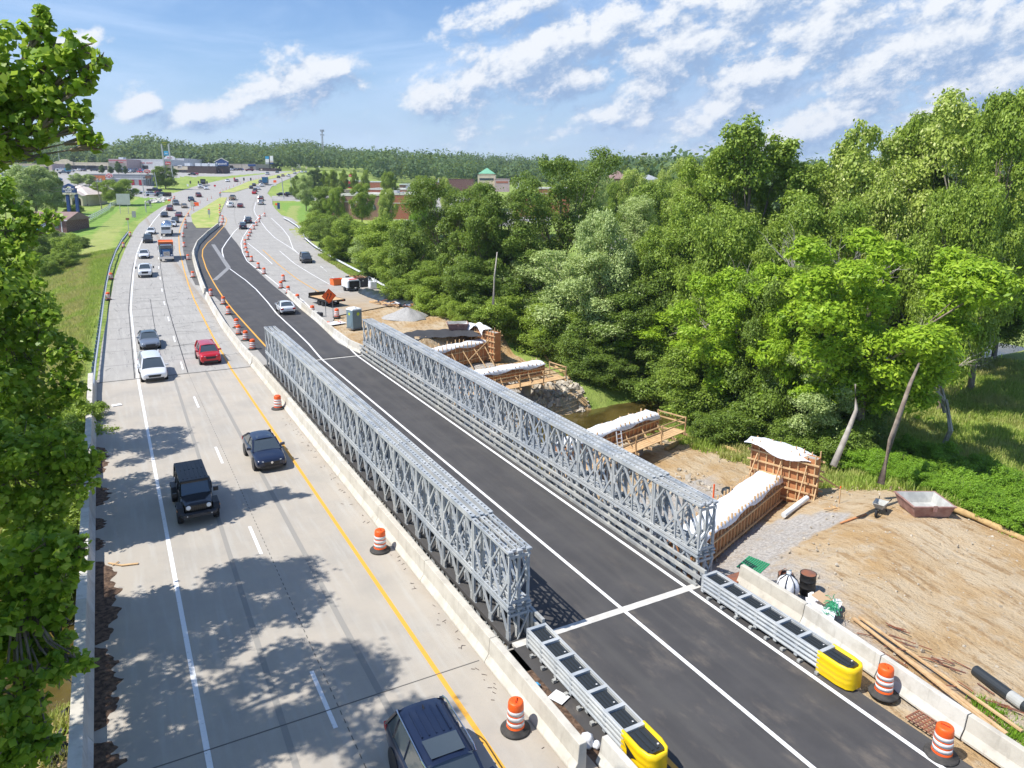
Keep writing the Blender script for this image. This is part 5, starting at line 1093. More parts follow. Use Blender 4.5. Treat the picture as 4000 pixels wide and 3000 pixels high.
# ---------------- vehicles ----------------
def ring(w_, zl, zs, arch=0):
    zm = zl+(zs-zl)*.45
    r = [(w_*.80, zl), (w_*.955, zl+.07), (w_, zm), (w_*.985, zs-.16), (w_*.93, zs-.04), (w_*.80, zs+.005), (w_*.4, zs+.03), (0, zs+.035)]
    return [(-a, b) for a, b in r[:-1]]+[r[-1]]+[(a, b) for a, b in r[:-1]][::-1]
def lerp(a, b, t): return a+(b-a)*t
SPEC = {
 'sedan': dict(L=4.75, W=1.84, prof=[(2.37, .42, .60, .78), (2.31, .30, .70, .88), (2.1, .24, .76, .96), (1.6, .22, .83, 1), (1.0, .20, .93, 1), (0, .20, .96, 1), (-1, .20, .99, 1), (-1.6, .22, 1.02, 1), (-2.05, .26, 1.02, .97), (-2.3, .32, .96, .90), (-2.37, .45, .85, .82)], gh=(1.02, .25, -.95, -1.85, .93, .96, 1.01, 1.44), wr=.33, ax=(1.42, -1.38)),
 'hatch': dict(L=4.45, W=1.80, prof=[(2.22, .40, .62, .80), (2.17, .28, .74, .90), (1.95, .24, .80, .97), (1.5, .22, .87, 1), (.95, .20, .95, 1), (0, .20, .98, 1), (-1, .20, 1.02, 1), (-1.6, .22, 1.06, 1), (-1.95, .28, 1.06, .96), (-2.15, .34, 1.0, .92), (-2.22, .45, .8, .88)], gh=(1.0, .25, -1.15, -1.95, .96, .99, 1.05, 1.45), wr=.33, ax=(1.35, -1.35)),
 'suv': dict(L=4.85, W=1.93, prof=[(2.42, .45, .80, .82), (2.38, .34, .93, .90), (2.2, .28, 1.0, .97), (1.7, .26, 1.05, 1), (1.1, .24, 1.08, 1), (0, .24, 1.10, 1), (-1, .24, 1.12, 1), (-1.8, .26, 1.14, 1), (-2.2, .32, 1.14, .97), (-2.38, .38, 1.1, .94), (-2.42, .5, .95, .92)], gh=(1.12, .45, -1.85, -2.3, 1.07, 1.10, 1.13, 1.74), wr=.38, ax=(1.45, -1.45)),
 'boxy': dict(L=4.15, W=1.80, prof=[(2.07, .38, .72, .86), (2.03, .28, .90, .92), (1.85, .24, .98, .98), (1.45, .22, 1.03, 1), (1.15, .22, 1.06, 1), (0, .22, 1.07, 1), (-1, .22, 1.08, 1), (-1.6, .24, 1.1, 1), (-1.9, .3, 1.1, .98), (-2.05, .35, 1.05, .95), (-2.07, .5, .9, .94)], gh=(1.15, .55, -1.75, -1.98, 1.05, 1.07, 1.09, 1.62), wr=.35, ax=(1.28, -1.28)),
 'van': dict(L=5.15, W=2.0, prof=[(2.57, .40, .66, .80), (2.52, .28, .78, .90), (2.3, .24, .86, .97), (1.95, .22, .97, 1), (1.5, .22, 1.06, 1), (0, .22, 1.08, 1), (-1.2, .22, 1.08, 1), (-2.0, .24, 1.1, 1), (-2.35, .3, 1.1, .97), (-2.54, .36, 1.05, .94), (-2.57, .5, .9, .92)], gh=(1.65, .75, -2.1, -2.45, 1.02, 1.07, 1.09, 1.76), wr=.35, ax=(1.6, -1.5)),
 'pickup': dict(L=5.95, W=2.04, prof=[(2.97, .5, .95, .90), (2.93, .40, 1.12, .94), (2.75, .36, 1.18, .98), (2.2, .34, 1.22, 1), (1.5, .34, 1.26, 1), (.5, .34, 1.26, 1), (-.6, .34, 1.26, 1), (-.75, .34, 1.26, 1), (-.8, .34, 1.0, 1), (-2.6, .38, 1.0, 1), (-2.97, .45, 1.0, .98)], gh=(1.5, .85, -.45, -.72, 1.25, 1.26, 1.26, 1.93), wr=.42, ax=(1.95, -1.85)),
}
CARS = {}
def car_proto(kind):
    S = SPEC[kind]; W = S['W']/2; out = {}
    mb = MB().use('trim_black'); P = S['prof']; n = len(ring(1, 0, 1)); vs = []; fs = []
    for y_, zl, zs, wf in P:
        vs += [(a, y_, b) for a, b in ring(W*wf, zl, zs)]
    for i in range(len(P)-1):
        for k in range(n): fs.append((i*n+k, i*n+(k+1) % n, (i+1)*n+(k+1) % n, (i+1)*n+k))
    fs.append(tuple(range(n))); fs.append(tuple((len(P)-1)*n+k for k in range(n)))
    mb.add(vs, fs); out['body'] = [mb.mesh('body', True)]
    y0, y1, y2, y3, z0, z1, z2, zr = S['gh']; wb, wt = W*.90, W*.70; zr2 = zr-.03
    yb = lerp(y1, y2, .5)
    base = lambda y_: lerp(z0, z2, (y0-y_)/(y0-y3))-.03
    def q(pts): m_ = MB().use('glass_dark'); m_.add(pts, [(0, 1, 2, 3)]); return m_.mesh('g')
    out['windscreen'] = [q([(-wb, y0, base(y0)), (wb, y0, base(y0)), (wt, y1, zr2), (-wt, y1, zr2)])]
    out['rear_window'] = [q([(wb, y3, base(y3)), (-wb, y3, base(y3)), (-wt, y2, zr2), (wt, y2, zr2)])]
    out['side_window'] = [q([(s_*wb, y0, base(y0)), (s_*wt, y1, zr2), (s_*wt, y2, zr2), (s_*wb, y3, base(y3))]) for s_ in (-1, 1)]
    rb = MB().use('trim_black'); m_ = 6; vs = []; fs = []
    ys = [y1+.06, y1-.1, lerp(y1, y2, .35), lerp(y1, y2, .7), y2+.1, y2-.06]
    for yy in ys:
        e = .035 if yy in (ys[0], ys[-1]) else 0
        for j in range(m_+1): u = (j/m_-.5)*2; vs.append((u*(wt+.03), yy, zr-.035-e*.6+.06*(1-u*u)-(.05 if abs(u) == 1 else 0)))
    for i in range(len(ys)-1):
        for j in range(m_): k = i*(m_+1)+j; fs.append((k, k+1, k+m_+2, k+m_+1))
    rb.add(vs, fs); out['roof'] = [rb.mesh('roof', True)]
    pb = MB().use('trim_black')
    for s_ in (-1, 1):
        pb.bar((s_*wb, y0, base(y0)-.02), (s_*wt, y1, zr2), .09, .05); pb.bar((s_*wb, y3, base(y3)-.02), (s_*wt, y2, zr2), .14 if kind != 'pickup' else .1, .06)
        yq = yb-.05; pb.bar((s_*(wb+.005), yq, base(yq)-.03), (s_*(wt+.01), yq+.05, zr2), .07, .04)
        if kind in ('suv', 'van', 'boxy'): yq = y2+.25; pb.bar((s_*(wb+.005), yq-.1, base(yq)-.03), (s_*(wt+.01), yq, zr2), .10, .04)
    out['pillars'] = [pb.mesh('pillars')]
    # wheels: tyre with rim as its sub-part; dark arches
    r = S['wr']; X = Matrix.Rotation(PI/2, 4, 'Y')
    out['tyre'] = [MB().use('tyre').tr(X).lathe([(r*.6, -.11), (r*.94, -.115), (r, -.08), (r, .08), (r*.94, .115), (r*.6, .11)], 20).mesh('wheel', True)]
    rm_ = MB().use('rim').tr(X).lathe([(r*.64, .10), (r*.6, .085), (r*.58, .06)], 18).lathe([(.06, .09), (.001, .095)], 8).lathe([(r*.64, -.10), (r*.6, -.085), (r*.58, -.06)], 18).lathe([(.06, -.09), (.001, -.095)], 8)
    for k in range(6):
        a_ = k*PI/3; c_, s_ = math.cos(a_), math.sin(a_)
        for zz in (.075, -.075): rm_.bar((.03*c_, .03*s_, zz), (r*.6*c_, r*.6*s_, zz), .05, .02)
    rm_.use('trim_black').lathe([(r*.59, .04), (.001, .04)], 16).lathe([(r*.59, -.04), (.001, -.04)], 16); out['rim'] = [rm_.mesh('rim')]
    ar = MB().use('trim_black')
    for yy in S['ax']:
        for s_ in (-1, 1): ar.tr(Matrix.Translation((s_*(W-.02), yy, r+.02)) @ X).lathe([(r*1.17, -.035), (r*1.17, .035)], 18).lathe([(r*1.17, .024*s_), (.001, .024*s_)], 18)
    ar.tr(None); out['arches'] = [ar.mesh('arches')]
    yf = P[0][0]; zf = P[1][2]; zrz = P[-2][2]; yr_ = P[-1][0]
    lw = .34 if kind != 'pickup' else .26
    out['headlight'] = [MB().use('lamp_glass').prism([(s_*W*.92, yf-.32), (s_*W*.60, yf-.03), (s_*W*.50, yf-.02), (s_*W*.5, yf-.2), (s_*W*.86, yf-.45)], zf-.16, zf-.03, 'z').mesh('headlight') for s_ in (-1, 1)]
    out['tail_light'] = [MB().use('tail_red').box(min(s_*W*.58, s_*W*.95), max(s_*W*.58, s_*W*.95), yr_-.02, yr_+.16, zrz-.26, zrz-.06).mesh('tail_light') for s_ in (-1, 1)]
    gb = MB().use('trim_black')
    gz0, gz1 = (zf-.30, zf-.10) if kind != 'pickup' else (zf-.42, zf-.08)
    gb.prism([(-W*.42, gz0), (W*.42, gz0), (W*.50, gz1), (-W*.50, gz1)], yf-.08, yf+.012, 'y'); out['grille'] = [gb.mesh('grille')]
    out['bumper'] = [MB().use('trim_black').prism([(-W*.62, .27), (W*.62, .27), (W*.70, .42), (-W*.70, .42)], yf-.1, yf+.02, 'y').box(-W*.7, W*.7, yr_-.03, yr_+.1, .36, .50).mesh('bumper')]
    out['plate'] = [MB().use('plate').box(-.17, .17, yr_-.045, yr_-.03, .68, .80).mesh('number_plate')]
    out['mirror'] = [MB().use('trim_black').prism([(s_*(W*.92), y0-.35), (s_*(W+.17), y0-.42), (s_*(W+.19), y0-.30), (s_*(W*.95), y0-.22)], z1+.0, z1+.15, 'z').mesh('mirror') for s_ in (-1, 1)]
    if kind == 'pickup':
        out['bed_well'] = [MB().use('shade_dark').box(-W*.82, W*.82, -2.85, -.85, 1.0, 1.045).mesh('b')]
        sb = MB().use('trim_black'); sb.box(-W*.98, -W*.84, -2.9, -.8, .95, 1.34).box(W*.84, W*.98, -2.9, -.8, .95, 1.34).box(-W*.98, W*.98, -2.97, -2.901, .6, 1.34); out['bed_side'] = [sb.mesh('b')]
    return out
PAINTED = {'body', 'roof', 'pillars', 'mirror', 'bed_side'}
def car(kind, color, loc, rz, label, cat='car', group=None, name=None, small=False, extras=None, pitch=0., cols=None):
    if kind not in CARS: CARS[kind] = car_proto(kind)
    C_ = CARS[kind]; S = SPEC[kind]
    nm = name or {'sedan': 'sedan_car', 'hatch': 'hatchback_car', 'suv': 'suv_car', 'boxy': 'compact_car', 'van': 'minivan', 'pickup': 'pickup_truck'}[kind]
    t = thing(nm, label, cat, loc, rz, group); t.rotation_euler[0] = pitch
    for k, ms in C_.items():
        if k in ('tyre', 'rim') or (small and k in ('bumper', 'plate')): continue
        for me in ms:
            o = link({'arches': 'wheel_arches', 'plate': 'number_plate', 'bed_side': 'cargo_bed'}.get(k, k), me, t)
            if k in PAINTED:
                c_ = (cols or {}).get(k, color); o.material_slots[0].link = 'OBJECT'; o.material_slots[0].material = M(c_)
            if k == 'body' and not small: md = o.modifiers.new('s', 'SUBSURF'); md.levels = md.render_levels = 1
    W = S['W']/2
    for yy in S['ax']:
        for s_ in (-1, 1):
            w_ = link('wheel', C_['tyre'][0], t, (s_*(W-.10), yy, S['wr'])); 
            if not small: link('rim', C_['rim'][0], w_)
    return t
# near cars (positions from their wheels)
c1 = car('suv', 'car_navy', (-13.9, -5.3, 0), PI-.03, 'large dark navy SUV with roof rails and sunroof cut off by the bottom edge', 'SUV')
part('roof_rail', MB().use('chrome').tube([(-.70, .55, 1.76), (-.73, .3, 1.80), (-.73, -1.6, 1.80), (-.70, -1.85, 1.75)], .025, 6), c1); part('roof_rail', MB().use('chrome').tube([(.70, .55, 1.76), (.73, .3, 1.80), (.73, -1.6, 1.80), (.70, -1.85, 1.75)], .025, 6), c1)
part('sunroof', MB().use('glass_dark').add([(-.48, .35, 1.79), (.48, .35, 1.79), (.5, -.35, 1.80), (-.5, -.35, 1.80)], [(0, 1, 2, 3)]), c1); c1.children[-1].location[2] = .005
rb_ = MB().use('car_navy')
for k in range(5): rb_.box(-.42+k*.21-.02, -.42+k*.21+.02, -1.6, -.5, 1.755, 1.785)
part('roof_ribs', rb_, c1); part('antenna', MB().use('trim_black').prism([(-1.62, 1.78), (-1.5, 1.78), (-1.62, 1.86)], -.02, .02, 'x'), c1)
c2 = car('hatch', 'car_navy', (-13.45, 22.7, 0), PI+.02, 'dark navy hatchback straddling the yellow line on the old bridge'); part('sunroof', MB().use('glass_dark').add([(-.4, .2, 1.452), (.4, .2, 1.452), (.4, -.25, 1.467), (-.4, -.25, 1.467)], [(0, 1, 2, 3)]), c2)
part('badge', MB().use('chrome').tr(Matrix.Translation((0, 2.235, .60)) @ Matrix.Rotation(-PI/2, 4, 'X')).lathe([(.07, 0), (.07, .01)], 14), c2)
car('van', 'car_white', (-18.15, 46.6, 0), PI+.02, 'white minivan crossing onto the old bridge beside the red car', 'minivan')
car('sedan', 'car_steel', (-17.75, 59.2, .0), PI+.015, 'blue grey sedan with dark glass roof following the white minivan', cols={'roof': 'glass_dark'})
car('boxy', 'car_red', (-13.35, 50.2, .0), PI+.02, 'bright red boxy car beside the white minivan')
def at(px, py, dx=0., dy=0.): q = GR(px, py); return (q[0]+dx, q[1]+dy, float(base_z(q[1]+dy))+.02)
def rdir(e, y_): return math.atan2(-(np.interp(y_+8, *e)-np.interp(y_-8, *e))/16, 1)
yl = (yellow[0], yellow[1]); rl = (w2[0], w2[1])
def rc(kind, color, px, py, lab, e=None, away=False, cat='car', small=False, grp=None, dr=0.):
    q = GR(px, py); L = SPEC[kind]['L']; e = e or yl; y_ = q[1]+L/2; rz = rdir(e, min(max(y_, 50), 330))+dr; slope = (float(base_z(y_+2))-float(base_z(y_-2)))/4
    c_ = np.array([-math.sin(rz), math.cos(rz)])*L/2+q[:2]
    return car(kind, color, (c_[0], c_[1], float(base_z(c_[1]))+.02), rz+(0 if away else PI), lab, cat, grp, small=small, pitch=math.atan(slope)*(1 if away else -1))
pk = rc('pickup', 'car_white', 568, 1086, 'white pickup truck with tow mirrors in the left lane', cat='pickup truck')
for s_ in (-1, 1): part('tow_mirror', MB().use('trim_black').box(s_*1.28-.11, s_*1.28+.11, .95, 1.05, 1.25, 1.6).bar((s_*1.0, 1.0, 1.4), (s_*1.2, 1.0, 1.4), .04), pk)
rc('sedan', 'car_white', 563, 1012, 'white sedan between the white pickup and the black SUV'); rc('suv', 'car_charcoal', 577, 951, 'black SUV ahead of the white sedan beside the blue dump truck', cat='SUV'); rc('sedan', 'car_white', 589, 917, 'white sedan leading the left lane row beside the tank truck')
rc('sedan', 'car_white', 673, 888, 'white car directly behind the tank truck'); rc('sedan', 'car_charcoal', 683, 872, 'dark sedan second behind the tank truck'); rc('sedan', 'car_charcoal', 640, 850, 'charcoal sedan alone in the left lane', small=True); rc('sedan', 'car_maroon', 697, 850, 'maroon sedan beside the charcoal one', small=True)
rc('suv', 'car_maroon', 662, 825, 'dark red SUV in the left lane before the junction', cat='SUV', small=True); rc('sedan', 'car_tan', 722, 814, 'brown sedan at the junction, right of the dark red SUV', small=True); rc('suv', 'car_grey', 690, 803, 'grey SUV entering from the junction', cat='SUV', small=True); rc('suv', 'car_navy', 750, 789, 'navy SUV crossing the junction', cat='SUV', small=True); rc('suv', 'car_maroon', 779, 771, 'maroon SUV beyond the junction', cat='SUV', small=True)
OB_ = 'cars coming downhill beyond the junction'
rc('pickup', 'car_white', 783, 736, 'white pickup coming downhill beside a white sedan', cat='pickup truck', small=True, dr=-.1); rc('sedan', 'car_white', 806, 741, 'white sedan coming downhill beside the white pickup', small=True, dr=-.1); rc('sedan', 'car_white', 888, 711, 'white sedan alone on the downhill road by the dark sign backs', small=True, dr=-.2); rc('sedan', 'car_maroon', 920, 711, 'red car on the far downhill road beside the red sign', small=True, dr=-.3)
rc('van', 'car_silver', 1043, 683, 'silver van high on the downhill road', small=True, dr=-.3, cat='van'); rc('sedan', 'car_charcoal', 1081, 676, 'dark car near the crest of the downhill road', small=True, dr=-.35); rc('sedan', 'car_tan', 1146, 669, 'tan car farthest up the downhill road', small=True, dr=-.4)
rc('sedan', 'car_white', 1127, 1232, 'white sedan with red tail lights driving away on the new black lane', (w1[0], w1[1]), True)
rc('suv', 'car_charcoal', 1201, 1030, 'black car alone on the closed right lanes, facing the camera', ([95, 125], [12, 17.]), cat='SUV')
aw = ([60, 100, 140, 200, 260, 330], [-2, -2, 1, 10, 24, 44])
rc('suv', 'car_navy', 950, 897, 'nearer of two dark cars driving away beside the drum row', aw, True, 'SUV'); rc('suv', 'car_navy', 969, 874, 'farther of two dark cars driving away beside the drum row', aw, True, 'SUV')
for k, px, py, kk, lab in (('car_maroon', 937, 812, 'sedan', 'maroon sedan driving away left of the silver SUV'), ('car_white', 899, 811, 'suv', 'white SUV at the left edge of the departing lanes'), ('car_tan', 905, 783, 'pickup', 'tan pickup departing beside the median tip'), ('car_silver', 1017, 801, 'suv', 'silver SUV departing in the right lane'), ('car_maroon', 1017, 784, 'suv', 'dark red SUV just ahead of the silver one'),
      ('car_red', 992, 759, 'sedan', 'red sedan departing below the black van'), ('car_black', 997, 750, 'suv', 'black van departing ahead of the red sedan'), ('car_white', 1009, 742, 'sedan', 'white sedan departing right of the black van'), ('car_white', 1023, 730, 'suv', 'white SUV departing behind the blue box truck'), ('car_charcoal', 982, 738, 'sedan', 'dark sedan at the left of the departing queue'), ('car_charcoal', 993, 728, 'sedan', 'dark sedan second from the left of the departing queue'), ('car_grey', 1018, 716, 'suv', 'grey SUV beside the blue box truck'),
      ('car_charcoal', 1089, 696, 'sedan', 'dark sedan climbing beyond the blue box truck'), ('car_tan', 1106, 690, 'sedan', 'brown sedan climbing, second beyond the blue box truck'), ('car_white', 1128, 691, 'suv', 'white SUV climbing near the roadside trees'), ('car_silver', 1153, 680, 'sedan', 'silver sedan climbing near the crest'), ('car_white', 1180, 677, 'suv', 'white SUV nearest the crest by the trees'), ('car_silver', 1195, 676, 'sedan', 'silver sedan nearest the crest by the trees')):
    rc(kk, k, px, py, lab, aw, True, {'sedan': 'car', 'suv': 'SUV', 'pickup': 'pickup truck'}[kk], True)
def side(kind, color, px, py, rz, lab, cat='car', small=True): q = GT(px, py); return car(kind, color, (q[0], q[1], q[2]+.12), rz, lab, cat, small=small)
side('sedan', 'car_black', 1103, 766, -PI/2, 'black sedan waiting on the right side road'); side('suv', 'car_black', 1135, 767, -PI/2, 'black SUV waiting behind the black sedan', 'SUV')
side('suv', 'car_white', 534, 758, -PI/2+.15, 'white SUV rearmost on the left side road', 'SUV'); side('suv', 'car_white', 592, 766, -PI/2+.15, 'white SUV second on the left side road', 'SUV'); side('sedan', 'car_red', 618, 762, -PI/2+.1, 'red sedan at the left side road mouth'); side('pickup', 'car_charcoal', 604, 751, -PI/2+.1, 'dark pickup behind the red sedan on the side road', 'pickup truck'); side('suv', 'car_black', 634, 768, -PI/2+.1, 'black SUV half hidden behind the brown barricade', 'SUV')
# jeep
t = thing('off_road_car', 'black boxy off road car with round headlights on the old bridge', 'off-road car', (-17.85, 17.45, 0), PI+.01)
X = Matrix.Rotation(PI/2, 4, 'Y')
part('body', MB().use('car_black').box(-.72, .72, -2.05, 1.0, .5, 1.12).add([(-.72, 1.0, .55), (.72, 1.0, .55), (.72, 1.0, 1.14), (-.72, 1.0, 1.14), (-.60, 2.0, .55), (.60, 2.0, .55), (.60, 2.0, 1.04), (-.60, 2.0, 1.04)], [(0, 3, 2, 1), (4, 5, 6, 7), (0, 1, 5, 4), (1, 2, 6, 5), (2, 3, 7, 6), (3, 0, 4, 7)]), t, mod=.03)
part('bonnet', MB().use('car_black').add([(-.70, 1.0, 1.145), (.70, 1.0, 1.145), (.58, 1.99, 1.05), (-.58, 1.99, 1.05), (-.42, 1.0, 1.20), (.42, 1.0, 1.20), (.34, 1.9, 1.11), (-.34, 1.9, 1.11)], [(0, 1, 5, 4), (1, 2, 6, 5), (2, 3, 7, 6), (3, 0, 4, 7), (4, 5, 6, 7)]), t)
part('windscreen', MB().use('window_glass').add([(-.68, .98, 1.17), (.68, .98, 1.17), (.62, .72, 1.70), (-.62, .72, 1.70)], [(0, 1, 2, 3)]), t); part('windscreen_frame', MB().use('car_black').bar((-.70, .99, 1.14), (-.64, .71, 1.74), .07).bar((.70, .99, 1.14), (.64, .71, 1.74), .07).bar((-.66, .71, 1.73), (.66, .71, 1.73), .07), t)
for s_ in (-1, 1): part('side_window', MB().use('glass_dark').add([(s_*.715, .8, 1.13), (s_*.715, -2.0, 1.13), (s_*.66, -1.95, 1.72), (s_*.66, .65, 1.72)], [(0, 1, 2, 3)]), t); part('pillars', MB().use('car_black').bar((s_*.72, -.15, 1.1), (s_*.665, -.1, 1.74), .08).bar((s_*.72, -1.15, 1.1), (s_*.665, -1.1, 1.74), .08).bar((s_*.71, -2.02, 1.1), (s_*.66, -1.97, 1.74), .1), t)
part('rear_window', MB().use('glass_dark').box(-.6, .6, -2.06, -2.0, 1.2, 1.7), t)
part('hard_top', MB().use('trim_black').box(-.69, .69, -2.08, .75, 1.73, 1.83), t, mod=.04); rb_ = MB().use('trim_black')
for k in range(6):
    for a, b in ((-1.95, -.75), (-.55, .5)): rb_.box(-.55+k*.2, -.49+k*.2, a, b, 1.83, 1.846)
part('roof_ribs', rb_, t)
for s_ in (-1, 1):
    for yy in (1.45, -1.38):
        w_ = part('wheel', MB().use('tyre').tr(X).lathe([(.24, -.13), (.40, -.13), (.42, -.09), (.42, .09), (.40, .13), (.24, .13)], 22), t, True); w_.location = (s_*.82, yy, .42); part('rim', MB().use('rim').tr(X).lathe([(.24, .08), (.06, .10), (.001, .10)], 14).lathe([(.24, -.08), (.06, -.1), (.001, -.1)], 14), w_)
        part('fender', MB().use('trim_black').prism([(yy-.62, .62), (yy-.42, .93), (yy+.42, .93), (yy+.62, .62), (yy+.55, .60), (yy+.38, .87), (yy-.38, .87), (yy-.55, .60)], min(s_*.66, s_*.97), max(s_*.66, s_*.97), 'x'), t, mod=.02)
    part('headlight', MB().use('lamp_glass').tr(Matrix.Translation((s_*.46, 2.0, .92)) @ Matrix.Rotation(-PI/2, 4, 'X')).lathe([(.11, 0), (.11, .03), (.07, .05), (.001, .055)], 18), t); part('fog_light', MB().use('lamp_glass').tr(Matrix.Translation((s_*.55, 2.27, .60)) @ Matrix.Rotation(-PI/2, 4, 'X')).lathe([(.055, 0), (.001, .02)], 12), t)
    part('mirror', MB().use('trim_black').box(s_*.95-.12, s_*.95+.12, .82, .90, 1.12, 1.32), t); part('indicator', MB().use('amber').box(s_*.97-.008, s_*.97+.008, 1.75, 1.95, .78, .84), t)
gb = MB().use('trim_black').box(-.33, .33, 2.0, 2.012, .72, 1.0).use('car_black')
for k in range(8): gb.box(-.33+k*.088, -.30+k*.088, 2.012, 2.035, .72, 1.0)
part('grille', gb, t); part('front_bumper', MB().use('shade_dark').add([(-.85, 2.05, .52), (.85, 2.05, .52), (.85, 2.05, .70), (-.85, 2.05, .70), (-.72, 2.28, .52), (.72, 2.28, .52), (.72, 2.28, .68), (-.72, 2.28, .68)], [(0, 3, 2, 1), (4, 5, 6, 7), (0, 1, 5, 4), (1, 2, 6, 5), (2, 3, 7, 6), (3, 0, 4, 7)]), t, mod=.02)
part('tow_hook', MB().use('trim_black').box(-.45, -.37, 2.28, 2.36, .6, .68), t); part('tow_hook', MB().use('trim_black').box(.37, .45, 2.28, 2.36, .6, .68), t); sw_ = part('spare_wheel', MB().use('tyre').tr(Matrix.Translation((0, -2.25, .95)) @ Matrix.Rotation(PI/2, 4, 'X')).lathe([(.2, -.12), (.4, -.12), (.4, .12), (.2, .12)], 18), t, True)
# dump truck
q = GR(658, 1024); t = thing('dump_truck', 'blue dump truck with chrome grille and orange rimmed bed', 'dump truck', (q[0]+.05, q[1]+4.2, float(base_z(q[1]+4))+.02), rdir(yl, 130)+PI)
part('bonnet', MB().use('truck_blue').add([(-.72, 2.0, .9), (.72, 2.0, .9), (.72, 2.0, 2.05), (-.72, 2.0, 2.05), (-.58, 4.0, .9), (.58, 4.0, .9), (.58, 4.0, 1.75), (-.58, 4.0, 1.75)], [(0, 3, 2, 1), (4, 5, 6, 7), (0, 1, 5, 4), (1, 2, 6, 5), (2, 3, 7, 6), (3, 0, 4, 7)]), t, mod=.06); part('cab', MB().use('truck_blue').box(-1.05, 1.05, .5, 2.0, .9, 2.05).box(-1.0, 1.0, .5, 1.8, 2.05, 2.95), t, mod=.06)
part('windscreen', MB().use('window_glass').box(-.88, -.04, 1.86, 1.9, 2.12, 2.7).box(.04, .88, 1.86, 1.9, 2.12, 2.7), t); part('sun_visor', MB().use('porta_white').box(-.95, .95, 1.8, 2.05, 2.74, 2.84), t)
g_ = MB().use('chrome').box(-.50, .50, 4.0, 4.06, .95, 1.78).use('trim_black')
for k in range(12): g_.box(-.44+k*.075, -.40+k*.075, 4.06, 4.075, 1.0, 1.72)
part('grille', g_, t); part('front_bumper', MB().use('chrome').box(-1.15, 1.15, 4.05, 4.3, .45, .95), t, mod=.03)
for s_ in (-1, 1):
    part('headlight', MB().use('lamp_glass').box(s_*.85-.15, s_*.85+.15, 3.8, 4.0, 1.05, 1.25), t); part('fender', MB().use('truck_blue').prism([(2.4, .7), (2.6, 1.15), (3.7, 1.15), (3.95, .8)], min(s_*.6, s_*1.15), max(s_*.6, s_*1.15), 'x'), t, mod=.03)
    part('mirror', MB().use('chrome').box(s_*1.4-.09, s_*1.4+.09, 1.8, 1.9, 2.0, 2.6).bar((s_*1.0, 1.8, 2.5), (s_*1.35, 1.85, 2.5), .04), t); part('exhaust_stack', MB().use('chrome').tube([(s_*1.0, .42, 1.0), (s_*1.0, .42, 3.3)], .08, 10), t)
    for yy in (3.1, -1.8, -3.2): part('wheel', MB().use('tyre').tr(Matrix.Translation((s_*1.0, yy, .52)) @ X).lathe([(.28, -.16), (.52, -.16), (.52, .16), (.28, .16)], 18).use('rim').lathe([(.28, .1), (.001, .12)], 12).lathe([(.28, -.1), (.001, -.12)], 12), t)
part('dump_bed', MB().use('truck_blue').prism([(-1.1, 1.0), (1.1, 1.0), (1.25, 1.6), (1.25, 2.75), (-1.25, 2.75), (-1.25, 1.6)], -4.6, .35, 'y'), t, mod=.03); part('bed_boards', MB().use('load_orange').box(-1.28, 1.28, -4.6, -4.5, 2.75, 3.3).box(-1.28, 1.28, .3, .6, 2.75, 3.3).box(-1.28, -1.2, -4.5, .3, 2.75, 3.3).box(1.2, 1.28, -4.5, .3, 2.75, 3.3).box(-1.2, 1.2, -4.5, .3, 3.05, 3.15), t)
part('chassis', MB().use('black_paint').box(-.5, .5, -4.4, 3.9, .7, .98), t)
# tank truck
q = GR(659, 925); t = thing('tank_truck', 'white tank truck following the blue dump truck', 'tank truck', (q[0], q[1]+4, float(base_z(q[1]+4))+.02), rdir(yl, 190)+PI)
part('cab', MB().use('car_white').box(-1.1, 1.1, 2.0, 4.0, .6, 2.3), t, mod=.1); part('windscreen', MB().use('glass_dark').box(-.95, .95, 4.0, 4.03, 1.5, 2.15), t); part('tank', MB().use('chrome').tube([(0, -4, 2.2), (0, -3.8, 2.2), (0, 1.5, 2.2), (0, 1.7, 2.2)], [.6, 1.2, 1.2, .6], 18), t, True); part('chassis', MB().use('black_paint').box(-.9, .9, -4, 2, .6, 1.0), t)
for s_ in (-1, 1):
    for yy in (3.1, -2.0, -3.2): part('wheel', MB().use('tyre').tr(Matrix.Translation((s_*1.0, yy, .5)) @ X).lathe([(.25, -.16), (.5, -.16), (.5, .16), (.25, .16)], 14), t)
# blue box truck, dark hauler
q = GR(1044, 724); t = thing('box_truck', 'large blue box truck driving away uphill', 'truck', (q[0], q[1]+4, float(base_z(q[1]+4))), rdir(aw, 300))
part('cargo_box', MB().use('box_blue').box(-1.25, 1.25, -4.5, 2.5, 1.1, 3.9), t, mod=.05); part('cab', MB().use('trim_black').box(-1.1, 1.1, 2.6, 4.4, .6, 2.9), t); part('tail_lamps', MB().use('tail_red').box(-1.1, -.8, -4.55, -4.5, .9, 1.08).box(.8, 1.1, -4.55, -4.5, .9, 1.08), t); part('chassis', MB().use('black_paint').box(-1., 1., -4.5, 4, .5, 1.09), t)
q = GR(797, 725); t = thing('hauler_truck', 'dark truck behind the white pickup on the downhill road', 'truck', (q[0], q[1]+3, float(base_z(q[1]+3))), rdir(yl, 300)+PI-.1); part('cab', MB().use('trim_black').box(-1.1, 1.1, 1.5, 3.5, .5, 2.6), t, mod=.1); part('load_bed', MB().use('shade_dark').box(-1.2, 1.2, -3.5, 1.3, .7, 2.9), t); part('windscreen', MB().use('window_glass').box(-.9, .9, 3.5, 3.53, 1.6, 2.3), t)
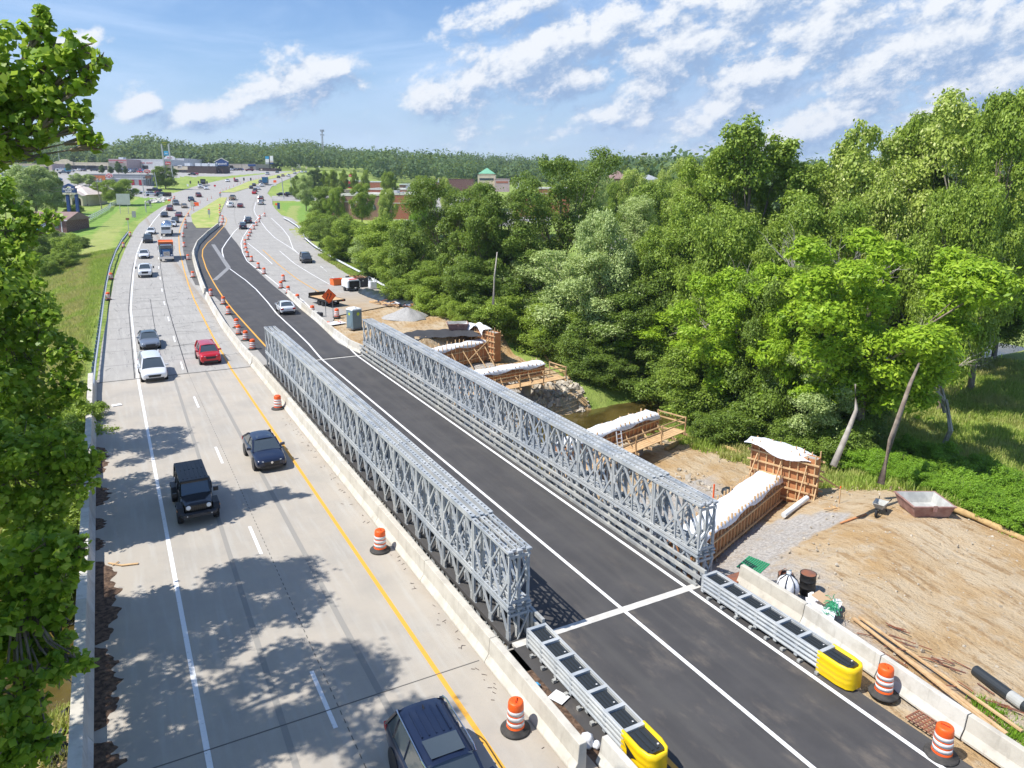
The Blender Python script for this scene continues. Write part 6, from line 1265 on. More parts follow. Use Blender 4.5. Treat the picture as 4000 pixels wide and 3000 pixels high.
# parked cars in the shopping lots
pc = ['car_white', 'car_silver', 'car_charcoal', 'car_navy', 'car_maroon', 'car_blue', 'car_grey', 'car_white', 'car_red', 'car_black']; cn = {'car_white': 'white', 'car_silver': 'silver', 'car_charcoal': 'charcoal', 'car_navy': 'navy', 'car_maroon': 'maroon', 'car_blue': 'blue', 'car_grey': 'grey', 'car_red': 'red', 'car_black': 'black', 'car_tan': 'tan'}
def parked(px, py, col, kind, rz, where, dz=.12): q = GT(px, py); car(kind, col, (q[0], q[1], q[2]+dz), rz, cn[col]+' '+{'sedan': 'sedan', 'suv': 'SUV', 'hatch': 'hatchback', 'pickup': 'pickup'}[kind]+' '+where, 'car', 'cars parked in the lots', small=True)
parked(240, 668, 'car_white', 'pickup', PI/2, 'at the left end of the shop row, rear line'); parked(264, 670, 'car_charcoal', 'sedan', PI/2+.3, 'between two white vehicles before the cream shops'); parked(278, 671, 'car_white', 'sedan', PI/2, 'right of the charcoal one before the cream shops'); parked(252, 680, 'car_grey', 'pickup', PI/2, 'nearest of the cluster before the cream shops'); parked(224, 707, 'car_blue', 'hatch', PI/2, 'alone on the lot behind the bank roof')
parked(308, 668, 'car_white', 'sedan', .2, 'beside the young trees before the cream shops'); parked(328, 669, 'car_navy', 'sedan', .3, 'right of the blue shop sign'); parked(368, 669, 'car_charcoal', 'sedan', PI/2, 'at the right end of the cream shops'); parked(395, 745, 'car_white', 'sedan', PI/2, 'under the tree right of the bank')
r_ = random.Random(21)
for i in range(15): c_ = r_.choice(pc); parked(462+i*7.6+r_.uniform(-1.5, 1.5), 668+(i % 3)*3.6, c_, r_.choice(['sedan', 'suv', 'sedan']), r_.choice([0, PI])+r_.uniform(.2, .4), 'in the crowded lot before the white shops, '+ordn(i)+' from left')
for i in range(9): parked(877+i*8.2, 668-(i*.3), pc[(i*3+1) % 10], ['sedan', 'suv'][i % 2], .3, 'before the blue gabled shop, '+ordn(i)+' from left')
parked(750, 685, 'car_charcoal', 'sedan', PI/2, 'on the drive below the brown building'); parked(763, 684, 'car_red', 'sedan', .4, 'beside the dark one below the brown building'); parked(975, 669, 'car_maroon', 'pickup', PI/2, 'at the right end of the beige wall')
for i, (px, py) in enumerate([(1712, 868), (1727, 864), (1741, 870), (1756, 866), (1775, 880), (1800, 880), (1845, 875), (1858, 863), (1880, 878)]): parked(px, py, pc[(i*7+2) % 10], ['suv', 'sedan', 'suv'][i % 3], .5, 'in the lot behind the leaning trees, '+ordn(i)+' from left')
for i, (px, py, c_) in enumerate([(2030, 812, 'car_charcoal'), (2048, 808, 'car_navy'), (2100, 803, 'car_white'), (2125, 803, 'car_red')]): parked(px, py, c_, 'suv', .3, 'beside the green awning shop')
for i, (px, py, c_) in enumerate([(1342, 775, 'car_silver'), (1338, 800, 'car_white'), (1332, 808, 'car_white'), (2085, 860, 'car_blue')]): parked(px, py, c_, 'sedan', 0, 'beside the brown brick shop' if i < 3 else 'on the road below the green awning shop')
# ---------------- vegetation ----------------
GW = 'trees of the wood right of the creek'
def leaves_mesh(name, C, N, size, m, aspect=.62, seed=0, fold=.22, droop=0.):
    """C centres (n,3), N preferred normals (n,3); each leaf is one folded diamond"""
    g = np.random.default_rng(seed); n = len(C)
    nn = N+g.normal(0, .55, (n, 3)); nn /= np.linalg.norm(nn, axis=1, keepdims=True)+1e-9
    d = g.normal(0, 1, (n, 3)); d[:, 2] -= droop; d -= nn*(d*nn).sum(1, keepdims=True); d /= np.linalg.norm(d, axis=1, keepdims=True)+1e-9
    s = np.cross(nn, d); sz = (size*(.6+.8*g.random(n)))[:, None]
    a = C-d*sz*.5; b = C+s*sz*aspect*.5-nn*sz*fold*.3-d*sz*.05; c = C+d*sz*.5-nn*sz*fold*.5; e = C-s*sz*aspect*.5-nn*sz*fold*.3-d*sz*.05
    V_ = np.stack([a, b, c, e], 1).reshape(-1, 3); Q = np.arange(4*n).reshape(-1, 4)
    return np_mesh(name, V_, Q, [m])
def crown_points(lobes, per, g, shell=.35, up=.35):
    Cs, Ns = [], []
    for (c, r, fl) in lobes:
        n = int(per*r*r); v = g.normal(0, 1, (n, 3)); v[:, 2] += up; v /= np.linalg.norm(v, axis=1, keepdims=True)
        rad = r*(1-shell*g.random(n)**1.6)*(1+.30*np.sin(v[:, 0]*7+c[0])*np.cos(v[:, 1]*6+v[:, 2]*5+c[1])); rad = np.where(g.random(n) < .14, rad*g.uniform(1.05, 1.5, n), rad)
        p = v*rad[:, None]; p[:, 2] *= fl; Cs.append(p+np.array(c)); nv = v.copy(); nv[:, 2] += .5; Ns.append(nv)
    return np.concatenate(Cs), np.concatenate(Ns)
def make_lobes(g, H, Wd, z0, n, rr, shape='round', sub=3):
    """lobes spread through an envelope; each big lobe gets smaller ones on it"""
    L = []
    for i in range(n):
        t = (i+.5)/n; a = i*2.399+g.uniform(-.4, .4); z = z0+(H-z0)*(.12+.80*t)
        env = {'round': math.sin(PI*min(1, max(.02, (z-z0)/(H-z0)*.86+.10)))**.6, 'cone': 1.05-(z-z0)/(H-z0)*.85, 'vase': .35+.65*math.sin(PI*((z-z0)/(H-z0))**1.3), 'flat': .55+.45*t, 'column': .75}[shape]
        rad = Wd/2*env*(.55+.42*g.random())*(1 if i % 4 else .35); r = rr*g.uniform(.75, 1.25)
        c = (rad*math.cos(a), rad*math.sin(a), z-r*.4); L.append((c, r, g.uniform(.6, .85)))
        for k in range(sub):
            v = g.normal(0, 1, 3); v[2] = abs(v[2])*.8; v /= np.linalg.norm(v); r2 = r*g.uniform(.38, .6); L.append((tuple(np.array(c)+v*r*.85), r2, g.uniform(.6, .9)))
    return L
def trunk_mesh(name, H, r0, lobes, g, m='bark', lean=(0, 0), n_l=10, split=.35):
    mb = MB().use(m); top = (lean[0], lean[1], H*.78); mid = (lean[0]*.35+g.uniform(-.3, .3), lean[1]*.35, H*split)
    mb.tube([(0, 0, -.8), (0, 0, 0), mid, (lean[0]*.7, lean[1]*.7, H*.58), top], [r0*1.25, r0, r0*.78, r0*.45, r0*.12], 9, False)
    big = sorted([l for l in lobes], key=lambda l: -l[1])[:n_l]
    for c, r, f in big:
        t = g.uniform(.0, .75); s = np.array(mid)*(1-t)+np.array((lean[0]*.7, lean[1]*.7, H*.58))*t; e = np.array(c); k = (s+e)/2+np.array([0, 0, -.08*H*g.random()]); 
        mb.tube([s, k, e], [r0*.34, r0*.2, r0*.05], 5, False)
        for _ in range(2): d = g.normal(0, 1, 3); d[2] = abs(d[2]); mb.tube([k, (k+e)/2+d*r*.3, e+d*r*.6], [r0*.12, r0*.07, r0*.02], 4, False)
    return mb.mesh(name, True)
TREES = {}
# kind: H, W, crown bottom, lobes, lobe radius, shape, leaves per r^2, leaf size, material, aspect
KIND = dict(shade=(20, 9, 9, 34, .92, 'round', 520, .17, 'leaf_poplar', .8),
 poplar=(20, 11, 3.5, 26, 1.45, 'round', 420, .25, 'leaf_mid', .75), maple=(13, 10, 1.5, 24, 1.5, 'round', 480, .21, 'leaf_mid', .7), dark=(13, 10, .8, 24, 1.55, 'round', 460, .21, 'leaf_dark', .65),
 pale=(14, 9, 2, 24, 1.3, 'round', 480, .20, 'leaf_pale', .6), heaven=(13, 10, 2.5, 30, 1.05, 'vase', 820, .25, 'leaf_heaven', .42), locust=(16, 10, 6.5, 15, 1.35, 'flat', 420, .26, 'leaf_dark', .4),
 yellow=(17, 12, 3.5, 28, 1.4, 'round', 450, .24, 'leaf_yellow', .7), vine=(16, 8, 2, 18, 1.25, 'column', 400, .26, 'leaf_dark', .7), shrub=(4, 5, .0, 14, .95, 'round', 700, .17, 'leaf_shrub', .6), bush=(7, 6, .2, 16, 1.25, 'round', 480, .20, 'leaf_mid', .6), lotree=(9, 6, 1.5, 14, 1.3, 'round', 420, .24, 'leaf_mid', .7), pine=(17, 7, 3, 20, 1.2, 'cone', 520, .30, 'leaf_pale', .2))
def variant(kind, v, mat_=None):
    key = (kind, v, mat_)
    if key in TREES: return TREES[key]
    H, Wd, z0, n, rr, sh, per, ls, m, asp = KIND[kind]; g = np.random.default_rng(sum(map(ord, kind))*7+v*13)
    L = make_lobes(g, H, Wd, z0, n, rr, sh, 5); C, N = crown_points(L, per, g)
    TREES[key] = (leaves_mesh('crown', C, N, ls, mat_ or m, asp, v+5, droop=.5 if kind in ('heaven', 'locust') else 0.), trunk_mesh('trunk', H, H*.018+.05, L, g, 'bark_pale' if kind in ('pale', 'yellow') else 'bark', n_l=12), H, Wd)
    return TREES[key]
NM = dict(poplar='poplar_tree', maple='maple_tree', dark='broadleaf_tree', pale='silver_leaf_tree', heaven='ash_tree', locust='locust_tree', yellow='poplar_tree', vine='vine_covered_tree', shrub='shrub', bush='bush', lotree='young_tree', pine='pine_tree')
EDGE = [(1100, 848), (1300, 1010), (1560, 1160), (1850, 1272), (2100, 1375), (2260, 1500), (2450, 1545), (2640, 1600), (2780, 1700), (2950, 1775), (3200, 1815), (3440, 1885), (3700, 1970), (4000, 2130)]
EDP = [float((GT(*p)-CAM) @ FW) for p in EDGE]
def tree(kind, px, top, D, wpx, label, group=None, v=0, mat_=None, cat='tree', zb=None):
    if group == GW: e_ = float(np.interp(px, [p[0] for p in EDGE], EDP)); D = max(D, e_+wpx*D/FPX*.36)
    c = Dp(px, top, D); x_, y_ = c[0], c[1]; z_ = float(zt(x_, y_)) if zb is None else zb
    H = max(1.5, c[2]-z_); Wm = wpx*D/FPX; cr, tk, H0, W0 = variant(kind, v, mat_)
    t = thing(NM[kind], label, cat, (x_, y_, z_), random.uniform(0, 6.3), group); kw = Wm/(W0+1.3*KIND[kind][4]); s = (kw, kw, H/(H0-.1))
    for nm_, me in (('crown', cr), ('trunk', tk)): o = link(nm_, me, t); o.scale = s
    return t
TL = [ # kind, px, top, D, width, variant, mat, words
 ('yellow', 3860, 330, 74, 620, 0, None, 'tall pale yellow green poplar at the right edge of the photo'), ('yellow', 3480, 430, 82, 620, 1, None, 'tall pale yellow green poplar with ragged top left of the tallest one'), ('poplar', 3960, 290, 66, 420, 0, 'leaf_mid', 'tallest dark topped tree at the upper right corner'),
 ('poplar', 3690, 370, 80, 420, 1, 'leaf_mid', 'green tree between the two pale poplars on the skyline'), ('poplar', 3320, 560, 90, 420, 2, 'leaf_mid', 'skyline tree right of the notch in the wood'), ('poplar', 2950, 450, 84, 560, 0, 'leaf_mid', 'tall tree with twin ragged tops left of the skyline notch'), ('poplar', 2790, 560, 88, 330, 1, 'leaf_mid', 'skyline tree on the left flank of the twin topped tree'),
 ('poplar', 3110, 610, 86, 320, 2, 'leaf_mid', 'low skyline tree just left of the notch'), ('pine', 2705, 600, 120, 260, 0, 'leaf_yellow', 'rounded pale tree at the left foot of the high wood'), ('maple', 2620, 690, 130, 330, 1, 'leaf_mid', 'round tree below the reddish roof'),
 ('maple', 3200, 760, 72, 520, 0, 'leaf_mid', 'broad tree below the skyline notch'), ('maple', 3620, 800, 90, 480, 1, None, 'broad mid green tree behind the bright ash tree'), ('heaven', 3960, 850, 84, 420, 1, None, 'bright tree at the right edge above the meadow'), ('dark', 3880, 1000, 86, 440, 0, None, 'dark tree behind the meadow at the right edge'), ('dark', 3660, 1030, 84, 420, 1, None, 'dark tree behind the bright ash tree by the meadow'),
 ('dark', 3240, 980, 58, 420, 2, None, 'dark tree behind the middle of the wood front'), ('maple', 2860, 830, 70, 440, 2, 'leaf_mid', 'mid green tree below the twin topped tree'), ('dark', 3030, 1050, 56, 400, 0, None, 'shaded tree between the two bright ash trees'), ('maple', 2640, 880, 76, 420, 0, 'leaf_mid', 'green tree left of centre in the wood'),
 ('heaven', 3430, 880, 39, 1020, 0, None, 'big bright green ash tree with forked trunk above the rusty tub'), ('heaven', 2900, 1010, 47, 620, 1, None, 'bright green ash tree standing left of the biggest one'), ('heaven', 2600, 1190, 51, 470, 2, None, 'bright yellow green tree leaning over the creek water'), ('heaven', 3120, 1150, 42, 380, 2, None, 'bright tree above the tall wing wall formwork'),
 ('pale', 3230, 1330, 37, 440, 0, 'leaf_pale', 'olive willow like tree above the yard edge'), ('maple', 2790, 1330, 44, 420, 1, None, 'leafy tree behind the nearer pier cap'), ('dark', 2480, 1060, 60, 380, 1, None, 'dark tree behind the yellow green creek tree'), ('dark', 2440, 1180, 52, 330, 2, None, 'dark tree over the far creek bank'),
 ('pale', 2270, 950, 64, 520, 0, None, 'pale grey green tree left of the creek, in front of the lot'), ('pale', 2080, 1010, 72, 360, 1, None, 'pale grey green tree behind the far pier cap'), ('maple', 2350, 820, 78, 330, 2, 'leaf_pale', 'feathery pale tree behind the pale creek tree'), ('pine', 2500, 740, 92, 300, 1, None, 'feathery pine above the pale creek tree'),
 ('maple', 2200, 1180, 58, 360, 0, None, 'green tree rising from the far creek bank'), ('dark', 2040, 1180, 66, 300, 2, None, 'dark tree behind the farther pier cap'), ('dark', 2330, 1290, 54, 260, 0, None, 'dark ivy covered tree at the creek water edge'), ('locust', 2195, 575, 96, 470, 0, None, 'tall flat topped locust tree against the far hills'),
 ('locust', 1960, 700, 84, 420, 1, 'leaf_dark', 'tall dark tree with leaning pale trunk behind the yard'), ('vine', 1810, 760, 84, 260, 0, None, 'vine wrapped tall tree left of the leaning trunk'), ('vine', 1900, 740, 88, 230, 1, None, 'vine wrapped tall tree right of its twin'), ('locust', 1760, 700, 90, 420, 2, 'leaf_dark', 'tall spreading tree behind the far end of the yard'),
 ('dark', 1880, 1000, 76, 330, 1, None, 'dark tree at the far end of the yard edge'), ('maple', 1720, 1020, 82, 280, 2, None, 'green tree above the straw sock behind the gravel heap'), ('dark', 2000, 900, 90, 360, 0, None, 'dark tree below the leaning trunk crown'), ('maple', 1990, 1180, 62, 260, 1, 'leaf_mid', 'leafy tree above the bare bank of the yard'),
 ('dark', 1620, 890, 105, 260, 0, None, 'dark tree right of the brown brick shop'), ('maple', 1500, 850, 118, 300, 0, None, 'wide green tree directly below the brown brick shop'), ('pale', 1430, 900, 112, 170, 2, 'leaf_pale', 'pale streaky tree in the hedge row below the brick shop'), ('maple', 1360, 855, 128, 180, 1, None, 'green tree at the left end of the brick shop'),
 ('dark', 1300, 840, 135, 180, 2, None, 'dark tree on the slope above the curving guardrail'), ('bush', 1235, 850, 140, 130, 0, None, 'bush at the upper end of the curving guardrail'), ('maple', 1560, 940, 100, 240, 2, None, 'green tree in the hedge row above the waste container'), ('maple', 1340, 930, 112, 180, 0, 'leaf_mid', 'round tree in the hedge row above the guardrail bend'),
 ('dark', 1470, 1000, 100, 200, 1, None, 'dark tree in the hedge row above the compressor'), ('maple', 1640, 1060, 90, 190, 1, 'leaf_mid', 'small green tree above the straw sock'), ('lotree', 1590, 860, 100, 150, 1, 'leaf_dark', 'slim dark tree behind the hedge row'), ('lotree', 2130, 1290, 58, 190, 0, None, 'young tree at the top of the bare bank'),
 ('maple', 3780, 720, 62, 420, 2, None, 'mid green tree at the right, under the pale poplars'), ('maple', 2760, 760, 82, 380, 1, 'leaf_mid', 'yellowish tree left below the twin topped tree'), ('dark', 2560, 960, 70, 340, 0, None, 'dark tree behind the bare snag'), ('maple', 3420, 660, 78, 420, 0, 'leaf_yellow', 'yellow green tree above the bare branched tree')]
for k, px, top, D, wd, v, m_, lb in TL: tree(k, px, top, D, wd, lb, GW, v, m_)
# undergrowth along the wood edge and the yard
r_ = random.Random(33); ug = []
def shrub_row(pts, n, D0, s0, s1, words, kind='shrub', ma=None, grp='shrubs along the wood edge', jit=25):
    for i in range(n):
        t = (i+.5)/n*(len(pts)-1); j = int(min(t, len(pts)-2)); f = t-j; px = pts[j][0]*(1-f)+pts[j+1][0]*f+r_.uniform(-jit, jit); py = pts[j][1]*(1-f)+pts[j+1][1]*f+r_.uniform(-jit, jit)*.6
        q = GT(px, py); s = r_.uniform(s0, s1); cr, tk, H0, W0 = variant(kind, i % 3, ma)
        th = thing(NM[kind], ordn(i)+' '+words, 'shrub', (q[0], q[1], q[2]-.1), r_.uniform(0, 6), grp)
        for nm_, me in (('foliage', cr), ('stems', tk)): o = link(nm_, me, th); o.scale = (s*1.15, s*1.15, s*r_.uniform(.8, 1.15))
shrub_row([(3330, 1835), (3480, 1850), (3640, 1880), (3760, 1935), (3990, 2060)], 16, 0, .32, .5, 'bright shrub from left in the front row above the rusty tub', grp='shrubs above the yard edge')
shrub_row([(3290, 1818), (3480, 1862), (3610, 1900), (3760, 1962), (3860, 2010), (4000, 2090)], 22, 0, .24, .38, 'low bright shrub from left right at the dirt edge', grp='low shrubs at the dirt edge', jit=12)
shrub_row([(3500, 1800), (3660, 1830), (3800, 1880), (3990, 1980)], 13, 0, .36, .55, 'bright shrub from left in the back row below the meadow', grp='shrubs below the meadow')
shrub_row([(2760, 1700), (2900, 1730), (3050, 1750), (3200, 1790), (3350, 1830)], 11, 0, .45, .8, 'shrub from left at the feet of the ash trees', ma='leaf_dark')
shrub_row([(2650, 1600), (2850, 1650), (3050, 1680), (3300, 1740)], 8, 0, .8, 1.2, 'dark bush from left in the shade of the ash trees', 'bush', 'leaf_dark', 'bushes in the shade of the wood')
shrub_row([(2180, 1400), (2250, 1450), (2320, 1500), (2400, 1500)], 6, 0, .5, .9, 'bush from left along the far creek bank', 'bush', 'leaf_dark', 'bushes on the far creek bank')
shrub_row([(1560, 1160), (1700, 1215), (1850, 1260), (2000, 1300), (2100, 1370)], 13, 0, .6, 1.0, 'shrub from left behind the straw sock at the yard edge', 'shrub', 'leaf_mid', 'shrubs behind the yard edge')
shrub_row([(1800, 1200), (1950, 1230), (2080, 1280), (2180, 1340)], 8, 0, .7, 1.1, 'dark bush from left behind the yard edge', 'bush', 'leaf_dark', 'bushes behind the yard edge')
shrub_row([(1230, 900), (1300, 970), (1420, 1040), (1560, 1090), (1680, 1150)], 14, 0, .6, 1.05, 'bush from left on the slope behind the curving guardrail', 'bush', None, 'bushes behind the guardrail')
shrub_row([(2560, 1480), (2680, 1500), (2800, 1540)], 5, 0, .8, 1.1, 'leafy bush from left hanging over the creek water', 'bush', 'leaf_mid', 'bushes over the creek')
# bare branched trees
def bare_mesh(seed, H):
    g = np.random.default_rng(seed); mb = MB().use('bark_pale')
    def grow(p, d, L, r, lv):
        q = p+d*L; mid = (p+q)/2+g.normal(0, .06*L, 3); mb.tube([p, mid, q], [r, r*.8, r*.55], 5 if lv < 2 else 3, False)
        if lv >= 5: return
        for _ in range(3 if lv < 4 else 2):
            nd = d+g.normal(0, .50, 3); nd[2] += .12; nd /= np.linalg.norm(nd); s = p+(q-p)*g.uniform(.55, 1); grow(s, nd, L*g.uniform(.60, .82), r*.52, lv+1)
    grow(np.zeros(3), np.array([0, 0, 1.]), H*.3, H*.016, 0); return mb.mesh('branches')
BM = [bare_mesh(3, 12), bare_mesh(8, 12)]
for i, (px, top, D, lb) in enumerate([(3370, 640, 60, 'big leafless tree with fan of grey branches below the pale poplars'), (3080, 800, 62, 'leafless purple grey tree left of the fan shaped one'), (2545, 860, 66, 'bare grey snag leaning over the wood'), (2720, 1350, 44, 'leafless twigs hanging over the creek'), (3760, 1080, 52, 'bare pale branches behind the meadow')]):
    D = max(D, float(np.interp(px, [p[0] for p in EDGE], EDP))+5); c = Dp(px, top, D); z_ = float(zt(c[0], c[1])); t = thing('bare_tree', lb, 'bare tree', (c[0], c[1], z_), i*1.3, 'leafless trees'); o = link('branches', BM[i % 2], t); s = (c[2]-z_)/11.; o.scale = (s*1.0, s*1.0, s)
# exposed trunks
def snag(pts, r, lb, m='bark_pale', nm='tree_trunk'):
    P = [np.array(p) for p in pts]; t = thing(nm, lb, 'tree trunk', tuple(P[0])); n = len(P); part('trunk', MB().use(m).tube([p-P[0] for p in P], [r*(1-.7*i/(n-1)) for i in range(n)], 8), t, True); return t
snag([Dp(1926, 1190, 78), Dp(1932, 1080, 78), Dp(1942, 985, 79)], .15, 'pale leaning trunk standing clear of leaves behind the yard')
snag([Dp(3255, 1820, 37), Dp(3310, 1690, 37.3), Dp(3345, 1600, 37.4), Dp(3340, 1500, 37.5)], .17, 'thin pale crooked trunk left of the big forked ash trunk')
snag([Dp(3440, 1890, 40), Dp(3480, 1720, 40), Dp(3555, 1500, 41), Dp(3590, 1420, 42)], .20, 'slim leaning vine covered trunk of the big ash tree above the yard', 'bark')
# ---- left foreground poplars, real leaf size ----
def near_tree(lobes_px, base, label, m, per, size, trunk_pts, seed, r0=.15, extra=None):
    g = np.random.default_rng(seed); L = []
    for px, py, D, rp in lobes_px: c = Dp(px, py, D); L.append((c-np.array(base), rp*D/FPX, .8))
    L2 = []
    for c, r, f in L:
        L2.append((tuple(c), r*.62, .8))
        for k in range(10): v = g.normal(0, 1, 3); v /= np.linalg.norm(v); L2.append((tuple(np.array(c)+v*r*.8), r*g.uniform(.18, .36), .8))
    C, N = crown_points(L2, per, g, .55); t = thing('poplar_tree', label, 'tree', tuple(base), 0, 'poplars left of the old bridge')
    link('crown', leaves_mesh('crown', C, N, size, m, .85, seed, .3), t)
    mb = MB().use('bark'); tp = [np.array(p)-np.array(base) for p in trunk_pts]; mb.tube(tp, [r0*(1-.75*i/(len(tp)-1)) for i in range(len(tp))], 9, False)
    for c, r, f in L:
        c = np.array(c); j = min(range(len(tp)), key=lambda i: np.linalg.norm(tp[i]-(c-np.array([0, 0, 1.5])))); s = tp[j]; k = (s+c)/2+np.array([0, 0, -.3]); mb.tube([s, k, c], [r0*.2, r0*.13, r0*.05], 5, False)
        for _ in range(4): d = g.normal(0, 1, 3); d /= np.linalg.norm(d); mb.tube([k*.4+c*.6, c+d*r*.5, c+d*r*.95], [.03, .018, .006], 4, False)
    part('trunk', mb, t); return t
b1 = (-29.5, -3.5, -3.6)
near_tree([(60, 330, 12, 190), (-120, 250, 12, 220), (190, 240, 12, 110), (150, 130, 12, 70), (300, 190, 12, 75), (390, 240, 12, 45), (170, 60, 12, 45), (180, 90, 12, 40), (300, 350, 12, 60), (320, 430, 12, 50), (220, 470, 12, 60), (110, 480, 12, 120), (-60, 520, 12, 170), (310, 500, 12, 60), (350, 540, 12, 45), (380, 570, 12, 32), (40, 590, 12, 60), (150, 560, 12, 45), (-150, 420, 12, 200), (350, 300, 12, 35), (280, 270, 12, 60), (170, 620, 12, 25)],
          b1, 'poplar whose leafy top fills the upper left corner', 'leaf_poplar', 1500, .14, [b1, (-29, -3, 4), (-28.6, -2.6, 10), tuple(Dp(-150, 500, 12)), tuple(Dp(-40, 300, 12))], 41)
b2 = tuple(GT(60, 1900)) if False else (-32, 17, -4)
near_tree([(20, 760, 33, 70), (60, 810, 33, 55), (120, 870, 33, 50), (180, 855, 33, 38), (225, 850, 33, 28), (140, 910, 33, 34), (90, 940, 33, 50), (190, 900, 33, 22), (-60, 850, 33, 110), (90, 880, 33, 50), (120, 860, 33, 45), (180, 850, 33, 35), (30, 960, 33, 110), (60, 1080, 33, 120), (-80, 1100, 33, 200), (130, 1180, 33, 110), (0, 1300, 33, 200), (170, 1320, 33, 110), (250, 1380, 33, 75), (300, 1390, 33, 55), (90, 1480, 33, 170), (240, 1520, 33, 90), (290, 1540, 33, 60), (40, 1650, 33, 180), (200, 1680, 33, 100)],
          b2, 'tall poplar at the left edge beside the grassy slope', 'leaf_poplar', 300, .27, [b2, (-31.8, 16.8, 0), (-31.3, 16, 4), tuple(Dp(20, 1300, 33)), tuple(Dp(20, 900, 33))], 42)
b3 = (-29.5, 9, -4.8)
near_tree([(80, 1780, 26, 190), (260, 1800, 26, 110), (330, 1790, 26, 65), (370, 1780, 26, 38), (330, 1890, 26, 70), (230, 1930, 26, 110), (60, 2000, 26, 190), (150, 2060, 26, 110), (-80, 1850, 26, 220), (210, 1700, 26, 70)],
          b3, 'poplar reaching over the left parapet in the middle of the left edge', 'leaf_poplar', 560, .22, [b3, (-29.4, 9, 0), (-29, 8.5, 2), tuple(Dp(60, 1850, 26))], 43)
b4 = (-26.8, -2.5, -4.5)
near_tree([(60, 2200, 12, 180), (200, 2180, 12, 110), (270, 2200, 12, 70), (300, 2180, 12, 42), (220, 2290, 12, 80), (60, 2370, 12, 170), (170, 2400, 12, 100), (230, 2400, 12, 60), (20, 2520, 12, 130), (130, 2500, 12, 70), (230, 2620, 11.5, 75), (300, 2590, 11.5, 55), (340, 2590, 11.5, 30), (280, 2150, 12, 60), (320, 2120, 12, 35), (200, 2560, 12, 50), (100, 2640, 12, 75), (150, 2760, 11.5, 60), (200, 2920, 11, 45), (150, 2300, 12, 100), (250, 2540, 12, 40), (240, 2480, 12, 45), (40, 2440, 12, 120), (120, 2560, 12, 60), (170, 2640, 11.5, 60), (-20, 2750, 11, 150), (60, 2850, 11, 130), (110, 2880, 11, 90), (30, 2980, 11, 150), (110, 2700, 11.5, 50)],
          b4, 'poplar with bright large leaves at the lower left beside the creek', 'leaf_poplar', 1400, .145, [b4, (-26.8, -2.4, 0), (-26.4, -2.2, 4), tuple(Dp(60, 2300, 12))], 44)
# shade casters of the same row, outside the frame to the left: their shadows lie on the road
for i, (x_, y_, H, Wd) in enumerate([(-28.4, -8, 26, 10.5), (-28.7, 0.8, 25.5, 10), (-29.2, 8.5, 24.5, 9.5), (-28.0, 20, 19.5, 8.5), (-28.1, 30, 18.5, 8), (-27.8, -15, 27, 10)]):
    cr, tk, H0, W0 = variant('shade', i % 3, 'leaf_poplar'); t = thing('poplar_tree', ['poplar standing left of the camera, its shade on the near lanes', 'poplar behind the left edge, its shade across the middle lanes', 'poplar beyond the left edge, its shade below the black off road car', 'poplar outside the left parapet, its shade on the shoulder by the off road car', 'poplar outside the left parapet, its shade on the shoulder behind the minivan', 'poplar left of the camera, its shade at the bottom of the near lanes'][i], 'tree', (x_, y_, -4), i*2., 'poplars left of the old bridge')
    for nm_, me in (('crown', cr), ('trunk', tk)): o = link(nm_, me, t); o.scale = (Wd/W0, Wd/W0, H/H0)
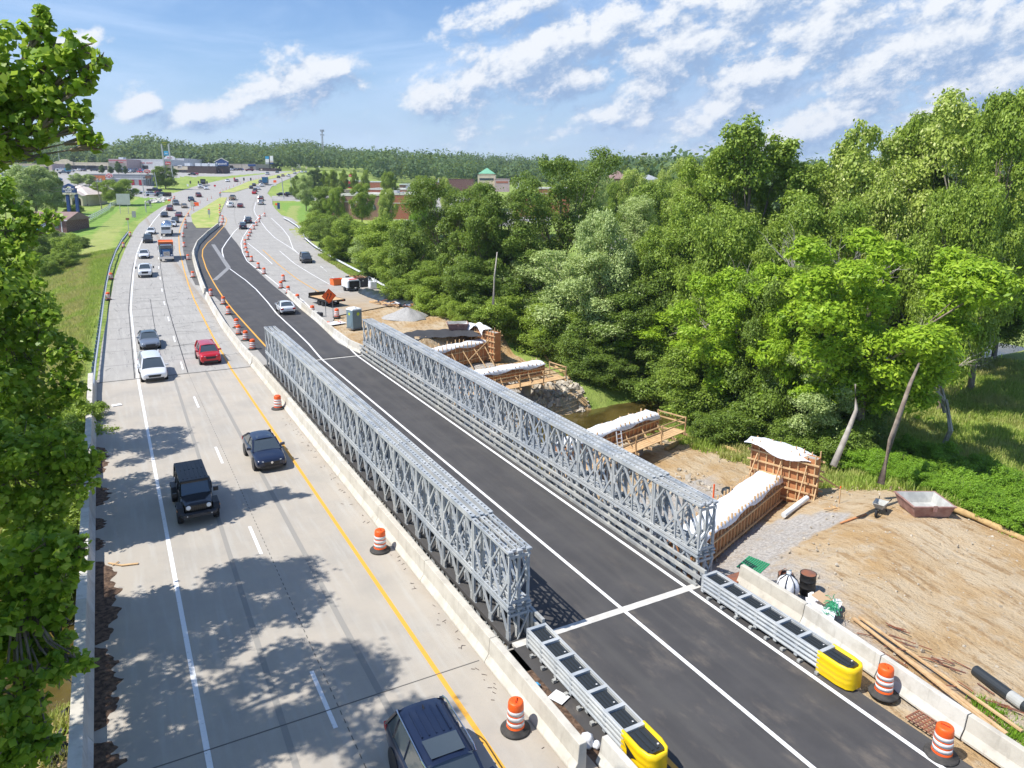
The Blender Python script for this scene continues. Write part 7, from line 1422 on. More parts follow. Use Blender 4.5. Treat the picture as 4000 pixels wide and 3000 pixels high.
# left slope bushes and trees
shrub_row([(130, 1000), (190, 990), (240, 975)], 4, 0, .5, .8, 'bush from left on the grassy slope', 'bush', 'leaf_dark', 'bushes on the left slope'); shrub_row([(160, 1080), (220, 1060), (270, 1015)], 5, 0, .45, .8, 'bush from left on the slope, nearer row', 'bush', 'leaf_mid', 'bushes on the left slope'); shrub_row([(280, 960), (310, 985)], 2, 0, .5, .7, 'small shrub from left alone on the slope grass', 'shrub', 'leaf_dark', 'small shrubs on the slope')
shrub_row([(300, 1660), (285, 1900), (255, 2100), (230, 2250), (160, 2330)], 16, 0, .55, .85, 'undergrowth shrub from the top below the left parapet', 'shrub', 'leaf_mid', 'undergrowth below the left parapet')
GB = 'trees among the shops'
for k, px, top, D, wd, v, m_, lb in [('maple', 120, 642, 205, 230, 0, 'leaf_pale', 'large maple left of the bank building'), ('dark', 200, 660, 215, 90, 1, None, 'dark side of the maple clump beside the bank'), ('maple', 460, 697, 250, 140, 1, None, 'round green tree behind the blank sign'), ('maple', 375, 710, 255, 60, 2, None, 'green tree left of the round one behind the blank sign'), ('lotree', 300, 678, 330, 60, 0, 'leaf_pale', 'small pale tree behind the bank roof'), ('lotree', 345, 680, 330, 60, 1, 'leaf_pale', 'small pale tree right behind the bank roof'),
   ('dark', 640, 640, 330, 105, 2, None, 'big dark tree between the frozen treat shop and the hill'), ('lotree', 460, 632, 420, 30, 0, 'leaf_far', 'small dark tree before the pink shop'), ('lotree', 488, 648, 420, 22, 1, 'leaf_far', 'small tree before the white shop'), ('lotree', 432, 650, 420, 28, 2, 'leaf_far', 'small tree left before the pink shop'), ('lotree', 395, 645, 420, 26, 0, 'leaf_far', 'small tree before the cream shops'), ('lotree', 265, 638, 430, 26, 1, 'leaf_far', 'young tree under the curved cream gable'),
   ('maple', 1190, 682, 250, 90, 0, 'leaf_pale', 'pale maple at the right corner of the junction'), ('dark', 1260, 722, 215, 150, 1, None, 'wide dark tree right of the junction'), ('dark', 1310, 722, 210, 90, 0, 'leaf_mid', 'green tree beside the wide dark one'), ('dark', 1225, 655, 330, 70, 2, 'leaf_far', 'dark tree behind the pale junction maple'), ('pine', 1335, 702, 240, 50, 0, 'leaf_far', 'dark pine behind the wide dark tree'), ('maple', 1410, 715, 215, 110, 2, None, 'round tree behind the brown brick shop, left'), ('maple', 1510, 732, 200, 80, 1, 'leaf_yellow', 'pale round tree behind the brown brick shop, right'),
   ('maple', 1660, 722, 190, 120, 0, 'leaf_pale', 'round pale tree right of the red brick wall'), ('maple', 1640, 760, 180, 90, 1, 'leaf_shrub', 'bright tree at the corner of the red brick wall'), ('lotree', 1265, 665, 340, 44, 1, None, 'first small tree left of the red store'), ('lotree', 1300, 665, 345, 44, 2, None, 'second small tree left of the red store'), ('lotree', 1340, 665, 350, 40, 0, None, 'third small tree before the red store'), ('lotree', 1383, 662, 350, 36, 1, None, 'fourth small tree before the red store'), ('lotree', 1425, 665, 345, 40, 2, None, 'fifth small tree before the red store'), ('maple', 1520, 668, 290, 80, 0, None, 'round tree right of the red store'),
   ('maple', 1740, 690, 260, 60, 1, 'leaf_yellow', 'yellow green tree at the lot centre'), ('maple', 1640, 685, 300, 90, 2, 'leaf_mid', 'low wide tree right of the far lot'), ('maple', 2470, 655, 180, 180, 1, 'leaf_yellow', 'yellow green round tree beside the reddish roof'), ('maple', 2600, 660, 185, 120, 0, 'leaf_yellow', 'yellow green tree right of the reddish roof'), ('dark', 2540, 720, 160, 200, 1, 'leaf_mid', 'broad green tree below the reddish roof'), ('maple', 2330, 700, 165, 120, 2, 'leaf_pale', 'pale tree right of the tall locust'), ('pale', 1880, 705, 240, 80, 0, 'leaf_mid', 'tree behind the green awning shop'),
   ('maple', 2375, 690, 190, 90, 0, 'leaf_pale', 'pale tree left below the reddish roof'), ('maple', 2420, 697, 180, 120, 1, 'leaf_mid', 'green tree right below the reddish roof'), ('maple', 2535, 700, 190, 120, 2, 'leaf_yellow', 'yellow green tree below the grey roof'),
   ('bush', 1160, 690, 300, 60, 0, 'leaf_dark', 'dark bush by the upper roadside')]:
    tree(k, px, top, D, wd, lb, GB, v, m_)
shrub_row([(245, 822), (290, 830), (330, 826)], 6, 0, .4, .6, 'clipped shrub from left at the bank sign base', 'shrub', 'leaf_dark', 'clipped shrubs at the bank sign'); shrub_row([(190, 805), (240, 800), (290, 795)], 6, 0, .35, .5, 'hedge shrub from left before the bank', 'shrub', 'leaf_dark', 'hedge before the bank')
# ---- far woods on the hills: one mass nobody could count ----
g = np.random.default_rng(77); n = 6200; th = np.radians(g.uniform(-14, 72, n)); dd = 560+520*g.random(n)**.75
tx, ty = -20+dd*np.sin(th), -21+dd*np.cos(th)
okm = ~((th < np.radians(17)) & (dd < 640)); tx, ty = tx[okm], ty[okm]
n2_ = 1500; th2 = np.radians(g.uniform(18.5, 60, n2_)); d2 = 300+280*g.random(n2_); tx = np.r_[tx, -20+d2*np.sin(th2)]; ty = np.r_[ty, -21+d2*np.cos(th2)]
near2 = np.r_[np.zeros(okm.sum(), bool), np.ones(n2_, bool)]
# keep the lots and the road clear
ppx, ppy = to_px(np.stack([tx, ty, zt(tx, ty)], -1)); hxr = np.interp(ty, XR_Y, XR_X)
clear = near2 & ((tx < hxr+20) | ((ppx > 1230) & (ppx < 2200) & (ppy > 700)))
tx, ty = tx[~clear], ty[~clear]; tz = zt(tx, ty); n = len(tx)
per = 70; hh = g.uniform(7, 19, n)*(1+.4*np.sin(tx*.021+1)*np.cos(ty*.017)+.15*np.sin(tx*.07)); ww = hh*g.uniform(.75, 1.15, n)
v = g.normal(0, 1, (n, per, 3)); v[..., 2] = v[..., 2]*.9+.35; v /= np.linalg.norm(v, axis=2, keepdims=True)
rad = (1-.25*g.random((n, per)))*(1+.2*np.sin(v[..., 0]*6+tx[:, None])*np.cos(v[..., 1]*5+ty[:, None]))
C = np.stack([tx[:, None]+v[..., 0]*rad*ww[:, None]/2, ty[:, None]+v[..., 1]*rad*ww[:, None]/2, tz[:, None]+hh[:, None]*.58+v[..., 2]*rad*hh[:, None]*.42], -1).reshape(-1, 3)
Nn = v.reshape(-1, 3).copy(); Nn[:, 2] += .3
stuff(link('far_woods', leaves_mesh('far_woods', C, Nn, 2.1, 'leaf_far', .85, 9)), 'dark wooded hills rising behind the shops and the valley', 'woods')
# grass tufts: slope, meadow, yard edge
def tufts(n, fn, size, seed, nm, lab, m='grass_blades'):
    g = np.random.default_rng(seed); P = fn(g, n); P = P[:, :2]; z = zt(P[:, 0], P[:, 1]); B_ = 7; k = len(P)
    a = g.uniform(0, 2*PI, (k, B_)); ln = g.uniform(.1, .6, (k, B_))*size; h = g.uniform(.5, 1.1, (k, B_))*size
    o = np.stack([P[:, 0, None]+g.normal(0, .22*size, (k, B_)), P[:, 1, None]+g.normal(0, .22*size, (k, B_)), np.repeat(z[:, None], B_, 1)-.03], -1)
    d = np.stack([np.cos(a), np.sin(a), np.zeros_like(a)], -1); s = np.stack([-np.sin(a), np.cos(a), np.zeros_like(a)], -1)*.07*size
    t1 = o+d*ln[..., None]*.4+np.array([0, 0, 1])*h[..., None]*.6; t2 = o+d*ln[..., None]+np.array([0, 0, 1])*h[..., None]
    V_ = np.stack([o-s, o+s, t1+s*.7, t1-s*.7, t2], 2).reshape(-1, 3); kk = k*B_; i0 = np.arange(kk)*5
    Q = np.stack([i0, i0+1, i0+2, i0+3], 1); T3 = np.stack([i0+3, i0+2, i0+4, i0+4], 1)
    V2 = np.stack([o-s, o+s, t1*.3+t2*.7+s*.35, t2-s*.2], 2).reshape(-1, 3); Q = np.arange(4*kk).reshape(-1, 4)
    stuff(link(nm, np_mesh(nm, V2, Q, [m])), lab, 'grass')
def fs_(g, n): y_ = g.uniform(47, 150, n); x_ = np.interp(y_, XL_Y, XL_X)-.6-g.random(n)**1.2*30; return np.stack([x_, y_], 1)
tufts(26000, fs_, .55, 51, 'slope_grass', 'long unmown grass on the slope left of the guardrail')
def fm_(g, n): x_ = g.uniform(17, 70, n); y_ = g.uniform(-12, 30, n); return np.stack([x_, y_], 1)
tufts(22000, fm_, .6, 52, 'meadow_grass', 'tall meadow grass in the clearing at the right edge')
def fr_(g, n): y_ = g.uniform(52, 130, n); x_ = np.interp(y_, XR_Y, XR_X)+.5+g.random(n)*9; return np.stack([x_, y_], 1)
tufts(14000, fr_, .5, 53, 'verge_grass', 'green verge grass behind the curving guardrail')
def fb_(g, n): y_ = g.uniform(-16, 46, n); x_ = -23.6-g.random(n)*12; return np.stack([x_, y_], 1)
tufts(9000, fb_, .5, 54, 'bank_grass', 'grass on the bank below the left parapet')
def fw_(g, n): c = g.choice(3, n); return np.stack([np.array([3.1, 2.6, 3.4])[c]+g.normal(0, .22, n), np.array([-10.2, -11.3, -12])[c]+g.normal(0, .3, n)], 1)
tufts(260, fw_, .22, 55, 'weeds', 'green weeds at the foot of the bottom right barrier', 'leaf_shrub')
def fp_(g, n): y_ = g.uniform(-7, 2, n); return np.stack([-10.42+g.normal(0, .07, n), np.where(g.random(n) < .5, g.normal(-5.2, .5, n), g.normal(8.0, .6, n))], 1)
def f_tz(g, n): P = fp_(g, n); return P
o = None
# litter twigs along the parapet foot
mb = MB().use('wall_brown'); r_ = random.Random(61)
for k in range(90): x_ = -10.45-abs(r_.gauss(0, .25)); y_ = r_.uniform(-7, 30); a_ = r_.uniform(0, PI); l = r_.uniform(.05, .2); mb.bar((x_, y_, .012), (x_+math.cos(a_)*l, y_+math.sin(a_)*l, .018), .015, .008)
stuff(link('twigs', mb.mesh('twigs')), 'small twigs and dead leaves along the foot of the tan parapet', 'twigs')
# ---------------- buildings, signs, poles ----------------
def axes_at(px, D, yaw=0.):
    """frame whose x runs across the picture at depth D"""
    a = YAW+yaw; return Vector((math.cos(a), -math.sin(a), 0)), Vector((math.sin(a), math.cos(a), 0))
def snapD(px, py, D):
    d = float((GT(px, py)-CAM) @ FW); return d if .62 < d/D < 1.6 else D
def bld(name, label, px0, px1, pytop, pybase, D, depth, wallm, roofm, par=.5, yaw=0., cat='building', feats=(), base_extra=3., trim=None, grp=None):
    """box building: left and right picture columns, roof and base rows at depth D; feats are (u0,u1,v0,v1,material,name[,proud]) with u along the front 0..1 and v in metres above the ground"""
    D2 = snapD((px0+px1)/2, pybase, D); pl = Dp(px0, pybase, D2); ex, ey = axes_at(px0, D, yaw); W = (px1-px0)*D/FPX/max(.3, math.cos(yaw)); H = (pybase-pytop)*D/FPX*1.0; z0 = pl[2]
    t = thing(name, label, cat, (pl[0], pl[1], z0), -(YAW+yaw), grp, D2/D)
    w_ = MB().use(wallm).box(0, W, 0, depth, -base_extra, H-.02); part('wall', w_, t)
    rf = MB().use(roofm).box(.3, W-.3, .3, depth-.3, H-.4, H-.3+.32).use(trim or wallm).box(-.06, W+.06, -.06, .25, H-.02, H+par).box(-.06, W+.06, depth-.25, depth+.06, H-.02, H+par).box(-.06, .25, .25, depth-.25, H-.02, H+par).box(W-.25, W+.06, .25, depth-.25, H-.02, H+par)
    part('roof', rf, t)
    for f in feats:
        u0, u1, v0, v1, m_, nm = f[:6]; pr_ = f[6] if len(f) > 6 else .06
        part(nm, MB().use(m_).box(u0*W, u1*W, -pr_, .02 if pr_ < .3 else 0, v0, v1), t)
    return t, W, H
def text(body, size, m_, parent, loc, name='lettering', ext=.02, bold=True):
    cu = bpy.data.curves.new(name, 'FONT'); cu.body = body; cu.size = size; cu.align_x = 'CENTER'; cu.align_y = 'CENTER'; cu.extrude = ext; cu.offset = .012*size if bold else 0
    o = bpy.data.objects.new(name+'_tmp', cu); COL.objects.link(o); dg = bpy.context.evaluated_depsgraph_get(); me = bpy.data.meshes.new_from_object(o.evaluated_get(dg)); bpy.data.objects.remove(o); me.materials.clear(); me.materials.append(M(m_))
    n = link(name, me, parent, loc); n.rotation_euler = (PI/2, 0, 0); return n
def roof_gable(t, x0, x1, y0, y1, z0, h, m_, axis='x', name='roof', over=.4):
    mb = MB().use(m_)
    if axis == 'x': mb.prism([(y0-over, z0-.1), (y1+over, z0-.1), ((y0+y1)/2, z0+h)], x0-over, x1+over, 'x')
    else: mb.prism([(x0-over, z0-.1), (x1+over, z0-.1), ((x0+x1)/2, z0+h)], y0-over, y1+over, 'y')
    return part(name, mb, t)
def roof_hip(t, x0, x1, y0, y1, z0, h, m_, over=.5, name='roof'):
    x0 -= over; x1 += over; y0 -= over; y1 += over; d = min(x1-x0, y1-y0)/2; mb = MB().use(m_)
    if x1-x0 > y1-y0: r = [(x0+d, (y0+y1)/2, z0+h), (x1-d, (y0+y1)/2, z0+h)]
    else: r = [((x0+x1)/2, y0+d, z0+h), ((x0+x1)/2, y1-d, z0+h)]
    v = [(x0, y0, z0), (x1, y0, z0), (x1, y1, z0), (x0, y1, z0)]+r
    mb.add(v, [(0, 1, 5, 4), (1, 2, 5), (2, 3, 4, 5), (3, 0, 4), (3, 2, 1, 0)] if x1-x0 > y1-y0 else [(0, 1, 4), (1, 2, 5, 4), (2, 3, 5), (3, 0, 4, 5), (3, 2, 1, 0)]); return part(name, mb, t)
# left shopping strip
t, W, H = bld('shop_row', 'long cream shop row with a curved central gable, left', 198, 425, 637, 662, 480, 22, 'stucco_cream', 'roof_grey', .6, feats=[(.02, .98, .1, 2.6, 'shade_dark', 'shop_front'), (.10, .28, 4.3, 5.2, 'stucco_cream', 'gable', .3), (.42, .60, .1, 2.8, 'window_glass', 'window'), (.63, .78, .1, 2.8, 'window_glass', 'window'), (.0, .18, 3.9, 4.05, 'stucco_pink', 'band')], trim='stucco_cream')
mb = MB().use('stucco_cream'); pr = [(W*.12, 3.0), (W*.40, 3.0), (W*.40, 5.0), (W*.35, 5.3)]+[(W*(.26-.09*math.cos(PI-k*PI/8) if False else .26+.09*math.cos(k*PI/8)), 5.5+1.1*math.sin(k*PI/8)) for k in range(9)]+[(W*.17, 5.3), (W*.12, 5.0)]
mb.prism(pr, -.6, -.08, 'y'); part('curved_gable', mb, t)
bld('shop', 'low pale shop with a small white dome at the far left', 60, 205, 640, 663, 470, 18, 'stucco_pink', 'roof_pink', .2, feats=[(.1, .9, .2, 2., 'shade_dark', 'shop_front')])
t = thing('dome_shelter', 'small white domed roof at the left end of the cream shops', 'dome', tuple(Dp(181, 655, 455))); part('dome', MB().use('sign_white').lathe([(2.6, 0), (2.6, 1.2), (2.3, 2.1), (1.6, 2.8), (.8, 3.1), (.001, 3.2)], 16), t, True)
bld('shop', 'grey roofed low house at the left edge', 0, 70, 648, 690, 400, 16, 'stucco_white', 'roof_brown', .2, feats=[(.1, .5, .5, 2., 'window_glass', 'window')])
t, W, H = bld('shop', 'pinkish shop with red lettering on its wall', 427, 497, 624, 662, 480, 30, 'stucco_pink', 'roof_grey', .4, feats=[(0, 1, 5.6, 5.9, 'sign_red', 'band')])
text('movies', 1.5, 'sign_red', t, (W*.62, -.1, 4.6)); part('roof_unit', MB().use('roof_white').box(W*.35, W*.6, 5, 9, H+.3, H+1.6), t)
t, W, H = bld('department_store', 'long white department store with red lettering and a curved grey gable', 497, 645, 625, 662, 470, 34, 'stucco_white', 'roof_grey', .5, feats=[(.03, .05, 0, 3.8, 'stucco_cream', 'pier', .4), (.07, .2, .1, 2.8, 'stucco_pink', 'shop_front'), (.24, .35, .1, 2.6, 'shade_dark', 'shop_front'), (.38, .40, 0, 3.8, 'stucco_cream', 'pier', .4), (.41, .56, .1, 2.6, 'shade_dark', 'shop_front')])
for u, wd in ((.24, 'DRESS'), (.42, 'SHOE'), (.60, 'OUTLET')): text(wd, 1.1, 'sign_red', t, (W*u, -.1, 4.1))
t, W, H = bld('department_store', 'grey white store with a high arched front behind the tall twin pole sign', 638, 722, 620, 660, 455, 34, 'stucco_white', 'roof_grey', .2, feats=[(.25, .55, .1, 2.8, 'shade_dark', 'shop_front')])
part('arched_front', MB().use('stucco_white').prism([(W*.10, 4.), (W*.62, 4.)]+[(W*(.36+.26*math.cos(k*PI/8)), 6.0+2.0*math.sin(k*PI/8)) for k in range(9)], -.9, -.1, 'y'), t); text('depot', 1.3, 'sign_red', t, (W*.36, -.95, 6.8))
bld('shop', 'long mauve flat roofed store left of the blue gable', 715, 805, 628, 652, 430, 28, 'stucco_pink', 'roof_pink', .3, feats=[(0, 1, 2.6, 2.9, 'stucco_cream', 'band')])
t, W, H = bld('restaurant', 'dark brown board sided restaurant with white roof gear', 680, 845, 650, 676, 360, 18, 'wall_brown', 'roof_grey', .2, feats=[(0, .33, 1.6, 3.2, 'stucco_cream', 'band'), (.10, .20, 2.2, 3.8, 'sign_white', 'sign'), (.03, .3, .1, 1.4, 'shade_dark', 'shop_front')])
for u in (.2, .45, .62, .8): part('roof_unit', MB().use('roof_white').box(W*u, W*u+2.6, 3, 6, H+.2, H+1.6), t)
part('vent_dome', MB().use('roof_white').lathe([(1.2, 0), (1, 1.3), (.001, 1.9)], 12, (W*.72, 6, H)), t)
bld('shed', 'small brown end building at the right of the restaurant', 842, 872, 658, 678, 350, 8, 'wall_brown', 'roof_grey', .1, feats=[(.2, .5, .8, 1.5, 'stucco_pink', 'mark')])
t, W, H = bld('thrift_store', 'store with a large blue gabled sign front', 842, 897, 646, 664, 400, 24, 'shade_dark', 'roof_grey', .1, feats=[(0, .03, 0, 3.0, 'stucco_beige', 'pier', .4), (.97, 1, 0, 3., 'stucco_beige', 'pier', .4)])
part('blue_gable', MB().use('sign_blue').prism([(W*.03, 2.2), (W*.97, 2.2), (W*.97, 4.2), (W*.5, 6.0), (W*.03, 4.2)], -.9, -.1, 'y'), t); part('gable_trim', MB().use('trim_cream').bar((0, -.9, 4.3), (W*.5, -.9, 6.25), .3).bar((W, -.9, 4.3), (W*.5, -.9, 6.25), .3), t); text('goodwill', 1.35, 'sign_white', t, (W*.56, -.95, 3.3)); part('logo_panel', MB().use('sign_white').box(W*.1, W*.2, -.95, -.91, 2.8, 3.9), t)
bld('store_annex', 'cream box at the foot of the blue gabled store', 842, 862, 651, 662, 390, 6, 'stucco_cream', 'roof_grey', .1, feats=[(.2, .8, .2, 1.0, 'shade_dark', 'door')])
t, W, H = bld('warehouse_store', 'long beige windowless store right of the blue gable', 897, 1000, 641, 665, 400, 26, 'stucco_beige', 'roof_grey', .1, feats=[(.0, 1, .0, .7, 'stucco_pink', 'plinth'), (.72, 1.0, 2.2, 3.3, 'sign_blue', 'canopy', .5), (.78, .9, 0, 2.0, 'brick_dark', 'entrance')])
bld('shed', 'dark fenced yard at the right end of the beige store', 1012, 1078, 657, 668, 400, 10, 'wall_brown', 'roof_grey', .05, feats=[(.1, .2, .3, 1.2, 'stucco_cream', 'door')])
# fast food shop with lettered oval signs
t, W, H = bld('fast_food_shop', 'orange and grey fast food shop with red oval signs', 352, 575, 683, 722, 265, 15, 'wall_grey', 'roof_grey', .3, feats=[(0, .28, 1.6, 3.3, 'wall_orange', 'orange_wall', .1), (.28, 1, 2.1, 2.3, 'sign_white', 'band'), (.73, .78, .1, 1.9, 'door_red', 'door'), (.86, .92, .1, 1.9, 'door_red', 'door'), (.3, .7, 0, .6, 'wall_brown', 'plinth'), (.94, 1.08, .1, 3.0, 'window_glass', 'window')])
def oval(t, x_, y_, z_, s_, word='DQ'):
    mb = MB().use('sign_white').tr(Matrix.Translation((x_, y_, z_)) @ Matrix.Rotation(PI/2, 4, 'X') @ Matrix.Diagonal((1.6*s_, s_, 1, 1))).lathe([(1, -.1), (1, .1)], 24)
    part('sign_rim', mb, t); mb = MB().use('sign_red').tr(Matrix.Translation((x_, y_-.12, z_)) @ Matrix.Rotation(PI/2, 4, 'X') @ Matrix.Diagonal((1.42*s_, .84*s_, 1, 1))).lathe([(1, -.02), (1, .02)], 24); part('oval_sign', mb, t); text(word, 1.25*s_, 'sign_white', t, (x_, y_-.18, z_))
oval(t, W*.365, -.5, 3.3, .85)
t2 = thing('pole_sign', 'red oval pole sign with white letters beside the dark tree', 'pole sign', tuple(Dp(582, 727, 262)), -YAW); part('pole', MB().use('black_paint').box(-.7, -.55, -.1, .1, 0, 2.6).box(-.05, .1, -.1, .1, 0, 2.6).box(.6, .75, -.1, .1, 0, 2.6), t2); part('menu_board', MB().use('brick_dark').box(-.95, .95, -.2, .2, 2.6, 3.6), t2); part('pole', MB().use('pole_grey').box(-.25, .25, -.15, .15, 2.3, 4.6), t2); oval(t2, 0, -.25, 5.1, .8)
bld('canopy_hut', 'small red awning entrance beside the dark tree', 595, 640, 690, 722, 275, 5, 'wall_brown', 'roof_grey', .1, feats=[(.0, .4, 1.8, 2.6, 'sign_red', 'awning', .9), (.5, .7, .2, 2, 'window_glass', 'window')])
# bank and its sign
t, W, H = bld('bank', 'cream bank with pale metal roof and arched porch', 215, 345, 760, 802, 205, 10, 'stucco_cream', 'roof_pink', .05, feats=[(.0, 1, 0, .5, 'brick_brown', 'plinth'), (.48, .58, .9, 1.7, 'window_glass', 'window'), (.15, .25, .9, 1.7, 'window_glass', 'window'), (.74, .82, .1, 2.0, 'shade_dark', 'door', .1)])
roof_hip(t, 0, W, 0, 10, H, 2.5, 'roof_pink', .5, 'hip_roof'); part('porch', MB().use('stucco_cream').prism([(W*.62, 0), (W*.66, 0), (W*.66, 1.7), (W*.72, 2.2), (W*.80, 2.3), (W*.88, 2.2), (W*.93, 1.7), (W*.93, 0), (W*.98, 0), (W*.98, 2.6), (W*.80, 3.5), (W*.62, 2.6)], -2.2, -.1, 'y'), t); part('porch_roof', MB().use('roof_pink').prism([(W*.60, 2.6), (W*.80, 3.7), (W*1.0, 2.6), (W*1.0, 2.75), (W*.80, 3.9), (W*.60, 2.75)], -2.5, -.05, 'y'), t)
c = Dp(283, 832, 190); t = thing('bank_sign', 'blue two legged bank sign with a gabled top and white words', 'sign', tuple(c), -YAW); k = 190/FPX
for x0_ in (-12, 22): part('post', MB().use('sign_blue').box(x0_*k-.3, x0_*k+.35, -.3, .3, -.6, 72*k), t)
part('sign_board', MB().use('sign_blue').box(-28*k, 24*k, -.4, .4, 78*k, 96*k), t); part('lower_band', MB().use('cream_band').box(-27*k, 23*k, -.42, .38, 71*k, 77.5*k), t); part('gable_top', MB().use('sign_blue').prism([(-24*k, 96.2*k), (-24*k, 103*k), (-3*k, 113*k), (18*k, 103*k), (18*k, 96.2*k), (9*k, 96.2*k), (7*k, 101*k), (-3*k, 105*k), (-13*k, 101*k), (-15*k, 96.2*k)], -.35, .35, 'y'), t)
text('REPUBLIC', .66, 'sign_white', t, (-2*k, -.43, 91.5*k)); text('BANK', .66, 'sign_white', t, (-2*k, -.43, 83*k)); text('ATM  DRIVE THRU', .2, 'shade_dark', t, (-2*k, -.45, 74.3*k)) if False else part('band_marks', MB().use('shade_dark').box(-14*k, 2*k, -.44, -.421, 73.4*k, 74.8*k).box(6*k, 20*k, -.44, -.421, 73.4*k, 74.8*k), t)
# brown brick house lower left
t, W, H = bld('house', 'brown brick house with a green awning at the left edge', 62, 262, 858, 905, 165, 9, 'brick_dark', 'roof_brown', .02, feats=[(.50, .60, .4, 1.9, 'pvc_white', 'downpipe'), (.78, .85, .8, 1.8, 'window_glass', 'window'), (.9, .915, 0, 2.6, 'pvc_white', 'downpipe'), (.3, .5, .2, 1.9, 'awning_green', 'awning', 1.2)])
roof_gable(t, 0, W, 0, 9, H, 1.6, 'roof_brown'); part('gutter', MB().use('pvc_white').box(W-.1, W+.5, -.5, -.35, H-.2, H), t)
for i, (px, py, m1, m2) in enumerate([(72, 925, 'sign_sky', 'sign_white'), (80, 930, 'shade_dark', 'sign_white'), (96, 925, 'shade_dark', 'shade_dark'), (128, 925, 'sign_yellow', 'sign_sky'), (112, 928, 'shade_dark', 'rust_steel')]):
    q = GT(px, py); t = thing('parked_motorcycle' if i != 3 else 'yellow_banner', ['motorcycle', 'motorcycle', 'motorcycle', 'yellow feather banner', 'motorcycle'][i]+[' first from left outside the brown house', ' second from left outside the brown house', ' third from left outside the brown house', ' on a blue stand outside the brown house', ' beside the banner outside the brown house'][i], ['motorcycle', 'motorcycle', 'motorcycle', 'banner', 'motorcycle'][i], tuple(q), i)
    if i == 3: part('banner', MB().use(m1).prism([(-.5, .6), (.5, .6), (.6, 1.8), (0, 2.6), (-.6, 1.8)], -.04, .04, 'y'), t); part('stand', MB().use(m2).box(-.3, .3, -.3, .3, 0, .6), t)
    else:
        for yy in (-.7, .7): part('wheel', MB().use('tyre').tr(Matrix.Translation((0, yy, .33)) @ Matrix.Rotation(PI/2, 4, 'Y')).lathe([(.22, -.07), (.33, -.07), (.33, .07), (.22, .07)], 14), t)
        part('frame', MB().use(m1).prism([(-.7, .4), (.5, .4), (.75, .95), (.2, 1.0), (-.3, .8), (-.8, .85)], -.16, .16, 'x'), t, mod=.04); part('handlebar', MB().use(m2).bar((-.4, .6, 1.1), (.4, .6, 1.1), .05), t)
# right side buildings
t, W, H = bld('brick_restaurant', 'dark brown brick building with an arched window and stone bands', 1344, 1562, 766, 858, 172, 15, 'brick_brown', 'roof_white', .55, yaw=.16, trim='trim_cream', feats=[(.0, 1, 4.0, 4.18, 'trim_cream', 'stone_band'), (.13, .20, 2.6, 4.0, 'sign_white', 'window_frame'), (.137, .193, 2.7, 3.9, 'window_glass', 'window', .08), (.80, .88, 2.6, 4.0, 'sign_white', 'window_frame'), (.807, .873, 2.7, 3.9, 'window_glass', 'window', .08)])
part('wall', MB().use('brick_brown').box(W*.30, W*.72, -.8, -.01, -3, H+.15), t, label='projecting central bay with the arched window'); part('roof', MB().use('trim_cream').box(W*.29, W*.73, -.9, .2, H+.16, H+.6), t)
ar = [(W*.40, 2.4), (W*.62, 2.4)]+[(W*(.51+.11*math.cos(k_*PI/10)), 2.7+1.3*math.sin(k_*PI/10)) for k_ in range(11)]
part('arched_window', MB().use('window_glass').prism(ar, -.85, -.81, 'y').use('sign_white').box(W*.45, W*.455, -.88, -.851, 2.4, 3.8).box(W*.51, W*.515, -.88, -.851, 2.4, 4).box(W*.57, W*.575, -.88, -.851, 2.4, 3.8), t)
for u in (.15, .8): part('roof_unit', MB().use('pole_grey').box(W*u, W*u+1.5, 3, 5, H+.1, H+1.3), t)
part('wall', MB().use('brick_brown').box(-3.2, 0.2, -.6, 4, -3, H-.2), t); part('roof', MB().use('trim_cream').box(-3.4, .1, -.7, 4.1, H-.19, H+.35), t); part('sign', MB().use('sign_red').prism([(-2.9, H-1.9), (-1.3, H-1.9), (-1.3, H-.8), (-2.1, H-.3), (-2.9, H-.8)], -.72, -.61, 'y').use('sign_blue').box(-2.9, -1.5, -.75, -.721, H-2.2, H-1.8), t); part('window', MB().use('window_glass').box(-2.4, -1.0, -.64, -.61, 1.6, 3.2), t)
t, W, H = bld('red_brick_store', 'red brick store wall with white coping behind the brown brick one', 1535, 1615, 763, 865, 205, 20, 'brick_red', 'roof_white', .5, trim='trim_cream', feats=[(0, 1, 4.9, 5.1, 'trim_cream', 'stone_band'), (0, 1, 0, .6, 'trim_cream', 'plinth')])
t, W, H = bld('red_brick_store', 'red fronted store with cream parapet behind the round tree', 1440, 1600, 742, 800, 228, 18, 'brick_red', 'roof_white', .4, trim='trim_cream', feats=[(.03, .40, 1.8, 3.8, 'door_red', 'red_panel')]); part('roof_unit', MB().use('roof_grey').box(W*.85, W*1.25, 6, 9, H, H+1.6), t)
bld('flat_roofed_store', 'far red brick store with roof units behind the small trees', 1395, 1500, 712, 752, 310, 20, 'brick_red', 'roof_white', .3, trim='roof_white', feats=[(.1, .9, 1, 1.2, 'trim_cream', 'stone_band')])
bld('flat_roofed_store', 'far red shop with white roof left of the small trees', 1325, 1400, 707, 735, 330, 20, 'sign_red', 'roof_white', .3, trim='roof_white', feats=[(.1, .9, .5, 2., 'shade_dark', 'shop_front')]); bld('flat_roofed_store', 'low store with a pale roof and red edge before the small trees', 1220, 1350, 742, 760, 260, 10, 'stucco_cream', 'roof_pink', .1, feats=[(.7, .95, .3, 1.5, 'door_red', 'door')])
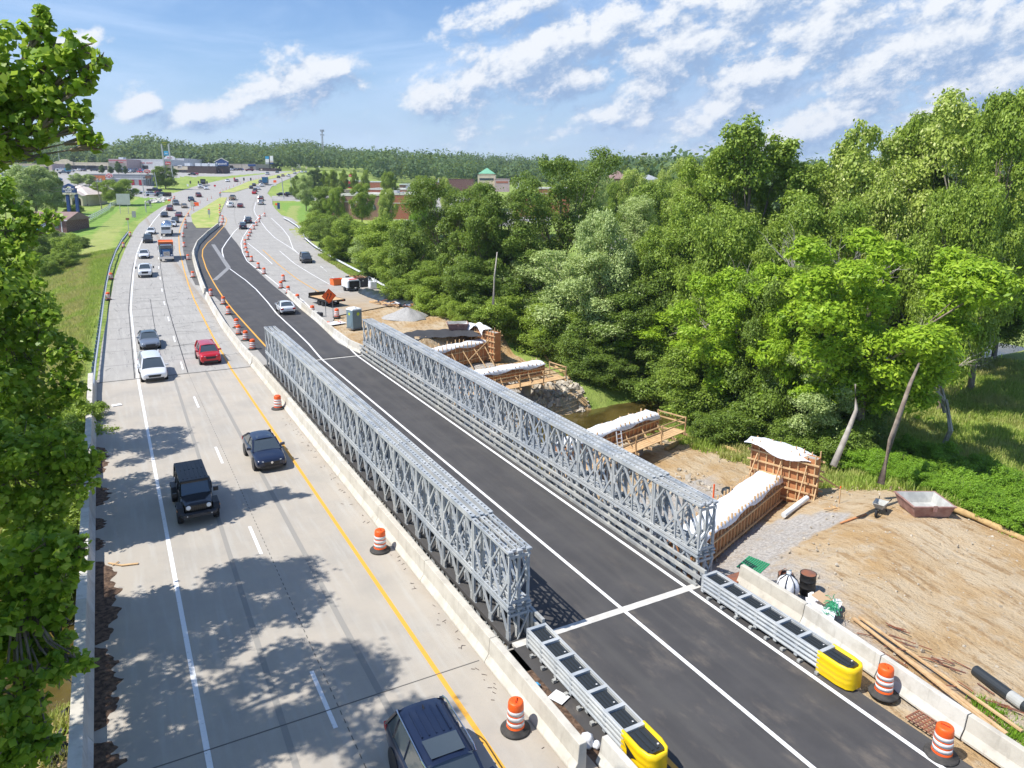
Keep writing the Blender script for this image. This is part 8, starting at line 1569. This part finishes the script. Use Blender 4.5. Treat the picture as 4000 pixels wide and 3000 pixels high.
bld('flat_roofed_store', 'long low store across the far lot behind the trees', 1560, 1700, 722, 745, 290, 14, 'brick_dark', 'roof_white', .3, trim='roof_white', feats=[(.1, .9, .3, 1.6, 'shade_dark', 'shop_front')]); bld('flat_roofed_store', 'dark red low store right of the far lot', 1700, 1850, 700, 720, 330, 14, 'brick_dark', 'roof_grey', .2, feats=[(.05, .1, .8, 2.4, 'sign_white', 'sign')])
t, W, H = bld('cream_tower_store', 'cream building with a green pyramid roof among the trees', 1866, 1935, 685, 716, 290, 12, 'stucco_cream', 'roof_pink', .2, feats=[(.1, .9, 1.2, 2., 'window_glass', 'window')]); roof_hip(t, .5, W-.5, 1, 9, H+.6, 2.3, 'roof_green', .4, 'green_roof'); part('wall', MB().use('stucco_cream').box(.6, W-.6, 1, 9, H, H+.58), t)
bld('cream_tower_store', 'pale low wing right of the green pyramid roof', 1932, 1990, 700, 718, 285, 10, 'stucco_pink', 'roof_pink', .2, feats=[(.1, .9, .3, 1.0, 'brick_red', 'plinth')])
t, W, H = bld('corner_shop', 'red brick shop with green awning and curved white parapet', 2016, 2225, 738, 800, 190, 14, 'brick_red', 'roof_white', .3, feats=[(.20, .46, 1.9, 2.7, 'awning_green', 'awning', 1.0), (.21, .45, .1, 1.8, 'shade_dark', 'shop_front', .1), (.0, .12, 1.9, 2.6, 'awning_green', 'awning', .8), (0, 1, 2.9, 3.05, 'trim_cream', 'stone_band')], trim='trim_cream')
part('curved_parapet', MB().use('sign_white').prism([(-.3, H), (W*.22, H)]+[(W*(.10+.12*math.cos(k_*PI/6)), H+.5+1.2*math.sin(k_*PI/6)) for k_ in range(7)], -.5, 2.5, 'y'), t)
t, W, H = bld('house', 'reddish hip roofed house top among the far trees', 2380, 2455, 698, 716, 230, 7, 'brick_brown', 'roof_brown', .02, base_extra=1); roof_hip(t, 0, W, 0, 9, H, 2.4, 'roof_brown'); t, W, H = bld('house', 'grey roofed house right of the reddish roof', 2505, 2575, 702, 714, 240, 7, 'stucco_white', 'roof_grey', .02, base_extra=1); roof_hip(t, 0, W, 0, 8, H, 1.6, 'roof_grey')
# tall signs
k = 330/FPX; c = Dp(664, 705, 330); t = thing('tall_twin_pole_sign', 'very tall twin pole sign with a green triangle on top', 'pole sign', tuple(c), -YAW)
part('pole', MB().use('pole_grey').bar((-14*k, 0, 0), (-22*k, 0, 138*k), .5), t); part('pole', MB().use('pole_grey').bar((12*k, 0, 0), (5*k, 0, 138*k), .5), t)
part('triangle_board', MB().use('sign_green').prism([(-24*k, 148*k), (8*k, 148*k), (-8*k, 125*k)], -.3, .3, 'y'), t); 
for j, (wd, sz) in enumerate((('SHAWNEE', 1.1), ('PLAZA', .9), ('NORTH', .7))): text(['EASTERN', 'PLAZA', 'SHOPS'][j] if False else ['------', '----', '---'][j], sz, 'sign_yellow', t, (-8*k, -.33, (144-j*7)*k), 'marks')
part('sign_panel', MB().use('sign_sky').box(-14*k, 3*k, -.25, .25, 95*k, 112*k), t); text('pets', .7, 'sign_white', t, (-5*k, -.28, 103*k)); part('sign_panel', MB().use('wall_grey').box(-12*k, 8*k, -.25, .25, 72*k, 82*k).use('sign_red').box(-12*k, 10*k, -.25, .25, 60*k, 71.5*k), t); text('Dairy', .9, 'sign_white', t, (-1*k, -.28, 65*k)); part('sign_panel', MB().use('stucco_pink').box(-8*k, 10*k, -.25, .25, 48*k, 59*k), t)
k = 400/FPX; c = Dp(1055, 662, 400); t = thing('tall_pole_sign', 'tall dark pole sign with white and blue tenant panels by the road bend', 'pole sign', tuple(c), -YAW); part('pole', MB().use('black_paint').box(-1.2*k, 1.2*k, -.2, .2, 0, 52*k), t)
for x0_, x1_, z0_, z1_, m_ in ((-16, -2, 40, 50, 'sign_sky'), (-16, -2, 27, 39.5, 'sign_white'), (-16, -2, 20, 26.5, 'roof_grey'), (2, 14, 33, 52, 'sign_white'), (2, 14, 27, 32.5, 'roof_pink'), (2, 14, 21, 26.5, 'sign_blue')): part('tenant_panel', MB().use(m_).box(x0_*k, x1_*k, -.3, .3, z0_*k, z1_*k), t)
def flat_sign(px, pyb, D, w_px, h_px, leg_px, m_, lb, nm='road_sign', legs=2, yaw=0., legm='pole_grey', word=None, wm='sign_white', grp=None, top=None):
    D = snapD(px, pyb, D); k = D/FPX; t = thing(nm, lb, 'road sign', tuple(Dp(px, pyb, D)), -(YAW+yaw), grp); w_ = w_px*k/2; z0 = leg_px*k; z1 = z0+h_px*k
    xs = (0,) if legs == 1 else (-w_*.6, w_*.6)
    for x_ in xs: part('post', MB().use(legm).box(x_-.06, x_+.06, .03, .13, -.5, z1), t)
    part('sign_face', MB().use(m_).box(-w_, w_, -.03, .03, z0, z1), t)
    if word: text(word, h_px*k*.45, wm, t, (0, -.05, (z0+z1)/2))
    if top: part('flag', MB().use(top).box(-w_*.8, w_*.8, -.04, .02, z1+.02, z1+.3), t)
    return t
k = 170/FPX; flat_sign(486, 835, 170, 53, 42, 35, 'sign_back', 'large pale green blank sign back on two posts', nm='highway_sign', legm='pole_grey'); flat_sign(570, 828, 160, 14, 25, 12, 'wall_grey', 'grey sign back leaning beside the stony kerb', yaw=.9); flat_sign(588, 812, 170, 9, 12, 14, 'shade_dark', 'small black sign beside the stony kerb', yaw=.3)
flat_sign(524, 850, 140, 15, 24, 1, 'wall_grey', 'grey cabinet like sign on the grass right of the blank sign'); flat_sign(502, 900, 118, 14, 8, 40, 'rust_steel', 'thin post with a small rusty bracket by the guardrail end', legs=1); flat_sign(624, 808-35, 205, 10, 10, 0, 'roof_grey', 'grey utility box on the grass corner')
flat_sign(653, 768, 215, 35, 16, 1, 'wall_brown', 'brown slatted barricade at the mouth of the left side road', nm='barricade'); flat_sign(630, 770, 222, 12, 12, 0, 'roof_grey', 'grey cabinet left of the brown barricade')
flat_sign(752, 820, 190, 12, 20, 15, 'tan_sign', 'tan sign with an arrow on the median before the orange net', legs=2); flat_sign(818, 852, 165, 9, 18, 14, 'roof_grey', 'grey sign with an orange top on the median grass', legs=1, top='sign_orange'); flat_sign(861, 775, 250, 8, 12, 8, 'roof_grey', 'small grey sign with orange top at the far median tip', legs=1, top='sign_orange')
flat_sign(840, 735, 300, 8, 7, 6, 'sign_red', 'small red wrong way sign on the far median', legs=1); flat_sign(734, 730, 300, 8, 9, 2, 'sign_white', 'small white sign on the left bank'); 
for i, (px, py) in enumerate([(744, 719), (776, 720), (809, 720), (916, 706), (953, 707), (980, 707)]): flat_sign(px, py, 300+i*4, 6, 11, 1.5, 'shade_dark' if i != 3 else 'sign_red', ['first', 'second', 'third', 'fourth', 'fifth', 'sixth'][i]+' dark plate from left hanging over the downhill road', nm='dark_sign', legs=1)
flat_sign(1167, 661, 420, 16, 15, 4, 'sign_white', 'white board sign by the crest at the wood edge'); flat_sign(1142, 668, 420, 5, 8, 5, 'stucco_cream', 'small cream sign left of the white board at the crest', legs=1); flat_sign(1197, 668, 420, 6, 8, 9, 'stucco_cream', 'small cream sign right of the white board at the crest', legs=1); flat_sign(1248, 668, 400, 6, 4, 14, 'sign_white', 'small white lamp board above the crest trees', legs=1)
flat_sign(1089, 820, 185, 10, 24, 4, 'sign_blue', 'blue service sign on the right verge', legs=2); flat_sign(1080, 822, 185, 8, 8, 20, 'sign_orange', 'small orange sign beside the blue service sign', legs=1); flat_sign(1074, 715, 310, 12, 9, 2, 'sign_orange', 'orange barricade on the right bank of the far road', nm='barricade'); flat_sign(1070, 727, 290, 20, 4, 1, 'roof_white', 'low white median marker on the far road'); flat_sign(662, 788, 200, 12, 6, 3, 'sign_orange', 'orange barricade at the end of the stony kerb', nm='barricade'); flat_sign(768, 805, 195, 18, 14, 1, 'sign_orange', 'orange safety netting on the median tip', nm='safety_net')
# poles and lamps
def pole(px, py0, py1, D, r0, m_, lb, nm='utility_pole', cat_='pole', arm=0, trans=False, lean=0.):
    D = snapD(px, py0, D); a = Dp(px, py0, D); b = Dp(px+lean, py1, D); t = thing(nm, lb, cat_, tuple(a), -YAW); h_ = b[2]-a[2]; part('pole', MB().use(m_).tube([(0, 0, -.5), (lean*D/FPX, 0, h_)], [r0, r0*.6], 8), t)
    if arm: part('cross_arm', MB().use(m_).box(-arm, arm, -.06, .06, h_-.6, h_-.45), t)
    if trans:
        for s_ in (-.5, .5): part('transformer', MB().use('pole_grey').lathe([(.28, 0), (.3, .1), (.3, .9), (.2, 1.05), (.001, 1.05)], 12, (s_, 0, h_-1.7)), t)
    return t
pole(400, 825, 690, 175, .16, 'wood_pole', 'utility pole with two transformers before the round tree', arm=1.0, trans=True, lean=-14); pole(224, 820, 728, 180, .16, 'wood_pole', 'leaning utility pole left of the bank sign', lean=-15); pole(96, 820, 705, 175, .16, 'wood_pole', 'utility pole left of the big maple', lean=-20); pole(234, 905, 862, 150, .07, 'sign_yellow', 'short yellow guard pole at the brown house corner', 'guard_pole')
pole(566, 766, 685, 215, .22, 'pole_grey', 'left of two tall steel signal poles at the side road', 'signal_pole', lean=-9); pole(618, 748, 672, 225, .22, 'pole_grey', 'right of two tall steel signal poles at the side road', 'signal_pole', lean=-9); pole(1109, 774, 695, 235, .24, 'pole_grey', 'nearer steel signal pole at the right of the junction', 'signal_pole', lean=-5); pole(1141, 753, 685, 260, .24, 'pole_grey', 'farther steel signal pole at the right of the junction', 'signal_pole', lean=-5)
pole(487, 712, 670, 300, .12, 'pole_grey', 'grey lamp post before the fast food shop', 'lamp_post', 'lamp post', lean=-3); pole(1306, 728, 670, 250, .14, 'wood_pole', 'wooden pole among the small shop trees'); pole(1358, 722, 680, 270, .08, 'sign_white', 'white flagpole beside the red flag', 'flagpole'); pole(1279, 722, 702, 260, .08, 'pole_grey', 'short lamp post left of the wooden pole', 'lamp_post', 'lamp post'); pole(946, 672, 640, 400, .15, 'wall_brown', 'brown lamp post before the beige store', 'lamp_post', 'lamp post'); pole(1282, 712, 672, 300, .08, 'black_paint', 'thin dark pole beside the wooden one', 'lamp_post')
pole(235, 655, 560, 560, .2, 'pole_grey', 'tall thin mast behind the cream shops', 'mast'); pole(52, 640, 585, 600, .2, 'pole_grey', 'thin mast at the far left meadow', 'mast')
t = thing('flag', 'red flag on the white flagpole', 'flag', tuple(Dp(1362, 690, 269)), -YAW); part('cloth', MB().use('sign_red').box(0, 1.0, -.02, .02, 0, .8).use('sign_white').box(0, .9, -.022, .022, .3, .4), t)
# overhead wires on the left
for i, (a, b, lb) in enumerate([((386, 690), (209, 735), 'upper overhead wire between the transformer pole and the leaning pole'), ((386, 700), (209, 750), 'lower overhead wire between the transformer pole and the leaning pole'), ((209, 745), (76, 712), 'overhead wire left of the leaning pole')]):
    A = Dp(*a, 175 if a[0] > 300 else 180); B_ = Dp(*b, 178); mid = (A+B_)/2-np.array([0, 0, .8]); tag(link('overhead_wire', MB().use('black_paint').tube([A, mid, B_], .035, 4).mesh('wire')), lb, 'wire')
# lattice tower on the hill
c = Dp(1262, 605, 800); k = 800/FPX; t = thing('lattice_tower', 'tall lattice cell tower on the wooded hill', 'tower', tuple(c), -YAW); mb = MB().use('pole_grey'); h_ = 96*k
for sx, sy in ((-1, -1), (1, -1), (0, 1)): mb.bar((sx*1.6, sy*1.4, -25), (sx*.5, sy*.45, h_), .35)
z_ = -25
while z_ < h_-2: f0 = 1.6-(z_+25)/(h_+25)*1.1; f1 = 1.6-(z_+27.5)/(h_+25)*1.1; mb.bar((-f0, -f0, z_), (f1, -f1, z_+2.5), .22).bar((f0, -f0, z_), (0, f1, z_+2.5), .2).bar((0, f0, z_), (-f1, -f1, z_+2.5), .2); z_ += 2.5
part('mast_frame', mb, t); a_ = MB().use('roof_grey')
for sx in (-1.9, -1.0, 1.0, 1.9): a_.box(sx-.25, sx+.25, -.3, .3, h_-2.5, h_)
for sx in (-1.7, 1.7): a_.box(sx-.25, sx+.25, -.3, .3, h_-6.5, h_-4.6)
a_.box(-2.2, 2.2, -.1, .1, h_-1.6, h_-1.2).box(-2, 2, -.1, .1, h_-5.8, h_-5.4); part('antennas', a_, t)
# white picket style fence by the lawn
def rail_fence(pts, lb, h_=1.1):
    t = thing('rail_fence', lb, 'fence', (0, 0, 0)); P = resample([tuple(p[:2]) for p in pts], 2.4); mb = MB().use('pvc_white')
    for a, b in zip(P[:-1], P[1:]):
        for zz in (.35, .7, 1.05): mb.bar((a[0], a[1], zg(*a[:2])+zz*h_), (b[0], b[1], zg(*b[:2])+zz*h_), .06, .16)
    part('rails', mb, t)
    for p in P: part('post', MB().use('pvc_white').box(p[0]-.07, p[0]+.07, p[1]-.07, p[1]+.07, zg(p[0], p[1])-.2, zg(p[0], p[1])+1.2*h_), t)
rail_fence([GT(*p) for p in [(312, 884), (345, 868), (385, 846), (425, 822), (435, 808), (460, 800)]], 'white rail fence crossing the mown lawn', 1.3)
# kerb rocks at the side road
def f6(r_): a = GT(590, 792); b = GT(655, 775); f = r_.random(); return a[0]+(b[0]-a[0])*f+r_.gauss(0, 1.2), a[1]+(b[1]-a[1])*f+r_.gauss(0, 1.6)
stones(160, f6, 'pale riprap stones along the side road ditch', 'riprap', 'joint_concrete', .3, .9, 12)
# billboards: blue shop sign, vent etc
flat_sign(265, 672, 420, 24, 12, 3, 'sign_sky', 'blue shop sign board before the cream shops', nm='shop_sign', legs=2)
# ---------------- worker ----------------
def person(loc, rz, label):
    t = thing('person', label, 'person', loc, rz)
    me = bpy.data.meshes.new('body'); J = {'pel': (0, 0, .95), 'sp': (0, .02, 1.2), 'ch': (0, .02, 1.38), 'nk': (0, .03, 1.50), 'hd': (0, .05, 1.60), 'tp': (0, .04, 1.74),
        'hl': (-.10, 0, .90), 'kl': (-.12, .03, .50), 'al': (-.13, 0, .09), 'tl': (-.14, .14, .04), 'hr': (.10, 0, .90), 'kr': (.12, .06, .50), 'ar': (.14, 0, .09), 'tr': (.15, .14, .04),
        'sl': (-.19, .02, 1.40), 'el': (-.27, .10, 1.17), 'wl': (-.12, .28, 1.30), 'fl': (-.06, .33, 1.36), 'sr': (.19, .02, 1.40), 'er': (.28, .10, 1.17), 'wr': (.12, .28, 1.30), 'fr': (.06, .33, 1.36)}
    rad = dict(pel=.15, sp=.13, ch=.16, nk=.06, hd=.095, tp=.07, hl=.10, kl=.06, al=.045, tl=.04, hr=.10, kr=.06, ar=.045, tr=.04, sl=.07, el=.045, wl=.03, fl=.035, sr=.07, er=.045, wr=.03, fr=.035)
    K = list(J); E_ = [('pel', 'sp'), ('sp', 'ch'), ('ch', 'nk'), ('nk', 'hd'), ('hd', 'tp'), ('pel', 'hl'), ('hl', 'kl'), ('kl', 'al'), ('al', 'tl'), ('pel', 'hr'), ('hr', 'kr'), ('kr', 'ar'), ('ar', 'tr'), ('ch', 'sl'), ('sl', 'el'), ('el', 'wl'), ('wl', 'fl'), ('ch', 'sr'), ('sr', 'er'), ('er', 'wr'), ('wr', 'fr')]
    me.from_pydata([J[k] for k in K], [(K.index(a), K.index(b)) for a, b in E_], []); me.update(); o = link('body', me, t); sk = o.modifiers.new('skin', 'SKIN'); me.skin_vertices if False else None
    for v_, k_ in zip(me.skin_vertices[0].data if me.skin_vertices else [], K): v_.radius = (rad[k_],)*2
    sb = o.modifiers.new('sub', 'SUBSURF'); sb.levels = sb.render_levels = 1
    return t, o
import bmesh as _b
def make_person(loc, rz, label):
    # one continuous body built from joined tapered limbs, remeshed into a single surface
    t = thing('person', label, 'person', loc, rz); mb = MB().use('trousers')
    mb.tube([(-.13, .13, .03), (-.13, -.02, .07), (-.12, .03, .5), (-.10, 0, .93)], [.045, .055, .07, .10], 10); mb.tube([(.14, .13, .03), (.14, -.02, .07), (.12, .05, .5), (.10, 0, .93)], [.045, .055, .07, .10], 10); mb.lathe([(.001, .82), (.16, .86), (.17, .98), (.14, 1.12), (.17, 1.30), (.19, 1.40), (.12, 1.48), (.055, 1.50), (.055, 1.56), (.08, 1.58), (.095, 1.66), (.08, 1.75), (.001, 1.79)], 16)
    for s_ in (-1, 1): mb.tube([(s_*.15, .0, 1.41), (s_*.22, .02, 1.38), (s_*.28, .10, 1.17), (s_*.14, .27, 1.30), (s_*.07, .32, 1.36)], [.06, .06, .048, .034, .035], 8)
    o = part('body', mb, t); rm = o.modifiers.new('r', 'REMESH'); rm.mode = 'VOXEL'; rm.voxel_size = .02; o.data.materials.clear(); o.data.materials.append(M('trousers'))
    part('vest', MB().use('vest_lime').lathe([(.185, .95), (.165, 1.12), (.19, 1.30), (.205, 1.40), (.14, 1.49), (.07, 1.5)], 16), t, True); part('helmet', MB().use('helmet_white').lathe([(.15, 1.70), (.12, 1.705), (.12, 1.75), (.10, 1.82), (.001, 1.86)], 14), t, True); part('face', MB().use('skin').lathe([(.001, 1.56), (.07, 1.58), (.098, 1.66), (.097, 1.70)], 14, (0, .004, 0)), t, True)
    return t
q = Dp(1853, 1278, 1.); P_ = GT(1853, 1285); pz = (16.2, 56.5, zg(16.2, 56.5)); make_person(pz, 2.6, 'worker in a lime vest with hands raised at the face, behind the far formwork')
# ---------------- air ----------------
hz = bpy.data.meshes.new('haze'); hb = MB().box(-1500, 1900, -300, 1850, -9, 150); hz.from_pydata(hb.v, [], hb.f); hm = bpy.data.materials.new('haze'); hm.use_nodes = True; nt = hm.node_tree; nt.nodes.clear()
pv = nt.nodes.new('ShaderNodeVolumePrincipled'); pv.inputs['Color'].default_value = (.72, .84, 1., 1); pv.inputs['Density'].default_value = HAZE; pv.inputs['Anisotropy'].default_value = .2; nt.links.new(pv.outputs[0], nt.nodes.new('ShaderNodeOutputMaterial').inputs['Volume']); hz.materials.append(hm)
stuff(link('haze', hz), 'thin blue summer haze over the far hills', 'haze')
scn.cycles.volume_bounces = 0; scn.cycles.max_bounces = 8; scn.cycles.transparent_max_bounces = 8
print('objects', len(bpy.data.objects))
